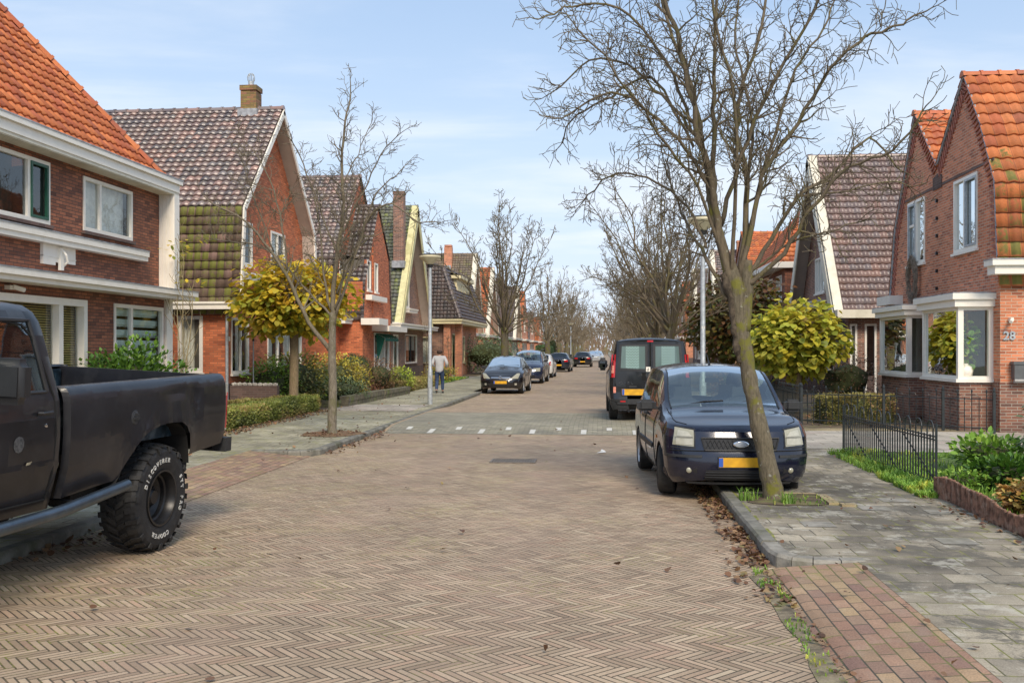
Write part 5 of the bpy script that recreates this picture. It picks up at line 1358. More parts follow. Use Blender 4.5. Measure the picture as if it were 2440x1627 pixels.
litter('brown leaves under the left hedge and along the left kerb',[(-7.66,-7.2,17,27,.102,900,.055,1.7),(-4.72,-4.45,16.5,22,0,260,.05,1.7),(-4.97,-4.6,4,10.6,.0,260,.055,1.6),(-5.9,-4.9,18.6,20.0,.105,160,.05,1)],2)
litter('scattered leaves over the road and pavements',[(-4.5,1.3,5,24,lambda x,y:zroad(y)+.004,60,.055,1),(1.5,3.8,5,17,.104,70,.045,1),(-7.5,-4.9,14,36,.104,130,.055,1),(3.55,3.82,8.6,12.5,.104,110,.05,1),(1.25,1.36,4.5,8.1,.02,90,.035,1)],3)
litter('leaf litter on the garden soil of the right garden',[(4.0,7.5,9,13,.11,420,.06,1),(4.6,8.0,22.0,26,.11,300,.06,1),(3.95,4.1,12.6,17,.1,90,.05,1)],4)
# tree pit soil, gutter soil strip, dry grass at the slender tree
def patch(name,cx,cy,rx,ry,z,mat,seed,n=26,label=None):
    mb=MB(); P=[]
    for k in range(n):
        a=2*pi*k/n; q=1+.22*noise.noise(V((cos(a)*2,sin(a)*2,seed))); P.append((cx+rx*cos(a)*q,cy+ry*sin(a)*q,z))
    for k in range(n): mb.poly([(cx,cy,z+.012),P[k],P[(k+1)%n]])
    return tag(mb.build(name,mat,recalc=False,smooth=True),kind='structure')
patch('tree_pit',2.05,11.4,.52,.42,.108,M['soil'],1); patch('tree_pit',-5.35,19.4,.6,.7,.108,plain('needle_litter',(.20,.12,.06),.95,.4,20,bump=.8),2)
mb=MB(); ys_=[-6+.25*i for i in range(57)]
for a,b in zip(ys_[:-1],ys_[1:]):
    fa=1.18+.07*noise.noise(V((0,a*1.7,3))); fb=1.18+.07*noise.noise(V((0,b*1.7,3))); mb.poly([(fa,a,.006),(1.31,a,.014),(1.31,b,.014),(fb,b,.006)])
tag(mb.build('gutter_soil',M['gutter_soil'],recalc=False),kind='structure')
mb=MB()
for k in range(5):
    a=11.02+k*.0; 
for x0,x1,y0,y1 in ((2.45,2.56,11.1,11.75),(1.62,2.45,11.75,11.85),(2.56,2.72,10.98,11.10)): mb.box((x0,y0,.06),(x1,y1,.125))
tag(mb.build('tree_pit_edging',M['yellowpave']),kind='structure')
# ------------------------------------------------------------------ street furniture
def lamp(label,x,y,z=.1,sticker=True):
    t=thing('street_lamp',label,'street lamp',(x,y,z),0,'street lamps along both pavements')
    mb=MB(); mb.lathe([(.075,0),(.075,1.05),(.055,1.1),(.05,4.15),(.035,4.17),(.035,4.28)],16); mb.box((-.04,-.079,.5),(.04,-.07,.9)); mb.build('pole',M['zinc'],t,smooth=True,auto=30)
    mb=MB(); mb.lathe([(.045,4.16),(.085,4.18),(.095,4.26),(.0,4.265)],20); mb.build('collar',M['black'],t,smooth=True,auto=30)
    mb=MB(); mb.lathe([(.09,4.26),(.20,4.36),(.32,4.455),(.335,4.475),(.335,4.53),(.32,4.535)],28); mb.build('lamp_shade',M['lampshade'],t,smooth=True,auto=35)
    mb=MB(); mb.lathe([(.345,4.53),(.345,4.545),(.25,4.565),(.05,4.58),(0,4.58)],28); mb.build('lamp_cap',M['black'],t,smooth=True,auto=35)
    if sticker: 
        mb=MB(); add_text(mb,'11' if x>0 else '13',.09,Matrix.Translation((0,-.054,2.15))@Matrix.Rotation(R(90),4,'X'),.003,.002); mb.build('number_sticker',M['white'],t)
    return t
M['lampshade']=plain('milky_lamp_plastic',(.66,.60,.42),.4,.08,8)
lamp('grey steel lamp post with cream bowl beside the walking person',-5.25,30.0)
lamp('lamp post with cream bowl behind the dark blue car and the leaning tree',2.16,21.9)
lamp('tiny far lamp post on the left pavement beyond the parked cars',-3.6,112,.1,False)

M['iron']=plain('black_iron',(.024,.030,.033),.4,.3,12)
def hoop_fence():
    a=V((3.98,12.35,.10)); b=V((3.82,16.3,.10)); d=b-a; L=d.length; d.normalize(); t=thing('hooped_fence','low black iron fence with hooped tops on the grass edge of the right pavement','fence',a)
    mb=MB(); P=lambda s,z:d*s+V((0,0,z))
    for z in (.60,.64,.10): mb.tube([P(0,z),P(L,z)],.010,5)
    mb.build('rail',M['iron'],t)
    mb=MB(); n=40
    for i in range(n+1):
        s=L*i/n; mb.tube([P(s,0),P(s,.66 if i%4 not in(1,3) else .72)],.0105,5)
    mb.build('bars',M['iron'],t)
    for i in range(10):
        mb=MB(); c=L*(i*4+2)/n; w=L/n
        mb.tube([P(c-w,.66)]+[P(c-w*cos(pi*k/8),.74+.085*sin(pi*k/8)) for k in range(9)]+[P(c+w,.66)],.009,5)
        mb.build('hoop',M['iron'],t)
    mb=MB(); 
    for s0,s1 in ((.05,1.15),(1.45,2.55),(2.8,3.85)): mb.tube([P(s0,.12),P(s1,.58)],.009,5)
    mb.build('brace',M['iron'],t)
    for s in (0,L): 
        mb=MB(); mb.tube([P(s,-.05),P(s,.80)],.015,6); mb.build('post',M['iron'],t)
hoop_fence()
def spear_fence(label,pts,h,posts=True):
    a=V(pts[0]); t=thing('spearhead_fence',label,'fence',a)
    rail=MB(); bars=MB()
    for p,q in zip(pts[:-1],pts[1:]):
        p=V(p)-a; q=V(q)-a; L=(q-p).length; d=(q-p).normalized(); n=max(1,int(L/.13))
        for z in (.10,h-.17): rail.tube([p+d*0+V((0,0,z)),q+V((0,0,z))],.011,5)
        for i in range(n+1):
            c=p+d*(L*i/n); hh=h if i%2==0 else h-.14
            bars.tube([c+V((0,0,.02)),c+V((0,0,hh))],.009,4)
            if i%2==0:
                bars.tube([c+V((0,0,hh-.05)),c+V((0,0,hh-.02)),c+V((0,0,hh)),c+V((0,0,hh+.03))],[.010,.020,.016,.003],6)
                if i<n: rail.tube([c+V((0,0,h-.12))+d*.0,c+d*.03+V((0,0,h-.08)),c+d*.065+V((0,0,h-.10)),c+d*.10+V((0,0,h-.08)),c+d*.13+V((0,0,h-.12))],.006,4)
        if posts:
            for c in ((p,q) if (q+a-V(pts[-1])).length<.01 else (p,)):
                mb=MB(); mb.box((c.x-.025,c.y-.025,-.05),(c.x+.025,c.y+.025,h-.02)); mb.tube([c+V((0,0,h-.02)),c+V((0,0,h+.01)),c+V((0,0,h+.05)),c+V((0,0,h+.08))],[.02,.03,.025,.004],8); mb.build('post',M['iron'],t)
    rail.build('rail',M['iron'],t); bars.build('bars',M['iron'],t)
spear_fence('black spearhead iron fence running before the white box bays',[(4.45,22.9,.1),(6.0,22.0,.1),(7.0,21.3,.1),(7.75,20.6,.1)],.85)
spear_fence('black spearhead iron fence along the right pavement beside the lime green globe tree',[(4.45,23.05,.1),(4.5,27,.1),(4.5,31,.1),(4.5,35,.1)],.85)
spear_fence('inner iron fence parting the two gardens behind the hedge',[(4.6,29.9,.1),(7.2,29.9,.1)],.95)

M['log']=plain('weathered_log_wood',(.24,.125,.082),.85,.55,11,dirt=((.42,.31,.24),.6),dscale=9,bump=.5)
t=thing('log_edging','wavy red-brown log roll edging along the right garden','garden edging',(3.8,11.85,.08))
mb=MB(); y=0; rr=random.Random(4)
while y<6.8:
    r=rr.uniform(.013,.020); x=.03*sin(y*1.3)+.02*sin(y*2.9)-.012*y; h=.24+.03*sin(y*2.1)+.02*sin(y*5)+rr.gauss(0,.004)
    mb.tube([(x,-y,-.05),(x+rr.gauss(0,.003),-y,h-.01),(x,-y,h)],[r,r,r*.8],8); y+=r*1.75
mb.build('logs',M['log'],t)
M['timber']=plain('mossy_old_timber',(.15,.13,.09),.9,.35,6,dirt=((.14,.17,.03),.7),dscale=2.5,bump=.6)
for lab,x0,y0,x1,y1,h,w in (('mossy railway sleeper edging the left garden, nearer and longer piece',-7.55,28.6,-7.45,33.0,.30,.24),('mossy railway sleeper edging the left garden, farther piece by the brown-red bushes',-7.45,33.2,-7.35,37.0,.28,.22),('low dark sleeper just behind the slender grey tree',-8.3,28.3,-7.6,28.3,.20,.16)):
    t=thing('timber_edging',lab,'garden edging',(x0,y0,.1)); d=V((x1-x0,y1-y0,0)); L=d.length; mb=MB(); A=Matrix.Rotation(math.atan2(d.y,d.x),4,'Z')
    n=5
    for i in range(n): 
        j=rr.uniform(-.012,.012); mb.box((L*i/n,-w/2+j,-.05),(L*(i+1)/n-.004,w/2+j,h*.5),A); mb.box((L*i/n+.02,-w/2-.02+j,h*.5+.004),(L*(i+1)/n+.015,w/2+.02-j,h+j),A)
    mb.build('beam',M['timber'],t)
t=thing('garden_wall','low dark brick planter wall beside the downpipe of the mossy roofed house','wall',(-10.0,26.2,.1))
mb=MB(); mb.box((0,-.2,-.1),(1.3,.0,.70)); mb.build('wall',M['brick_dark'],t); mb=MB()
for i in range(9): mb.blob((.1+i*.14,-.1,.73),(.09,.08,.06),1,.4,2)
mb.build('stones',plain('pale_stones',(.5,.47,.42),.9,.2,9),t)
t=thing('sign_post','thin grey pole standing in front of the orange brick wall behind the globe tree','pole',(-9.55,26.55,.1)); mb=MB(); mb.tube([(0,0,0),(0,0,1.9)],.018,8); mb.build('pole',M['zinc'],t); mb=MB(); mb.lathe([(.03,1.9),(.03,1.96),(0,1.98)],8); mb.build('cap',M['black'],t)
# twig wreath on the wall
t=thing('twig_wreath','oval wreath of bare twigs hung on the red brick wall under the far window','wreath',(7.93,26.35,3.55)); mb=MB(); rr=random.Random(8)
for i in range(190):
    a0=rr.uniform(0,2*pi); ra=rr.uniform(.25,.40); k=rr.uniform(-.05,.07)
    mb.tube([(-rr.uniform(.0,.12)+.02,cos(a0+.3*j)*(ra+rr.gauss(0,.012)),sin(a0+.3*j)*(ra+k)*1.45) for j in range(5)],.007,4)
mb.build('twigs',plain('wreath_twig',(.26,.21,.16),.9,.35,12),t)
# mailbox
t=thing('mailbox','dark grey wall mailbox on the side wall of the red brick corner house','mailbox',(8.45,20.94,1.12))
mb=MB(); mb.box((-.24,-.17,.06),(.30,-.005,.40)); mb.box((-.26,-.19,.36),(.32,-.005,.42)); mb.build('box',plain('grey_metal',(.11,.115,.12),.4,.1),t)
mb=MB(); mb.tube([(-.24,-.14,.03),(.30,-.14,.03)],.05,10); mb.build('newspaper_roll',plain('pale_metal',(.25,.25,.25),.35,.1),t)
mb=MB(); mb.box((-.02,-.178,.18),(.10,-.17,.20)); mb.build('lock',M['black'],t)
# house plant and round vase on the sill of the near bay
t=thing('potted_plant','tall climbing house plant on a moss pole behind the near bay window','plant',(7.62,21.72,1.18)); mb=MB(); mb.lathe([(0,0),(.10,0),(.13,.2),(.11,.2)],14); mb.build('pot',M['white'],t)
mb=MB(); mb.tube([(0,0,.1),(.02,0,.7),(0,0,1.35)],.03,7); mb.build('stem',plain('moss_pole',(.28,.17,.07),.9,.3),t)
mb=MB(); foliage(mb,(0,0,.75),(.22,.3,.6),160,.12,HEART,random.Random(4),.2,.5); mb.build('leaves',M['lf_bright'],t,recalc=False)
t=thing('round_vase','round pale vase standing low in the near bay window','vase',(7.50,21.46,1.18)); mb=MB(); mb.lathe([(0,0),(.06,0),(.13,.07),(.15,.15),(.12,.24),(.05,.29),(.06,.31)],18); mb.build('body',M['white'],t,smooth=True)
# bins far down the left pavement
for i,(x,y,l,c) in enumerate(((-4.0,103,'dark wheelie bin, nearer of the two far down the left pavement',(.03,.035,.04)),(-3.7,107,'second dark wheelie bin far down the left pavement, by the lamp post',(.02,.03,.03)))):
    t=thing('wheelie_bin',l,'bin',(x,y,.1),.3,'wheelie bins'); mb=MB()
    mb.poly([(-.24,-.25,0),(.24,-.25,0),(.24,.25,0),(-.24,.25,0)]); T4=[(-.29,-.33,1.0),(.29,-.33,1.0),(.29,.33,1.0),(-.29,.33,1.0)]; B4=[(-.24,-.25,0),(.24,-.25,0),(.24,.25,0),(-.24,.25,0)]
    for k in range(4): mb.poly([B4[k],B4[(k+1)%4],T4[(k+1)%4],T4[k]])
    m_=plain('bin_plastic_%d'%i,c,.5,.1); mb.build('bin_body',m_,t); mb=MB(); mb.box((-.31,-.36,1.0),(.31,.36,1.07)); mb.build('lid',m_,t)
    for s in(-1,1): mb=MB(); mb.lathe([(0,-.03),(.1,-.03),(.1,.03),(0,.03)],12,Matrix.Translation((s*.27,.28,.1))@Matrix.Rotation(R(90),4,'Y')); mb.build('wheel',M['black'],t)
t=thing('paper_scrap','small white scrap of litter lying on the road left of the dark blue car','litter',(-.05,17.2,.01),.4); mb=MB(); mb.poly([(-.08,-.04,0),(.09,-.05,.01),(.10,.03,.03),(-.02,.05,.0)]); mb.poly([(.02,.03,.02),(.1,.02,.03),(.07,.09,.05)]); mb.build('paper',M['white'],t)
# ------------------------------------------------------------------ vehicles
def paint(name,c,rough=.22,coat=.8,metal=.3,dirt=.15):
    return plain(name,c,rough,.06,3,metal=metal,coat=coat,dirt=((.12,.11,.10),dirt),dscale=2.5)
M['tyre']=plain('tyre_rubber',(.018,.018,.018),.85,.25,12,dirt=((.07,.065,.055),.3),dscale=6,bump=.3)
M['alloy']=plain('alloy_rim',(.45,.46,.47),.35,.1,8,metal=.7)
M['steelrim']=plain('black_steel_rim',(.02,.02,.022),.35,.2,8,metal=.4)
M['plastic']=plain('dark_plastic',(.025,.026,.028),.55,.15,14)
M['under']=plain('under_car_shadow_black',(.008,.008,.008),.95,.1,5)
M['seat']=plain('grey_seat_cloth',(.07,.075,.08),.9,.15,10)
M['chrome']=plain('chrome',(.75,.76,.78),.12,.03,4,metal=1)
M['plate']=plain('yellow_number_plate',(.78,.42,.015),.45,.10,11)
M['plateblue']=plain('blue_plate_band',(.03,.10,.45),.5,.1)
def plate_mat():
    m=MT('blurred_yellow_plate'); o=m.obj(); n=m.noise(o,9,1,.4).step(.35,.65)
    m.base(m.mix(n*.55,(.80,.43,.02),(.50,.25,.02))).rough(.4); return m.mat
M['plate']=plate_mat()
def lens(name,c,rough=.08,em=0):
    m=MT(name); n=m.noise(m.obj(),25,3,.6); m.base(m.mulc(c,n*.5+.75)).rough(rough); m.set(Coat_Weight=1.0); return m.mat
M['headlamp']=lens('hazy_headlamp',(.34,.33,.25),.12); M['headlamp2']=lens('headlamp_divider',(.22,.21,.17),.2); M['lampchrome']=lens('lamp_reflector',(.44,.43,.36),.10)
M['red']=lens('red_lamp',(.50,.012,.015)); M['redlit']=lens('pale_red_lamp',(.8,.30,.22)); M['amber']=lens('amber_lamp',(.7,.22,.02))
def cr(keys,y):
    """catmull-rom in a sorted key table [(y, a, b, ...)]"""
    n=len(keys)
    if y<=keys[0][0]: return keys[0][1:]
    if y>=keys[-1][0]: return keys[-1][1:]
    i=max(k for k in range(n) if keys[k][0]<=y); 
    if i>=n-1: return keys[-1][1:]
    y0,y1=keys[i][0],keys[i+1][0]; t=(y-y0)/(y1-y0); out=[]
    for c in range(1,len(keys[0])):
        p1=keys[i][c];p2=keys[i+1][c]
        d=lambda a,b:(keys[b][c]-keys[a][c])/(keys[b][0]-keys[a][0])
        m=d(i,i+1); m0=d(i-1,i) if i>0 else m; m1=d(i+1,i+2) if i<n-2 else m
        s0=(m0+m)/2 if m0*m>0 else 0; s1=(m+m1)/2 if m*m1>0 else 0
        s0=max(-3*abs(m),min(3*abs(m),s0)); s1=max(-3*abs(m),min(3*abs(m),s1)); h=y1-y0
        out.append((2*t**3-3*t*t+1)*p1+(t**3-2*t*t+t)*h*s0+(3*t*t-2*t**3)*p2+(t**3-t*t)*h*s1)
    return out
class Car:
    """keys: y, z_bottom, w_low, w_max, z_belt, w_belt, z_edge, w_edge, z_top ; y=0 at the front bumper"""
    def __init__(s,name,label,cat,loc,rz,keys,L,wheels,wr,paint_m,front,rear,ws,rw,side,group=None,ww=.20,arch=1.13,fr_r=.42,fr_n=2.6,rr_r=.28,rr_n=3.0,rim='alloy',gl='car_glass',track=None,front_lean=None,rear_lean=None,dark_low=None,spokes=7,flip=False,steer=0):
        s.steer=steer
        s.t=thing(name,label,cat,loc,rz,group); s.keys=keys; s.L=L; s.wheels=wheels; s.wr=wr; s.arch=arch; s.paint=paint_m
        s.fr=(fr_r,fr_n); s.rr=(rr_r,rr_n); s.fl=front_lean or [(0,0),(2,0)]; s.rl=rear_lean or [(0,0),(2,0)]
        W=max(k[3] for k in keys); s.W=W
        ys=set()
        N=14
        for k in range(N+1):
            f=k/N
            ys.add(round(fr_r*(1-(1-f**fr_n)**(1/fr_n)),4)); ys.add(round(L-rr_r*(1-(1-f**rr_n)**(1/rr_n)),4))
        for c in wheels:
            for k in range(17):
                a=pi*k/16; ys.add(round(c+wr*arch*cos(a),4))
        for i in range(60): ys.add(round(L*i/60,4))
        for a,b in list(ws)+list(rw)+[(q[0],q[1]) for q in side]: ys.add(a); ys.add(b)
        ys=sorted(y for y in ys if 0<=y<=L)
        out=[ys[0]]
        for y in ys[1:]:
            if y-out[-1]>.004: out.append(y)
        s.ys=out; s.secs=[s.section(y) for y in out]; NP=len(s.secs[0])
        s.iB=7; s.iE=11
        body=MB(); wind=MB(); sidew={(a,b):MB() for a in(1,-1) for b in range(len(side))}; rearw=MB(); dark=MB()
        for j in range(len(out)-1):
            ym=(out[j]+out[j+1])/2
            for i in range(NP-1):
                for sg in (1,-1):
                    q=[s.secs[j][i],s.secs[j][i+1],s.secs[j+1][i+1],s.secs[j+1][i]]
                    q=[V((sg*p.x,p.y,p.z)) for p in q]
                    if sg<0: q=q[::-1]
                    tgt=body
                    if i>=s.iE+1 and any(a<=ym<=b for a,b in ws): tgt=wind
                    elif i>=s.iE+1 and any(a<=ym<=b for a,b in rw): tgt=rearw
                    elif s.iB<=i<s.iE and any(e[0]<=ym<=e[1] for e in side): tgt=sidew[(sg,[e[0]<=ym<=e[1] for e in side].index(True))]
                    elif dark_low and i<dark_low: tgt=dark
                    tgt.poly(q)
        def fin(mb,nm,mt,auto=38): 
            return mb.build(nm,mt,s.t,smooth=True,auto=auto) if mb.f else None
        s.body=fin(body,'body',paint_m)
        g=M[gl]
        fin(wind,'windscreen',g); [fin(m_,'side_window',g) for m_ in sidew.values()]; fin(rearw,'rear_window',g)
        if dark.f: fin(dark,'lower_cladding',M['plastic'])
        # underside and inner block
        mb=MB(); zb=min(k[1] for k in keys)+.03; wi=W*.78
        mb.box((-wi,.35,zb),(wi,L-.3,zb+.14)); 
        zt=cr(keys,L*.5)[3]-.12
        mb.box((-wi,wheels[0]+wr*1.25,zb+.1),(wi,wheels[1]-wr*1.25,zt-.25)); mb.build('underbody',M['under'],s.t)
        mb=MB(); mb.box((-W*.82,ws[0][0]+.05 if ws else L*.3,zt-.3),(W*.82,(ws[0][0]+.55) if ws else L*.3+.3,zt+.0)); mb.build('dashboard',M['plastic'],s.t)
        for r_ in (L*.48,L*.70):
            for sg in (-1,1):
                mb=MB(); c=sg*W*.45
                mb.prism([(c-.24,zt-.35),(c+.24,zt-.35),(c+.23,zt+.18),(c+.12,zt+.24),(c+.11,zt+.38),(c-.11,zt+.38),(c-.12,zt+.24),(c-.23,zt+.18)],r_,r_+.12,lambda a,b,h:(a,h,b)); mb.build('seat',M['seat'],s.t)
        # wheels
        tr=track or W-.012
        for c in wheels:
            for sg in (-1,1): s.wheel(sg*tr,c,wr,ww,sg,M[rim],spokes)
            mb=MB(); n=12; R_=wr*arch*1.0; xi=W*.60
            for k in range(n):
                a0=pi*k/n; a1=pi*(k+1)/n
                for sg in (-1,1):
                    mb.poly([(sg*W*.985,c+R_*cos(a0),wr+R_*sin(a0)),(sg*W*.985,c+R_*cos(a1),wr+R_*sin(a1)),(sg*xi,c+R_*cos(a1),wr+R_*sin(a1)),(sg*xi,c+R_*cos(a0),wr+R_*sin(a0))])
                    mb.poly([(sg*xi,c+R_*cos(a0),wr+R_*sin(a0)),(sg*xi,c+R_*cos(a1),wr+R_*sin(a1)),(sg*xi,c,wr)])
            mb.build('wheel_arch_liner',M['under'],s.t,recalc=False)
    def zbot(s,y,z):
        for c in s.wheels:
            R_=s.wr*s.arch
            if abs(y-c)<R_: z=max(z,s.wr*.98+sqrt(R_*R_-(y-c)**2))
        return z
    def plan(s,y):
        k=1.0; r,n=s.fr
        if y<r: k=min(k,max(0,1-(1-y/r)**n)**(1/n))
        r,n=s.rr; q=s.L-y
        if q<r: k=min(k,max(0,1-(1-q/r)**n)**(1/n))
        return k
    def lin(s,tab,z):
        if z<=tab[0][0]: return tab[0][1]
        for (a,va),(b,vb) in zip(tab[:-1],tab[1:]):
            if z<=b: 
                t=(z-a)/(b-a); return va+(vb-va)*t
        return tab[-1][1]
    def section(s,y):
        zb,wl,wm,zbe,wbe,ze,we,zt=cr(s.keys,y); z0=s.zbot(y,zb); k=s.plan(y)
        P=[]
        hb=zbe-z0
        for f,w in ((0,wl),(.10,wl+(wm-wl)*.55),(.25,wl+(wm-wl)*.85),(.45,wm),(.62,wm),(.80,wm*.6+max(wbe,wm*.985)*.4),(.93,(wm*.35+wbe*.65))):
            P.append((w,z0+hb*f))
        if z0>zb+.02:   # wheel arch edge stays out
            P=[(max(w,wm*.992),z) for w,z in P[:4]]+P[4:]
        P.append((wbe,zbe))
        for f in (.25,.5,.75,1.0): P.append((wbe+(we-wbe)*f+.012*sin(pi*f),zbe+(ze-zbe)*f))
        for f in (.93,.84,.68,.48,.25,0.0):
            P.append((we*f,ze+(zt-ze)*(1-f**2.6)))
        out=[]
        for w,z in P:
            yy=y
            fy=max(0,1-y/.55); yy+=s.lin(s.fl,z)*fy
            ry=max(0,1-(s.L-y)/.5); yy-=s.lin(s.rl,z)*ry
            out.append(V((w*k,yy,z)))
        return out
    def yface(s,x,z,rear=False):
        """surface position of the nose (or tail) at x, z"""
        y=0 if not rear else s.L; 
        lo,hi=(0,s.fr[0]) if not rear else (s.L-s.rr[0],s.L)
        def hw(y):
            zb,wl,wm,zbe,wbe,ze,we,zt=cr(s.keys,y)
            if z<zbe: f=(z-zb)/max(.01,zbe-zb); w=wl+(wm-wl)*min(1,f/.45) if f<.45 else (wm if f<.62 else wm+(wbe-wm)*(f-.62)/.38)
            else:
                f=min(1,(z-zbe)/max(.01,ze-zbe)); w=wbe+(we-wbe)*f
            return w*s.plan(y)
        a,b=lo,hi
        for _ in range(22):
            m=(a+b)/2
            inside=hw(m)>abs(x)
            if not rear:
                if inside: b=m
                else: a=m
            else:
                if inside: a=m
                else: b=m
        y=(a+b)/2
        if not rear: return y+s.lin(s.fl,z)*max(0,1-y/.55)
        return y-s.lin(s.rl,z)*max(0,1-(s.L-y)/.5)
    def patch(s,mb,c,eps=.006,rear=False,n=8,thick=None):
        """c: four (x,z) corners; surface-hugging patch"""
        sg=1 if rear else -1; m=max(3,n//2); G=[]
        for j in range(m+1):
            row=[]
            for i in range(n+1):
                u=i/n; v=j/m
                x=(c[0][0]*(1-u)+c[1][0]*u)*(1-v)+(c[3][0]*(1-u)+c[2][0]*u)*v
                z=(c[0][1]*(1-u)+c[1][1]*u)*(1-v)+(c[3][1]*(1-u)+c[2][1]*u)*v
                row.append(V((x,s.yface(x,z,rear)+sg*eps,z)))
            G.append(row)
        for j in range(m):
            for i in range(n): mb.poly([G[j][i],G[j][i+1],G[j+1][i+1],G[j+1][i]])
        # skirts back to the body
        E_=[G[0][i] for i in range(n+1)]+[G[j][n] for j in range(1,m+1)]+[G[m][i] for i in range(n-1,-1,-1)]+[G[j][0] for j in range(m-1,0,-1)]
        d=V((0,-sg*(eps+.01),0))
        for i in range(len(E_)): a=E_[i]; b=E_[(i+1)%len(E_)]; mb.poly([a,b,b+d,a+d])
    def part(s,nm,mt,patches,eps=.006,rear=False,both=False,parent=None,n=8):
        for sg in ((1,-1) if both else (1,)):
            mb=MB()
            for c in patches: s.patch(mb,[(sg*x,z) for x,z in c],eps,rear,n)
            o=mb.build(nm,M[mt] if isinstance(mt,str) else mt,parent or s.t,smooth=True,auto=40)
        return o
    def wheel(s,x,y,r,w,sg,rim,spokes):
        T_=Matrix.Translation((x,y,r))@(Matrix.Translation((-sg*w/2,0,0))@Matrix.Rotation(R(s.steer),4,'Z')@Matrix.Translation((sg*w/2,0,0)) if y<s.L/2 else Matrix.Identity(4))@Matrix.Rotation(R(90)*sg,4,'Y')   # local z outwards
        mb=MB(); ri=r*.66
        mb.lathe([(ri,-w),(r*.93,-w),(r*.985,-w*.93),(r,-w*.8),(r,-w*.2),(r*.985,-w*.07),(r*.93,0),(r*.8,.006),(ri,-.004)],36,T_); tw_=mb.build('wheel',M['tyre'],s.t,smooth=True,auto=35)
        mb=MB(); mb.lathe([(ri,-.004),(ri*.96,-.012),(ri*.92,-.05),(ri*.9,-w*.6),(0,-w*.6)],30,T_)
        mb.lathe([(r*.13,-.03),(r*.11,-.015),(0,-.012)],14,T_)
        for k in range(spokes):
            a=2*pi*k/spokes; Q=T_@Matrix.Rotation(a,4,'Z'); 
            p=[Q@V((r*.08,-r*.05,-.03)),Q@V((ri*.95,-r*.085,-.022)),Q@V((ri*.95,r*.085,-.022)),Q@V((r*.08,r*.05,-.03))]
            mb.poly(p); b_=[Q@V((r*.08,-r*.05,-.07)),Q@V((ri*.95,-r*.085,-.06)),Q@V((ri*.95,r*.085,-.06)),Q@V((r*.08,r*.05,-.07))]
            for i in range(4): mb.poly([p[i],p[(i+1)%4],b_[(i+1)%4],b_[i]])
        mb.build('rim',rim,tw_,smooth=True,auto=35)
    def mirrors(s,y,z,w,mt='plastic',size=(.20,.09,.13)):
        for sg in (-1,1):
            mb=MB(); bm=bmesh.new(); bmesh.ops.create_cube(bm,size=1); bmesh.ops.bevel(bm,geom=bm.edges[:]+bm.verts[:],offset=.22,segments=3,affect='EDGES')
            n=len(mb.v); cx=sg*(w+.115)
            for v in bm.verts: mb.v.append((cx+v.co.x*size[0],y+v.co.y*size[1]+.02*sg*v.co.x*0,z+v.co.z*size[2]))
            for f in bm.faces: mb.f.append(tuple(n+v.index for v in f.verts)); mb.uv.append(None); mb.m.append(0)
            bm.free(); mb.box((sg*(w-.03),y-.02,z-.05),(sg*(w+.06),y+.03,z-.015)); mb.build('wing_mirror',M[mt] if isinstance(mt,str) else mt,s.t,smooth=True,auto=30)
    def seam(s,ys,zfun=None,i0=0,i1=11,w=.006,nm='door_seam'):
        for y in ys:
            P=s.section(y)[i0:i1+1]
            for sg in(-1,1): mb=MB(); mb.tube([V((sg*(p.x+.001),p.y,p.z)) for p in P],w,4); mb.build(nm,M['under'],s.t)
    def plate(s,z,rear=False,w=.26,x=0,h=.055,eps=.012,up=0):
        yb=min(s.yface(x,z-h,rear),s.yface(x,z+h,rear)) if not rear else max(s.yface(x,z-h,rear),s.yface(x,z+h,rear))
        sg=1 if rear else -1; mb=MB(); y=yb+sg*eps
        mb.box((x-w,y,z-h),(x+w,y-sg*.01,z+h)); p=mb.build('number_plate',M['plate'],s.t)
        mb=MB(); xs=(x-w,x-w+.05) if not rear else (x+w-.05,x+w)
        # blue strip is at the reader's left
        xs=(x-w,x-w+.048) if not rear else (x+w-.048,x+w)
        mb.box((xs[0],y+sg*.002,z-h+.004),(xs[1],y-sg*.002,z+h-.004)); mb.build('country_band',M['plateblue'],p)
        mb=MB(); mb.box((x-w-.012,y-sg*.004,z-h-.012),(x+w+.012,y-sg*.014,z+h+.012)); mb.build('plate_holder',M['black'],p)
    def wiper(s,y0,z,parts):
        mb=MB()
        for P in parts: mb.tube(P,.009,5)
        mb.build('wiper',M['black'],s.t)

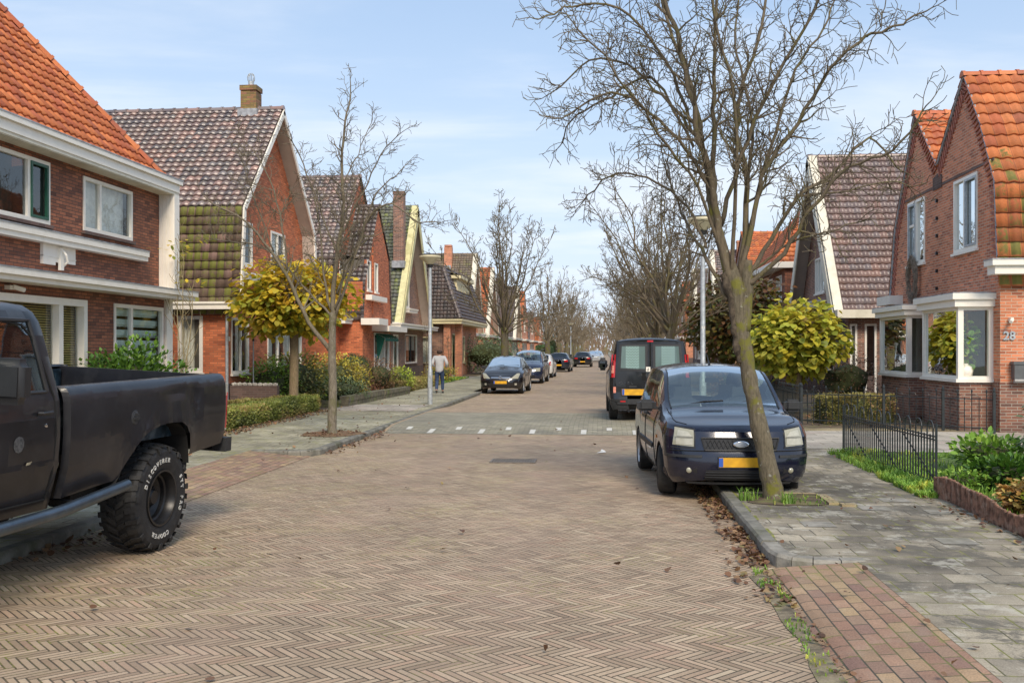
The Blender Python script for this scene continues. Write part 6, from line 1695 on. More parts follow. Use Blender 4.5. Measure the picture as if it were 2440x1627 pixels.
# dark blue compact family car, seen from the front
def blue_car():
    K=[(0,.26,.70,.81,.85,.795,.865,.74,.885),(.25,.20,.74,.848,.885,.805,.91,.73,.93),(.6,.19,.76,.86,.93,.80,.965,.725,.99),(.95,.19,.77,.862,.965,.80,1.01,.725,1.045),(1.08,.19,.77,.862,.975,.80,1.06,.735,1.10),
       (1.75,.19,.77,.862,1.00,.80,1.45,.675,1.525),(2.0,.19,.77,.862,1.005,.80,1.485,.665,1.56),(2.8,.19,.77,.862,1.015,.80,1.50,.66,1.585),(3.4,.20,.77,.86,1.02,.79,1.48,.65,1.565),(3.75,.24,.75,.85,1.0,.77,1.30,.58,1.38),(3.92,.28,.72,.83,.95,.75,1.05,.62,1.10),(4.02,.30,.70,.82,.88,.74,.95,.64,.97)]
    fl=[(.18,.07),(.28,.02),(.36,.0),(.52,.0),(.585,.012),(.605,.040),(.75,.055),(.82,.09),(.88,.17),(.94,.27)]
    c=Car('parked_car','dark blue car with hazy headlamps, parked behind the leaning tree','car',(1.60,11.75,.012),R(3.9),K,4.02,(.78,3.27),.305,paint('midnight_blue_paint',(.006,.009,.026),.2,.8,.2,.12),None,None,[(1.0,1.9)],[(3.55,3.95)],[(1.45,2.25),(2.30,3.2)],fr_r=.40,fr_n=2.5,front_lean=fl,spokes=9,ww=.20,steer=-14)
    t=c.t
    c.part('grille',M['black'],[[(-.40,.605),(.40,.605),(.44,.735),(-.44,.735)]],.010,n=12)
    mb=MB()
    for i in range(17):
        for dx in (-.05,.05):
            x=-.40+i*.05
            if abs(x+dx)<.42: mb.tube([(x,c.yface(x,.62)-.018,.62),(x+dx,c.yface(x+dx,.72)-.018,.72)],.0035,4)
    mb.build('grille_mesh',M['plastic'],t)
    mb=MB(); 
    for a,b in (((-.41,.60),(.41,.60)),((-.45,.742),(.45,.742)),((-.41,.60),(-.45,.742)),((.41,.60),(.45,.742))):
        mb.tube([(a[0]+(b[0]-a[0])*k/8,c.yface(a[0]+(b[0]-a[0])*k/8,a[1]+(b[1]-a[1])*k/8)-.016,a[1]+(b[1]-a[1])*k/8) for k in range(9)],.010,6)
    mb.build('grille_frame',M['plastic'],t)
    # oval badge
    E_=Matrix.Translation((0,c.yface(0,.67)-.034,.672))@Matrix.Rotation(R(90),4,'X')
    mb=MB(); mb.lathe([(0,.018),(.075,.016),(.095,.006),(.098,-.01)],28,E_@Matrix.Diagonal((1,.44,1,1))); b_=mb.build('badge',M['chrome'],t,smooth=True)
    mb=MB(); mb.lathe([(0,.0215),(.06,.021),(.078,.017)],28,E_@Matrix.Diagonal((1,.42,1,1))); mb.build('badge_field',plain('badge_silver',(.35,.38,.42),.3,.1),b_,smooth=True)
    c.part('headlight','headlamp',[[(.535,.64),(.77,.655),(.735,.86),(.53,.83)]],.010,both=True)
    for sg in (-1,1):
        c.part('headlight_reflector','lampchrome',[[(sg*.55,.66),(sg*.735,.66),(sg*.73,.735),(sg*.545,.735)],[(sg*.55,.755),(sg*.72,.76),(sg*.705,.83),(sg*.60,.812)]],.016,n=5); c.part('headlight_divider',M['headlamp2'],[[(sg*.545,.738),(sg*.74,.738),(sg*.74,.752),(sg*.545,.752)]],.020,n=5)
    c.part('headlight_line',M['black'],[[(.515,.618),(.79,.618),(.787,.633),(.515,.633)],[(.52,.625),(.533,.625),(.526,.84),(.512,.84)],[(.515,.832),(.735,.862),(.735,.876),(.512,.846)]],.008,both=True,n=5)
    c.part('bumper_strip','plastic',[[(.45,.515),(.83,.515),(.83,.545),(.45,.545)]],.014,both=True)
    c.part('lower_grille',M['black'],[[(-.42,.255),(.42,.255),(.40,.375),(-.40,.375)]],.008,n=10)
    mb=MB()
    for z in (.285,.315,.345): mb.tube([(x,c.yface(x,z)-.014,z) for x in [-.41+.082*k for k in range(11)]],.006,4)
    mb.build('grille_bars',M['plastic'],t)
    c.part('fog_lamp_recess',M['black'],[[(.50,.31),(.76,.33),(.76,.41),(.50,.41)]],.006,both=True)
    for sg in(-1,1):
        mb=MB(); mb.lathe([(0,.012),(.028,.010),(.034,.0)],14,Matrix.Translation((sg*.59,c.yface(.59,.365)-.008,.365))@Matrix.Rotation(R(90),4,'X')); mb.build('fog_lamp',M['headlamp'],t,smooth=True)
        mb=MB(); 
        for z in (.345,.37,.395): mb.tube([(sg*(.68+.02*k),c.yface(.68+.02*k,z)-.010,z) for k in range(5)],.005,4)
        mb.build('fog_lamp_bars',M['plastic'],t)
    c.part('lip','plastic',[[(-.60,.20),(.60,.20),(.62,.225),(-.62,.225)]],.010,n=10)
    c.plate(.465); c.mirrors(1.38,1.05,.83,'plastic',(.25,.13,.15))
    c.seam([1.30,2.28],i0=1,i1=7); c.seam([3.15],i0=5,i1=7)
    mb=MB(); mb.tube([(x,c.yface(x,.592)-.002,.592) for x in [-.80+.08*k for k in range(21)]],.006,4); mb.build('bumper_seam',M['under'],t)
    # bonnet shut lines
    mb=MB()
    for sg in(-1,1): mb.tube([V((sg*p.x,p.y,p.z+.002)) for p in [c.section(y)[11] for y in (.12,.25,.4,.6,.8,.95,1.02)]],.005,4)
    mb.build('bonnet_line',M['under'],t)
    mb=MB()
    for sg in (-1,1): mb.tube([V((sg*p.x*1.0,p.y,p.z+.004)) for p in [c.section(y)[12] for y in (1.0,1.2,1.4,1.6,1.75,1.9)]],.010,5)
    mb.tube([V((x,c.section(1.93)[16].y,c.section(1.93)[16].z-.006-abs(x)**2.6*.25)) for x in [-.55+.11*k for k in range(11)]],.010,5); mb.build('windscreen_seal',M['black'],t)
    c.wiper(0,0,[[(-.62,1.06,1.045),(-.25,1.10,1.115),(.0,1.12,1.125)],[(.02,1.05,1.065),(.35,1.14,1.125),(.62,1.18,1.12)]])
    for sg in(-1,1):
        mb=MB(); mb.box((sg*.858,1.04,.66),(sg*.868,1.14,.70)); mb.build('side_indicator',M['amber'],t)
        mb=MB(); mb.box((sg*.862,1.4,.50),(sg*.878,3.0,.56)); mb.build('side_strip',M['plastic'],t)
        for y in (2.13,3.02): mb=MB(); mb.box((sg*.846,y,.89),(sg*.875,y+.17,.92)); mb.build('door_handle',M['plastic'],t)
    mb=MB(); mb.tube([(0,2.12,1.56),(0,2.2,1.62),(0,2.36,1.72)],[.02,.008,.004],6); mb.build('antenna',M['black'],t)
    mb=MB(); mb.lathe([(.17,0),(.185,.0),(.185,.02),(.17,.02)],24,Matrix.Translation((.36,1.72,1.0))@Matrix.Rotation(R(62),4,'X')); mb.build('steering_wheel',M['plastic'],t,smooth=True)
    mb=MB(); mb.box((-.09,1.92,1.33),(.09,1.95,1.39)); mb.build('inside_mirror',M['plastic'],t)
    c.part('rear_light','red',[[(.60,.80),(.79,.80),(.72,1.0),(.60,1.0)]],.008,rear=True,both=True)
blue_car()
def corsa():
    K=[(0,.24,.66,.76,.62,.74,.68,.60,.70),(.3,.19,.74,.84,.76,.78,.82,.66,.85),(.7,.18,.75,.855,.88,.77,.94,.68,.97),(1.05,.18,.76,.855,.94,.77,1.0,.69,1.04),(1.2,.18,.76,.855,.95,.77,1.05,.69,1.09),(2.0,.18,.76,.855,.98,.76,1.36,.58,1.45),(2.5,.18,.76,.855,1.0,.76,1.40,.57,1.49),(3.2,.19,.76,.855,1.05,.75,1.36,.56,1.45),(3.75,.24,.72,.83,1.02,.72,1.10,.55,1.15),(4.0,.28,.68,.80,.86,.70,.90,.6,.92)]
    fl=[(.2,.05),(.35,.0),(.5,.0),(.62,.05),(.78,.14)]
    c=Car('parked_car','black small hatchback with chrome grille bar, first in the parked row on the left','car',(-4.02,38.9,.012),R(-2),K,4.0,(.80,3.30),.31,paint('black_metallic_paint',(.016,.015,.018),.2,1,.4,.1),None,None,[(1.1,2.15)],[(3.4,3.85)],[(1.6,2.3),(2.35,3.2)],fr_r=.45,fr_n=2.3,front_lean=fl,spokes=7)
    c.part('headlight','headlamp',[[(.40,.60),(.68,.60),(.76,.82),(.62,.80)]],.012,both=True)
    c.part('grille',M['black'],[[(-.36,.56),(.36,.56),(.40,.66),(-.40,.66)]],.010)
    c.part('grille_bar','chrome',[[(-.37,.625),(.37,.625),(.38,.655),(-.38,.655)]],.022)
    mb=MB(); E_=Matrix.Translation((0,c.yface(0,.64)-.04,.64))@Matrix.Rotation(R(90),4,'X'); mb.lathe([(.045,0),(.055,.008),(.065,0)],20,E_); mb.box((-.05,-.006,0),(.05,.006,.01),E_); mb.build('badge',M['chrome'],c.t)
    c.part('lower_grille',M['black'],[[(-.40,.25),(.40,.25),(.36,.38),(-.36,.38)]],.008); c.part('fog_lamp','lampchrome',[[(.56,.34),(.64,.34),(.64,.42),(.56,.42)]],.010,both=True)
    c.plate(.455); c.mirrors(1.55,1.02,.78); c.seam([1.45,2.33],i0=1,i1=7); c.wiper(0,0,[[(-.6,1.18,1.05),(0,1.24,1.13)],[(0,1.18,1.085),(.6,1.3,1.11)]])
    c.part('rear_light','red',[[(.60,.80),(.74,.80),(.66,1.0),(.58,1.0)]],.008,rear=True,both=True)
corsa()
def people_carrier():
    K=[(0,.28,.70,.80,.68,.78,.74,.66,.77),(.3,.22,.78,.87,.82,.82,.88,.70,.92),(.8,.22,.80,.885,.96,.82,1.02,.72,1.06),(1.0,.22,.80,.885,.99,.82,1.06,.72,1.10),(1.85,.22,.80,.885,1.05,.81,1.55,.64,1.64),(2.5,.22,.80,.885,1.06,.81,1.60,.63,1.70),(4.1,.23,.80,.885,1.08,.80,1.58,.62,1.68),(4.5,.28,.76,.87,1.05,.78,1.35,.64,1.42),(4.65,.32,.74,.85,.95,.77,1.0,.68,1.02)]
    c=Car('parked_car','navy people carrier with roof rails, second in the parked row on the left','car',(-3.95,50.5,.012),R(-2),K,4.65,(.9,3.75),.33,paint('navy_paint',(.02,.03,.07),.25,1,.4,.12),None,None,[(1.05,1.95)],[(4.2,4.55)],[(1.55,2.5),(2.55,3.4),(3.45,4.05)],front_lean=[(.2,.04),(.4,0),(.6,.02),(.9,.12)])
    c.part('headlight','headlamp',[[(.42,.62),(.76,.62),(.76,.80),(.42,.78)]],.010,both=True); c.part('grille',M['black'],[[(-.36,.62),(.36,.62),(.38,.76),(-.38,.76)]],.008); c.part('lower_grille',M['black'],[[(-.5,.30),(.5,.30),(.5,.42),(-.5,.42)]],.008)
    c.plate(.50); c.mirrors(1.5,1.14,.82); c.seam([1.5,2.55],i0=1,i1=7)
    mb=MB()
    for sg in(-1,1): mb.tube([(sg*.62,2.0,1.60),(sg*.62,2.15,1.72),(sg*.62,3.9,1.74),(sg*.62,4.05,1.62)],.018,6)
    mb.build('roof_rail',M['black'],c.t)
people_carrier()
def white_hatch():
    K=[(0,.24,.66,.74,.62,.72,.68,.58,.70),(.3,.19,.72,.80,.78,.76,.84,.66,.87),(.8,.18,.74,.815,.92,.76,.98,.68,1.0),(.95,.18,.74,.815,.94,.76,1.02,.68,1.05),(1.6,.18,.74,.815,.97,.75,1.37,.60,1.43),(2.2,.18,.74,.815,1.0,.75,1.40,.59,1.47),(3.05,.2,.74,.815,1.05,.74,1.37,.58,1.44),(3.4,.26,.72,.80,1.0,.72,1.05,.60,1.12),(3.55,.30,.68,.78,.86,.70,.90,.6,.92)]
    c=Car('parked_car','small white hatchback seen from behind, third in the parked row on the left','car',(-3.75,64.2,.012),R(178),K,3.55,(.72,3.0),.29,paint('white_car_paint',(.66,.66,.64),.25,1,0,.1),None,None,[(1.0,1.75)],[(3.08,3.42)],[(1.4,2.2)],gl='car_glass_dark')
    c.part('rear_light','red',[[(.56,.74),(.74,.76),(.72,.98),(.62,.98)]],.012,rear=True,both=True)
    c.part('tailgate_panel',M['black'],[[(-.52,.86),(.52,.86),(.50,1.0),(-.50,1.0)]],.010,rear=True); c.plate(.60,rear=True,w=.25); c.mirrors(1.35,1.02,.76,'black'); c.part('bumper_recess',M['plastic'],[[(-.5,.30),(.5,.30),(.5,.38),(-.5,.38)]],.008,rear=True)
white_hatch()
def dark_hatch(label,loc,rz,col,parkgroup=None):
    K=[(0,.24,.68,.80,.62,.78,.68,.62,.70),(.4,.19,.76,.88,.80,.82,.86,.70,.89),(.95,.18,.78,.895,.92,.82,.98,.72,1.02),(1.1,.18,.78,.895,.94,.82,1.02,.72,1.06),(2.0,.18,.78,.895,.97,.81,1.36,.62,1.44),(2.7,.18,.78,.895,1.0,.81,1.40,.61,1.48),(3.6,.2,.78,.895,1.05,.80,1.36,.60,1.44),(4.05,.26,.75,.87,1.0,.78,1.05,.62,1.12),(4.2,.30,.72,.85,.86,.76,.90,.64,.92)]
    c=Car('parked_car',label,'car',loc,rz,K,4.2,(.85,3.42),.315,paint('paint_'+label[:8],col,.2,1,.3,.1),None,None,[(1.15,2.1)],[(3.62,4.02)],[(1.6,2.4),(2.45,3.3)],gl='car_glass_dark')
    c.part('rear_light','red',[[(.46,.76),(.80,.78),(.76,.90),(.46,.90)]],.012,rear=True,both=True); c.plate(.52,rear=True); c.mirrors(1.5,1.03,.82)
    mb=MB(); mb.lathe([(0,.012),(.05,.01),(.055,0)],16,Matrix.Translation((0,c.yface(0,.86,True)+.012,.86))@Matrix.Rotation(R(-90),4,'X')); mb.build('badge',M['chrome'],c.t)
    c.part('headlight','headlamp',[[(.48,.60),(.78,.60),(.78,.74),(.48,.72)]],.010,both=True); return c
dark_hatch('dark blue hatchback with red tail lamps, fourth in the parked row on the left',(-3.25,80.0,.012),R(178),(.015,.02,.035))
dark_hatch('black estate car far along the left kerb beyond the dark blue hatchback',(-1.9,100,.012),R(179),(.015,.015,.018))
dark_hatch('tiny silver car in the far distance, nearer of two, left of the van mirror',(-1.2,128,.012),R(0),(.42,.43,.44))
dark_hatch('tiny white car in the far distance at the street end',(-.8,140,.012),R(0),(.6,.6,.6))

def van():
    K=[(0,.30,.74,.86,.80,.80,.86,.66,.88),(.35,.22,.84,.94,.98,.86,1.04,.74,1.07),(.8,.22,.86,.95,1.12,.87,1.22,.78,1.26),(1.5,.22,.86,.952,1.22,.88,1.80,.74,1.88),(1.9,.22,.86,.952,1.23,.89,1.86,.76,1.95),(4.3,.24,.86,.952,1.25,.90,1.87,.78,1.955),(4.70,.26,.86,.952,1.25,.90,1.86,.79,1.93),(4.78,.28,.85,.95,1.25,.90,1.85,.79,1.90)]
    rl=[(.2,.06),(.32,.0),(.52,.0),(.54,.05),(1.2,.06),(1.9,.13)]
    pm=paint('black_van_paint',(.007,.007,.008),.25,.6,.0,.10)
    c=Car('parked_van','black van seen from behind with lace curtains in its rear windows','van',(1.02,28.2,.10),R(181.0),K,4.78,(.95,4.05),.33,pm,None,None,[(.85,1.75)],[],[(1.2,2.1),(2.4,3.3)],rr_r=.16,rr_n=4.5,rear_lean=rl,dark_low=2,gl='car_glass_dark',rim='steelrim')
    t=c.t; P=lambda nm,mt,pp,eps=.008,**k:c.part(nm,mt,pp,eps,rear=True,**k)
    # x>0 here is the viewer's left (van turned round)
    P('door_panel',pm,[[(.015,.60),(.80,.60),(.78,1.86),(.015,1.86)]],.010,both=True,n=12)
    for sg in (1,-1):
        mb=MB(); c.patch(mb,[(sg*.06,1.16),(sg*.76,1.18),(sg*.72,1.80),(sg*.06,1.80)],.016,True,10); w=mb.build('rear_window',M['black'],t,smooth=True,auto=40)
        mb=MB(); c.patch(mb,[(sg*.12,1.22),(sg*.69,1.24),(sg*.66,1.75),(sg*.12,1.75)],.021,True,10); mb.build('pane',lace_mat(),w,smooth=True,auto=40)
    P('rear_light','red',[[(.825,1.02),(.925,1.02),(.895,1.56),(.80,1.56)]],.014,both=True,n=4)
    P('light_reflector','redlit',[[(.845,1.12),(.905,1.12),(.90,1.30),(.84,1.30)]],.020,both=True,n=3)
    P('reversing_lamp','redlit',[[(.80,.66),(.86,.66),(.86,.80),(.80,.80)]],.014,both=True,n=3)
    P('roof_seam',M['under'],[[(-.80,1.868),(.80,1.868),(.80,1.878),(-.80,1.878)]],.012,n=12)
    P('brake_lamp','red',[[(-.07,1.85),(.07,1.85),(.07,1.89),(-.07,1.89)]],.022,n=4)
    P('bumper','plastic',[[(-.90,.40),(.90,.40),(.90,.52),(-.90,.52)]],.035,n=14)
    P('bumper_lamp','red',[[(.58,.45),(.70,.45),(.70,.48),(.58,.48)]],.040,both=True,n=3)
    P('door_gap',M['under'],[[(-.006,.58),(.006,.58),(.006,1.88),(-.006,1.88)]],.014,n=2)
    P('door_handle',M['under'],[[(.10,.95),(.20,.95),(.20,1.14),(.10,1.14)]],.016,n=3)
    P('handle_bar','plastic',[[(.32,.79),(.50,.79),(.50,.825),(.32,.825)]],.028,n=4)
    y=c.yface(.4,.66,True)
    mb=MB(); mb.box((.14,y+.03,.61),(.66,y+.04,.75)); p=mb.build('number_plate',M['plate'],t); mb=MB(); mb.box((.605,y+.038,.615),(.655,y+.043,.745)); mb.build('country_band',M['plateblue'],p); mb=MB(); mb.box((.12,y+.01,.595),(.68,y+.034,.765)); mb.build('plate_holder',M['black'],p)
    for i_,ch in enumerate('OPEL'): mb=MB(); add_text(mb,ch,.085,Matrix.Translation((.68-.085*i_,c.yface(.6,.89,True)+.02,.89))@Matrix.Rotation(R(180),4,'Z')@Matrix.Rotation(R(90),4,'X')@Matrix.Diagonal((1.35,1,1,1)),.004,.003); mb.build('letter',M['chrome'],t)
    mb=MB(); q=c.yface(.04,1.22,True)+.03; mb.box((.0,q-.01,1.16),(.10,q,1.27)); st=mb.build('access_sticker',M['white'],t)
    mb=MB(); mb.tube([(.05,q+.004,1.25),(.05,q+.004,1.21),(.03,q+.004,1.205)],.006,5); mb.tube([(.065,q+.004,1.215),(.075,q+.004,1.195),(.055,q+.004,1.18),(.035,q+.004,1.195)],.005,5); mb.build('wheelchair_symbol',M['under'],st)
    mb=MB()
    for sg in (1,):
        pass
    c.mirrors(1.25,1.28,.93,'black',(.24,.10,.34)); c.part('headlight','headlamp',[[(.48,.70),(.82,.70),(.80,.95),(.55,.95)]],.010,both=True)
    for sg in (-1,1):
        mb=MB(); x=sg*1.045; mb.box((x-.08,1.302,1.16),(x+.08,1.31,1.36)); mb.build('mirror_glass',M['car_glass_dark'],t)
        mb=MB(); mb.box((sg*.80,4.0,.0),(sg*.81,4.0,.0)); 
    mb=MB(); mb.tube([(.5,4.55,.24),(.5,4.75,.24)],.035,8); mb.build('exhaust',M['steelrim'],t)
def lace_mat():
    if 'lace' in M: return M['lace']
    m=MT('lace_behind_glass'); o=m.obj(); q=m.new('ShaderNodeSeparateXYZ'); m.nt.links.new(o,q.inputs[0]); x=X(m.nt,q.outputs[0]).abs(); z=X(m.nt,q.outputs[2])
    wav=m.new('ShaderNodeMath'); wav.operation='SINE'; m.nt.links.new((x*95).s,wav.inputs[0]); a=X(m.nt,wav.outputs[0])
    w2=m.new('ShaderNodeMath'); w2.operation='SINE'; m.nt.links.new((z*170+a*1.6).s,w2.inputs[0]); b=X(m.nt,w2.outputs[0])
    inside=x.gt(.26)*x.lt(.57)
    pat=(b.step(-.3,.5)*.55+.25)*inside+.28*(1-inside)
    col=m.mulc((.42,.62,.58),pat); m.base(col).rough(.06); m.set(Coat_Weight=.5); M['lace']=m.mat; return m.mat
van()
# ------------------------------------------------------------------ pickup
def pickup():
    M['truck_tyre']=plain('new_tyre_rubber',(.014,.014,.015),.7,.25,12,dirt=((.04,.038,.034),.3),dscale=6,bump=.3)
    M['matt_black']=plain('scuffed_matt_black_paint',(.010,.0105,.014),.38,.35,1.6,metal=.0,spec=.4,dirt=((.035,.035,.038),.35),dscale=4,coat=.28)
    pm=M['matt_black']
    t=thing('pickup_truck','old matt black pickup with dented bed and big off-road tyres','pickup truck',(-4.92,8.6,.05),R(-4)); t.rotation_euler=(0,R(2.9),R(-4))
    def lay(y): return .013*(y+1.6)
    arch=[(-.78,.66),(-.70,.74),(-.55,.93),(-.42,1.03),(-.25,1.09),(0,1.12),(.25,1.11),(.36,1.06),(.43,.98),(.47,.86),(.49,.72)]
    def zb(y):
        base=.665+.055*(y+1.6)
        if arch[0][0]<y<arch[-1][0]:
            for (a,za),(b,zb_) in zip(arch[:-1],arch[1:]):
                if a<=y<=b: return max(base,za+(zb_-za)*(y-a)/(b-a))
        return base
    TY=1.17
    SX=[(.60,.925),(.72,.955),(.86,.985),(.955,1.003),(.985,1.0),(1.10,1.006),(1.25,1.003),(1.40,.990),(1.46,.975),(1.495,.95),(1.508,.925)]
    def sx(z):
        for (a,xa),(b,xb) in zip(SX[:-1],SX[1:]):
            if z<=b: return xa+(xb-xa)*(z-a)/(b-a)
        return SX[-1][1]
    def side(mb,sg,y0,y1,top=1.508,extra=()):
        ys=sorted(set([y0+(y1-y0)*i/34 for i in range(35)]+[a for a,_ in arch if y0<a<y1]+list(extra))); G=[]
        for y in ys:
            b=zb(y); col=[]
            zs=[b+(1.40-b)*i/9 for i in range(10)]+[1.44,1.47,1.49,1.503,1.508]
            for z in zs:
                x=sx(z)
                # flare lip over the arch and dents above the wheel
                da=min(sqrt((y-a)**2+(z-q)**2) for a,q in arch); x+=.020*math.exp(-(da/.10)**2)
                if sg>0:
                    x-=.030*math.exp(-((y-.55)/.10)**2-((z-1.28)/.13)**2)+.016*math.exp(-((y-.25)/.2)**2-((z-1.38)/.05)**2); x+=.010*math.exp(-((y-.68)/.05)**2-((z-1.3)/.12)**2)
                    x+=.004*noise.noise(V((y*3,z*3,0)))
                col.append(V((sg*x,y,z+lay(y))))
            for xx in (.90,.85): col.append(V((sg*xx,y,1.510+lay(y))))
            col.append(V((sg*.835,y,1.49+lay(y))))
            G.append(col)
        for j in range(len(G)-1):
            for i in range(len(G[0])-1): mb.poly([G[j][i],G[j][i+1],G[j+1][i+1],G[j+1][i]])
        return G
    for sg in (1,-1):
        mb=MB(); G=side(mb,sg,-1.42,TY)
        # rounded rear corner
        last=G[-1]; prev=last
        for k in range(1,5):
            a=pi/2*k/4; cur=[V((p.x-sg*.06*(1-cos(a)),TY+.06*sin(a),p.z)) for p in last]
            for i in range(len(cur)-1): mb.poly([prev[i],prev[i+1],cur[i+1],cur[i]])
            prev=cur
        first=G[0]; cur=[V((p.x-sg*.05,p.y-.02,p.z)) for p in first]
        for i in range(len(cur)-1): mb.poly([first[i],first[i+1],cur[i+1],cur[i]])
        o=mb.build('bed_side',pm,t,smooth=True,auto=42)
        # inner wall with ribs
        mb=MB(); mb.box((sg*.80,-1.37,1.02),(sg*.832,1.15,1.50))
        for k in range(19): y=-1.33+k*.132; mb.box((sg*.788,y,1.05),(sg*.80,y+.06,1.46))
        mb.build('bed_liner',M['bedblue'],t)
        mb=MB(); 
        for (a,za),(b,zb_) in zip(arch[:-1],arch[1:]): mb.poly([(sg*.985,a,za+.01),(sg*.985,b,zb_+.01),(sg*.62,b,zb_+.01),(sg*.62,a,za+.01)])
        mb.poly([(sg*.62,-.8,.5),(sg*.62,.55,.5),(sg*.62,.55,1.15),(sg*.62,-.8,1.15)]); mb.build('wheel_arch_liner',M['under'],t,recalc=False)
        mb=MB(); mb.box((sg*.90,1.232,1.03),(sg*.99,1.245,1.36)); l=mb.build('tail_lamp',M['red'],t); mb=MB(); mb.box((sg*.975,1.18,1.0),(sg*.990,1.24,1.33)); mb.build('lamp_lens',M['red'],l); mb=MB(); mb.box((sg*.973,1.19,1.33),(sg*.986,1.24,1.44)); mb.box((sg*.973,1.20,.985),(sg*.99,1.245,1.0)); mb.build('reversing_lens',M['lampchrome'],l)
    mb=MB(); mb.box((-.88,1.18,.78),(.88,1.22,1.53)); mb.build('tailgate',pm,t)
    mb=MB(); mb.box((-.83,-1.40,1.02),(.83,-1.37,1.50)); mb.box((-.83,-1.37,.98),(.83,1.18,1.02)); mb.build('bed_floor',M['bedblue'],t)
    mb=MB(); mb.box((-.98,1.22,.76),(1.0,1.36,.90)); mb.box((-.6,1.05,.8),(.6,1.22,.86)); mb.build('rear_bumper',M['plastic'],t,auto=30)
    mb=MB(); mb.box((-.5,-4.7,.55),(-.38,1.4,.70)); mb.box((.38,-4.7,.55),(.5,1.4,.70)); mb.tube([(-.8,0,.475),(.8,0,.475)],.06,8); mb.blob((0,0,.47),(.18,.18,.16),2,0); mb.tube([(-.8,-3.35,.475),(.8,-3.35,.475)],.06,8); mb.tube([(0,0,.5),(0,-2.5,.62)],.04,8)
    mb.box((-.55,-1.4,.60),(.55,-.8,.80)); mb.build('chassis',M['under'],t)
    # fuel cap
    mb=MB(); Q=Matrix.Translation((1.0,-.52,1.22))@Matrix.Rotation(R(90),4,'Y'); mb.lathe([(0,.010),(.045,.012),(.055,.006),(.062,.006),(.068,.0)],20,Q); mb.box((-.01,-.045,.012),(.01,.045,.022),Q); mb.build('fuel_cap',M['plastic'],t)
    # cab
    CD=.18
    def cabsec(y,zt=2.075,belt=1.49,w=1.0,hood=False):
        z0=.62
        if hood: pts=[(.93,z0),(.965,.74),(.99,.88),(1.0,.97),(1.0,1.15),(.99,1.32),(.95,1.42),(.90,1.45),(.6,1.47),(.3,1.48),(0,1.48)]
        else: pts=[(.925,z0),(.955,.74),(.985,.88),(1.003,.96),(1.0,1.0),(1.005,1.15),(1.0,1.30),(.985,1.42),(.965,belt),(.94,1.60),(.91,1.74),(.875,1.89),(.845,1.995),(.80,2.06),(.72,2.105),(.55,2.125),(.3,2.135),(0,2.14)]
        return pts
    body=MB(); glass=MB(); ys=[-1.685,-1.70,-1.73,-1.80,-1.86,-1.93,-2.0,-2.15,-2.3,-2.5,-2.7,-2.85,-2.95,-3.05,-3.15]
    G=[]
    for k,y in enumerate(ys):
        P=cabsec(y); ins=[.05,.02,.005][k] if k<3 else 0
        pitch=0
        G.append([V((x-ins if x>.1 else x, y-(max(0,z-1.49)*.16 if k<7 else -max(0,z-1.49)*.05), z-(ins*.5 if z>1.95 else 0))) for x,z in P])
    # windscreen slope at the front
    for k,y in enumerate((-3.3,-3.45,-3.6)):
        P=cabsec(y); G.append([V((x,y+max(0,z-1.49)*(.75 if k==2 else .5 if k==1 else .25),z)) for x,z in P])
    for j in range(len(G)-1):
        for i in range(len(G[0])-1):
            for sg in(1,-1):
                q=[V((sg*p.x,p.y,p.z)) for p in (G[j][i],G[j][i+1],G[j+1][i+1],G[j+1][i])]
                (glass if (8<=i<=11 and 4<=j<=13) else body).poly(q)
    for sg in (1,-1):     # rear wall
        for i in range(len(G[0])-1):
            a,b=G[0][i],G[0][i+1]; q=[V((sg*a.x,a.y,a.z)),V((sg*b.x,b.y,b.z)),V((0,b.y,b.z)),V((0,a.y,a.z))]; body.poly(q)
    # screen
    for i in range(8,len(G[0])-1):
        for sg in (1,-1):
            a,b=G[-1][i],G[-1][i+1]; glass.poly([V((sg*a.x,a.y,a.z)),V((sg*b.x,b.y,b.z)),V((0,b.y,b.z)),V((0,a.y,a.z))])
    sh=lambda m_:[m_.v.__setitem__(i,(q[0],q[1]+CD,q[2])) for i,q in enumerate(m_.v)]
    sh(body); sh(glass); body.build('cab',pm,t,smooth=True,auto=40); glass.build('cab_windows',M['car_glass'],t,smooth=True,auto=40)
    # window rubber, door seam
    mb=MB(); 
    loop=[G[4][k]+V((.004,0,0)) for k in range(8,13)]+[G[j][12]+V((.004,0,0)) for j in range(5,14)]
    for sg in(1,-1): mb=MB(); mb.tube([V((sg*p.x,p.y,p.z)) for p in loop],.016,6); mb.tube([V((sg*(G[j][8].x+.004),G[j][8].y,G[j][8].z)) for j in range(4,14)],.012,6); sh(mb); mb.build('window_rubber',M['black'],t)
    mb=MB()
    def cs(y,z):
        P=cabsec(y)
        for (xa,za),(xb,zb_) in zip(P[:-1],P[1:]):
            if za<=z<=zb_: return xa+(xb-xa)*(z-za)/(zb_-za)
        return .9
    seam=[(-1.80,.70),(-1.79,.9),(-1.785,1.2),(-1.79,1.45),(-1.82,1.60),(-1.86,1.75),(-1.90,1.88),(-1.98,1.965),(-2.2,1.985),(-2.6,1.985)]
    for sg in (1,-1): mb=MB(); mb.tube([(sg*(cs(y,z)+.001),y-max(0,z-1.49)*.10,z) for y,z in seam],.008,5); mb.tube([(sg*(cs(-2,.70)+.001),y,.70) for y in (-1.80,-2.4,-3.1)],.007,5); sh(mb); mb.build('door_seam',M['under'],t)
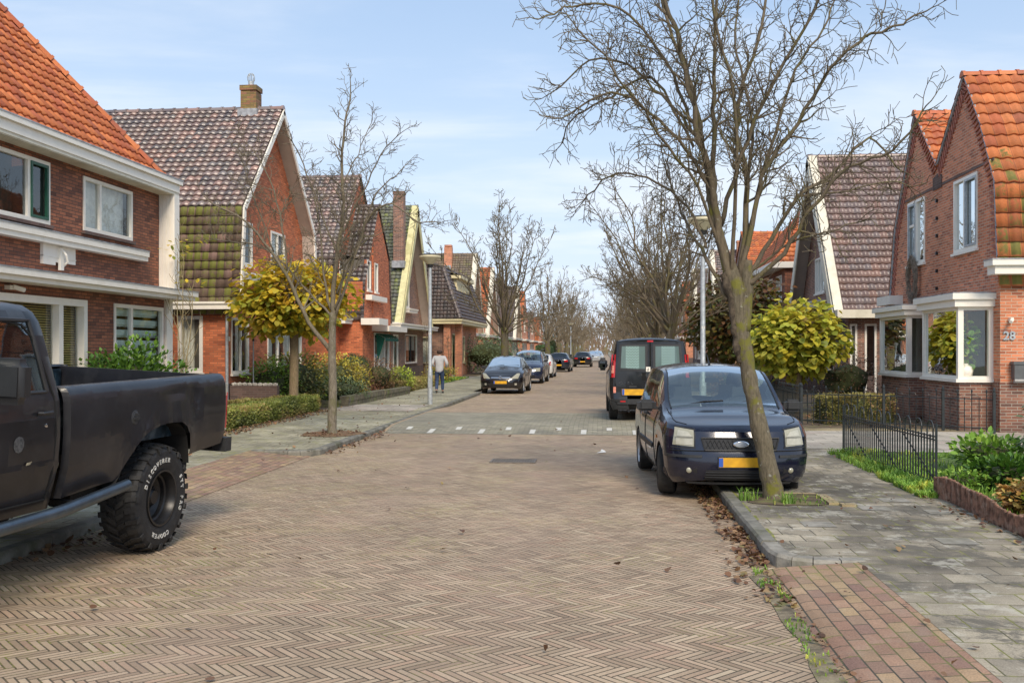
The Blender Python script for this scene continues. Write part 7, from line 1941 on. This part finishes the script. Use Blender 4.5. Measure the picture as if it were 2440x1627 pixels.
    for sg in (1,-1):
        mb=MB(); mb.box((sg*1.0,-2.0,1.325),(sg*1.012,-1.86,1.35)); mb.tube([(sg*1.012,-2.01,1.345),(sg*1.035,-1.99,1.345),(sg*1.035,-1.88,1.348),(sg*1.012,-1.85,1.345)],.011,6); sh(mb); mb.build('door_handle',M['black'],t)
        mb=MB(); mb.lathe([(0,.008),(.013,.007),(.016,0)],12,Matrix.Translation((sg*1.0,-1.72,1.25))@Matrix.Rotation(sg*R(90),4,'Y')); mb.build('door_lock',M['chrome'],t)
        mb=MB(); bm=bmesh.new(); bmesh.ops.create_cube(bm,size=1); bmesh.ops.bevel(bm,geom=bm.edges[:]+bm.verts[:],offset=.18,segments=3,affect='EDGES')
        for v in bm.verts: mb.v.append((sg*1.20+v.co.x*.24,-2.40+v.co.y*.10,1.60+v.co.z*.30))
        for f in bm.faces: mb.f.append(tuple(v.index for v in f.verts)); mb.uv.append(None); mb.m.append(0)
        bm.free(); mb.tube([(sg*.95,-2.48,1.5),(sg*1.1,-2.44,1.52)],.018,6); mb.build('wing_mirror',M['black'],t,smooth=True,auto=40)
    # worn decals and scrapes on the door
    mb=MB(); Q=Matrix.Translation((1.006,-2.02,1.14))@Matrix.Rotation(R(90),4,'Y'); mb.lathe([(0,.001),(.058,.001)],10,Q); mb.build('old_sticker_mark',plain('sticker_residue',(.10,.095,.09),.9,.4,40),t)
    mb=MB(); mb.poly([(1.009,-1.94,.985),(1.009,-1.89,.99),(1.009,-1.87,1.01),(1.009,-1.93,1.005)]); mb.build('paint_chip',plain('chipped_paint',(.35,.30,.2),.9,.3,30),t)
    # bonnet block
    mb=MB(); ys2=[-3.55,-3.9,-4.3,-4.6,-4.8,-4.88]; H=[]
    for k,y in enumerate(ys2):
        s_=[1,1,1,.99,.97,.93][k]; P=cabsec(y,hood=True)
        wy=-3.35; zz=lambda z:z
        H.append([V((x*s_,y,(z if z>.62 else z)-(.03*k if z>1.4 else 0)*.4)) for x,z in P])
    for j in range(len(H)-1):
        for i in range(len(H[0])-1):
            for sg in (1,-1): mb.poly([V((sg*p.x,p.y,p.z)) for p in (H[j][i],H[j][i+1],H[j+1][i+1],H[j+1][i])])
    for i in range(len(H[0])-1):
        a,b=H[-1][i],H[-1][i+1]
        for sg in (1,-1): mb.poly([V((sg*a.x,a.y,a.z)),V((sg*b.x,b.y,b.z)),V((0,b.y,b.z)),V((0,a.y,a.z))])
    mb.build('bonnet',pm,t,smooth=True,auto=40)
    mb=MB(); mb.box((-.7,-4.90,1.0),(.7,-4.87,1.3)); mb.build('grille',M['chrome'],t); mb=MB(); mb.box((-1.0,-5.08,.72),(1.0,-4.92,.9)); mb.build('front_bumper',M['plastic'],t)
    mb=MB(); mb.box((-.7,-2.9,1.0),(.7,-2.3,1.45)); mb.box((-.7,-2.3,1.0),(.7,-2.15,1.85)); mb.build('seat',M['seat'],t)
    # side exhaust
    M['pipe']=plain('blued_steel_pipe',(.10,.13,.16),.32,.2,5,metal=.8,dirt=((.06,.05,.05),.4))
    mb=MB(); path=smooth_path([(1.06,-4.2,.585),(1.06,-3.0,.59),(1.06,-1.75,.61),(1.06,-1.35,.635),(1.07,-.72,.695)],4); mb.tube(path,.047,14,cap=False); mb.tube([path[-1]+V((0,.001,0)),path[-2]],.040,14); mb.build('exhaust_pipe',M['pipe'],t,smooth=True)
    mb=MB(); mb.lathe([(0,0),(.040,0)],14,Matrix.Translation(path[-1]+V((.001,.002,0)))@Matrix.Rotation(R(-90),4,'X')); mb.build('exhaust_mouth',M['under'],t)
    for y in (-2.4,-1.3): mb=MB(); mb.box((.5,y,.60),(1.04,y+.05,.64)); mb.build('pipe_bracket',M['under'],t)
    # wheels
    r=.475; W=.34
    def wheel(x,y,sg):
        T_=Matrix.Translation((x,y,r))@Matrix.Rotation(R(90)*sg,4,'Y')
        mb=MB(); ri=.245
        mb.lathe([(ri,-W),(.40,-W-.005),(.44,-W+.01),(.457,-W+.04),(.460,-W*.5),(.457,-.04),(.44,-.012),(.41,.004),(.36,.010),(.30,.004),(ri,-.012)],64,T_)
        rr=random.Random(3); n=30
        for k in range(n):
            a0=2*pi*k/n
            for row,(z0,z1,h) in enumerate(((-.085,.004,.478),(-.165,-.095,.480),(-.255,-.175,.480),(-W-.004,-W+.085,.478))):
                a=a0+(pi/n if row%2 else 0)+rr.uniform(-.01,.01); w0=.70*2*pi/n*(.62 if row in(1,2) else (.75 if k%2 else .55)); sk=.05 if row in (1,) else (-.05 if row==2 else .015)
                P=[]
                for (rad_) in (.452,h):
                    for (aa,zz) in ((a-w0/2+sk,z0),(a+w0/2+sk,z0),(a+w0/2-sk,z1),(a-w0/2-sk,z1)):
                        rad2=rad_-(.022 if (row==0 and zz==z1 and rad_>.46) or (row==3 and zz==z0 and rad_>.46) else 0); P.append(T_@V((rad2*cos(aa),rad2*sin(aa),zz)))
                b=len(mb.v); mb.v+=[tuple(p) for p in P]
                for q in ((4,5,6,7),(0,1,5,4),(1,2,6,5),(2,3,7,6),(3,0,4,7)): mb.f.append(tuple(b+i for i in q)); mb.uv.append(None); mb.m.append(0)
            # shoulder lugs running down the sidewall
            if k%2==0:
                for (zz,zs) in ((.004,.016),):
                    P=[T_@V((q*cos(a0+da),q*sin(a0+da),z_)) for q,da,z_ in ((.405,-.05,.006),(.405,.05,.006),(.452,.06,-.004),(.452,-.06,-.004))]; P2=[T_@V((q*cos(a0+da),q*sin(a0+da),z_)) for q,da,z_ in ((.41,-.045,.018),(.41,.045,.018),(.455,.055,.010),(.455,-.055,.010))]
                    mb.poly(P2)
                    for i in range(4): mb.poly([P[i],P[(i+1)%4],P2[(i+1)%4],P2[i]])
        w_=mb.build('wheel',M['truck_tyre'],t,smooth=False)
        mb=MB(); mb.lathe([(ri+.004,-.010),(ri+.006,.004),(ri-.012,.004),(ri-.018,-.02),(ri-.03,-.045),(ri-.034,-.08),(ri-.05,-.09),(ri-.055,-.125),(.17,-.14),(.14,-.155),(.10,-.15),(.085,-.15),(.08,-.10),(.06,-.075),(0,-.075)],40,T_)
        for k in range(8):
            a=2*pi*k/8; mb.lathe([(.012,-.15),(.012,-.125),(0,-.122)],6,T_@Matrix.Translation((.105*cos(a),.105*sin(a),0)))
        mb.build('rim',M['steelrim'],w_,smooth=True,auto=30)
        if sg>0:
            rl=.335; M['white_letters']=plain('raised_white_letters',(.50,.50,.48),.6,.35,30)
            def arc(s_,phi0,step,size):
                mb=MB()
                for i,ch in enumerate(s_):
                    if ch==' ': continue
                    ph=R(phi0+step*i); c_,s2=cos(ph),sin(ph)
                    Mx=Matrix(((0,0,1,x+.0125),(c_,s2,0,y+rl*s2),(-s2,c_,0,r+rl*c_),(0,0,0,1)))
                    add_text(mb,ch,size,Mx,.003,.0010)
                mb.build('lettering',M['white_letters'],w_)
            arc('DISCOVERER',-66,8.6,.056); arc('STT PRO',62,8.6,.056); arc('COOPER',163,8.8,.056)
    for y in (0,-3.35):
        wheel(1.0,y,1); wheel(-1.0,y,-1)
M['bedblue']=plain('blue_black_scuffed_metal',(.015,.035,.055),.45,.6,5,metal=.3,dirt=((.17,.21,.24),.5),dscale=7)
pickup()

# ------------------------------------------------------------------ walking person
def skin(nodes,edges,sub=2):
    me=bpy.data.meshes.new('sk'); me.from_pydata([n[0] for n in nodes],edges,[]); o=bpy.data.objects.new('sk',me); COL.objects.link(o)
    m=o.modifiers.new('s','SKIN'); m.use_smooth_shade=True; sv=me.skin_vertices[0].data
    for i,n in enumerate(nodes): r=n[1]; sv[i].radius=(r if isinstance(r,tuple) else (r,r)); sv[i].use_root=(i==0)
    s=o.modifiers.new('d','SUBSURF'); s.levels=sub; s.render_levels=sub
    bpy.context.view_layer.update(); dg=bpy.context.evaluated_depsgraph_get(); out=bpy.data.meshes.new_from_object(o.evaluated_get(dg))
    bpy.data.objects.remove(o); out.polygons.foreach_set('use_smooth',[True]*len(out.polygons)); return out
def skin_obj(name,nodes,edges,mat,parent,sub=2):
    me=skin(nodes,edges,sub); me.name=name; me.materials.clear(); me.materials.append(mat); o=bpy.data.objects.new(name,me); return link(o,parent)
def person():
    t=thing('person','person in light grey jacket and blue jeans walking away beside the lamp post','person',(-6.15,37.2,.10),R(3))
    sk=plain('skin',(.42,.24,.17),.6,.05); H=1.64
    # joints; walking away from the camera: left foot pushes off, right leg forward
    hip=V((0,0,.86)); J=[(hip,.105),((0,.01,1.0),(.13,.09)),((0,.02,1.18),(.15,.10)),((0,.02,1.33),(.15,.09)),((0,.03,1.42),.055),((0,.045,1.48),.055),((0,.06,1.565),(.10,.12)),((0,.06,1.63),(.09,.10)),
       ((-.09,.0,.82),.085),((-.10,.06,.46),.055),((-.10,-.12,.10),.036),((-.10,.02,.04),.034),
       ((.09,.0,.82),.085),((.10,.17,.46),.055),((.10,.18,.09),.036),((.10,.30,.04),.034),
       ((-.19,.02,1.36),.052),((-.275,-.06,1.12),.042),((-.22,.10,1.02),.033),((-.20,.17,1.01),.026),
       ((.19,.02,1.36),.052),((.285,-.03,1.13),.042),((.24,.12,1.00),.033),((.23,.19,.99),.026)]
    E_=[(0,1),(1,2),(2,3),(3,4),(4,5),(5,6),(6,7),(0,8),(8,9),(9,10),(10,11),(0,12),(12,13),(13,14),(14,15),(3,16),(16,17),(17,18),(18,19),(3,20),(20,21),(21,22),(22,23)]
    # five fingers on each hand
    for b,sg in ((19,-1),(23,1)):
        p=V(J[b][0])
        for k in range(4):
            J.append((p+V(((k-1.5)*.013,.035,-.004*k)),.008)); E_.append((b,len(J)-1)); J.append((p+V(((k-1.5)*.014,.062-.006*abs(k-1.5),-.022)),.0065)); E_.append((len(J)-2,len(J)-1))
        J.append((p+V((-sg*.03,.01,.01)),.009)); E_.append((b,len(J)-1)); J.append((p+V((-sg*.034,.035,.0)),.007)); E_.append((len(J)-2,len(J)-1))
    J=[(tuple(a),b) for a,b in J]; skin_obj('body',J,E_,sk,t)
    jk=plain('light_grey_jacket',(.46,.46,.47),.85,.12,8,bump=.3)
    N=[((0,0,.74),(.175,.135)),((0,.01,1.0),(.165,.12)),((0,.02,1.18),(.18,.13)),((0,.02,1.33),(.175,.115)),((0,.03,1.42),.075),((-.19,.02,1.36),.072),((-.28,-.06,1.12),.066),((-.22,.10,1.02),.052),((.19,.02,1.36),.072),((.29,-.03,1.13),.066),((.24,.12,1.01),.052)]
    skin_obj('jacket',N,[(0,1),(1,2),(2,3),(3,4),(3,5),(5,6),(6,7),(3,8),(8,9),(9,10)],jk,t)
    je=plain('blue_jeans',(.035,.06,.13),.9,.25,14)
    skin_obj('jeans',[((0,0,.90),(.14,.11)),((-.09,0,.80),.102),((-.10,.06,.46),.074),((-.10,-.10,.13),.058),((.09,0,.80),.102),((.10,.17,.46),.074),((.10,.18,.11),.058)],[(0,1),(1,2),(2,3),(0,4),(4,5),(5,6)],je,t)
    for x,y,z in ((-.10,-.13,.10),(.10,.17,.05)):
        skin_obj('shoe',[((x,y-.03,z),.045),((x,y+.08,z-.015 if z>.06 else z),.045),((x,y+.17,z-.04 if z>.06 else z-.01),.035)],[(0,1),(1,2)],M['black'],t)
    hr=plain('brown_hair',(.045,.022,.014),.7,.3,30)
    skin_obj('hair',[((0,.03,1.47),(.085,.075)),((0,.03,1.56),(.125,.125)),((0,.04,1.65),(.11,.11))],[(0,1),(1,2)],hr,t)
person()
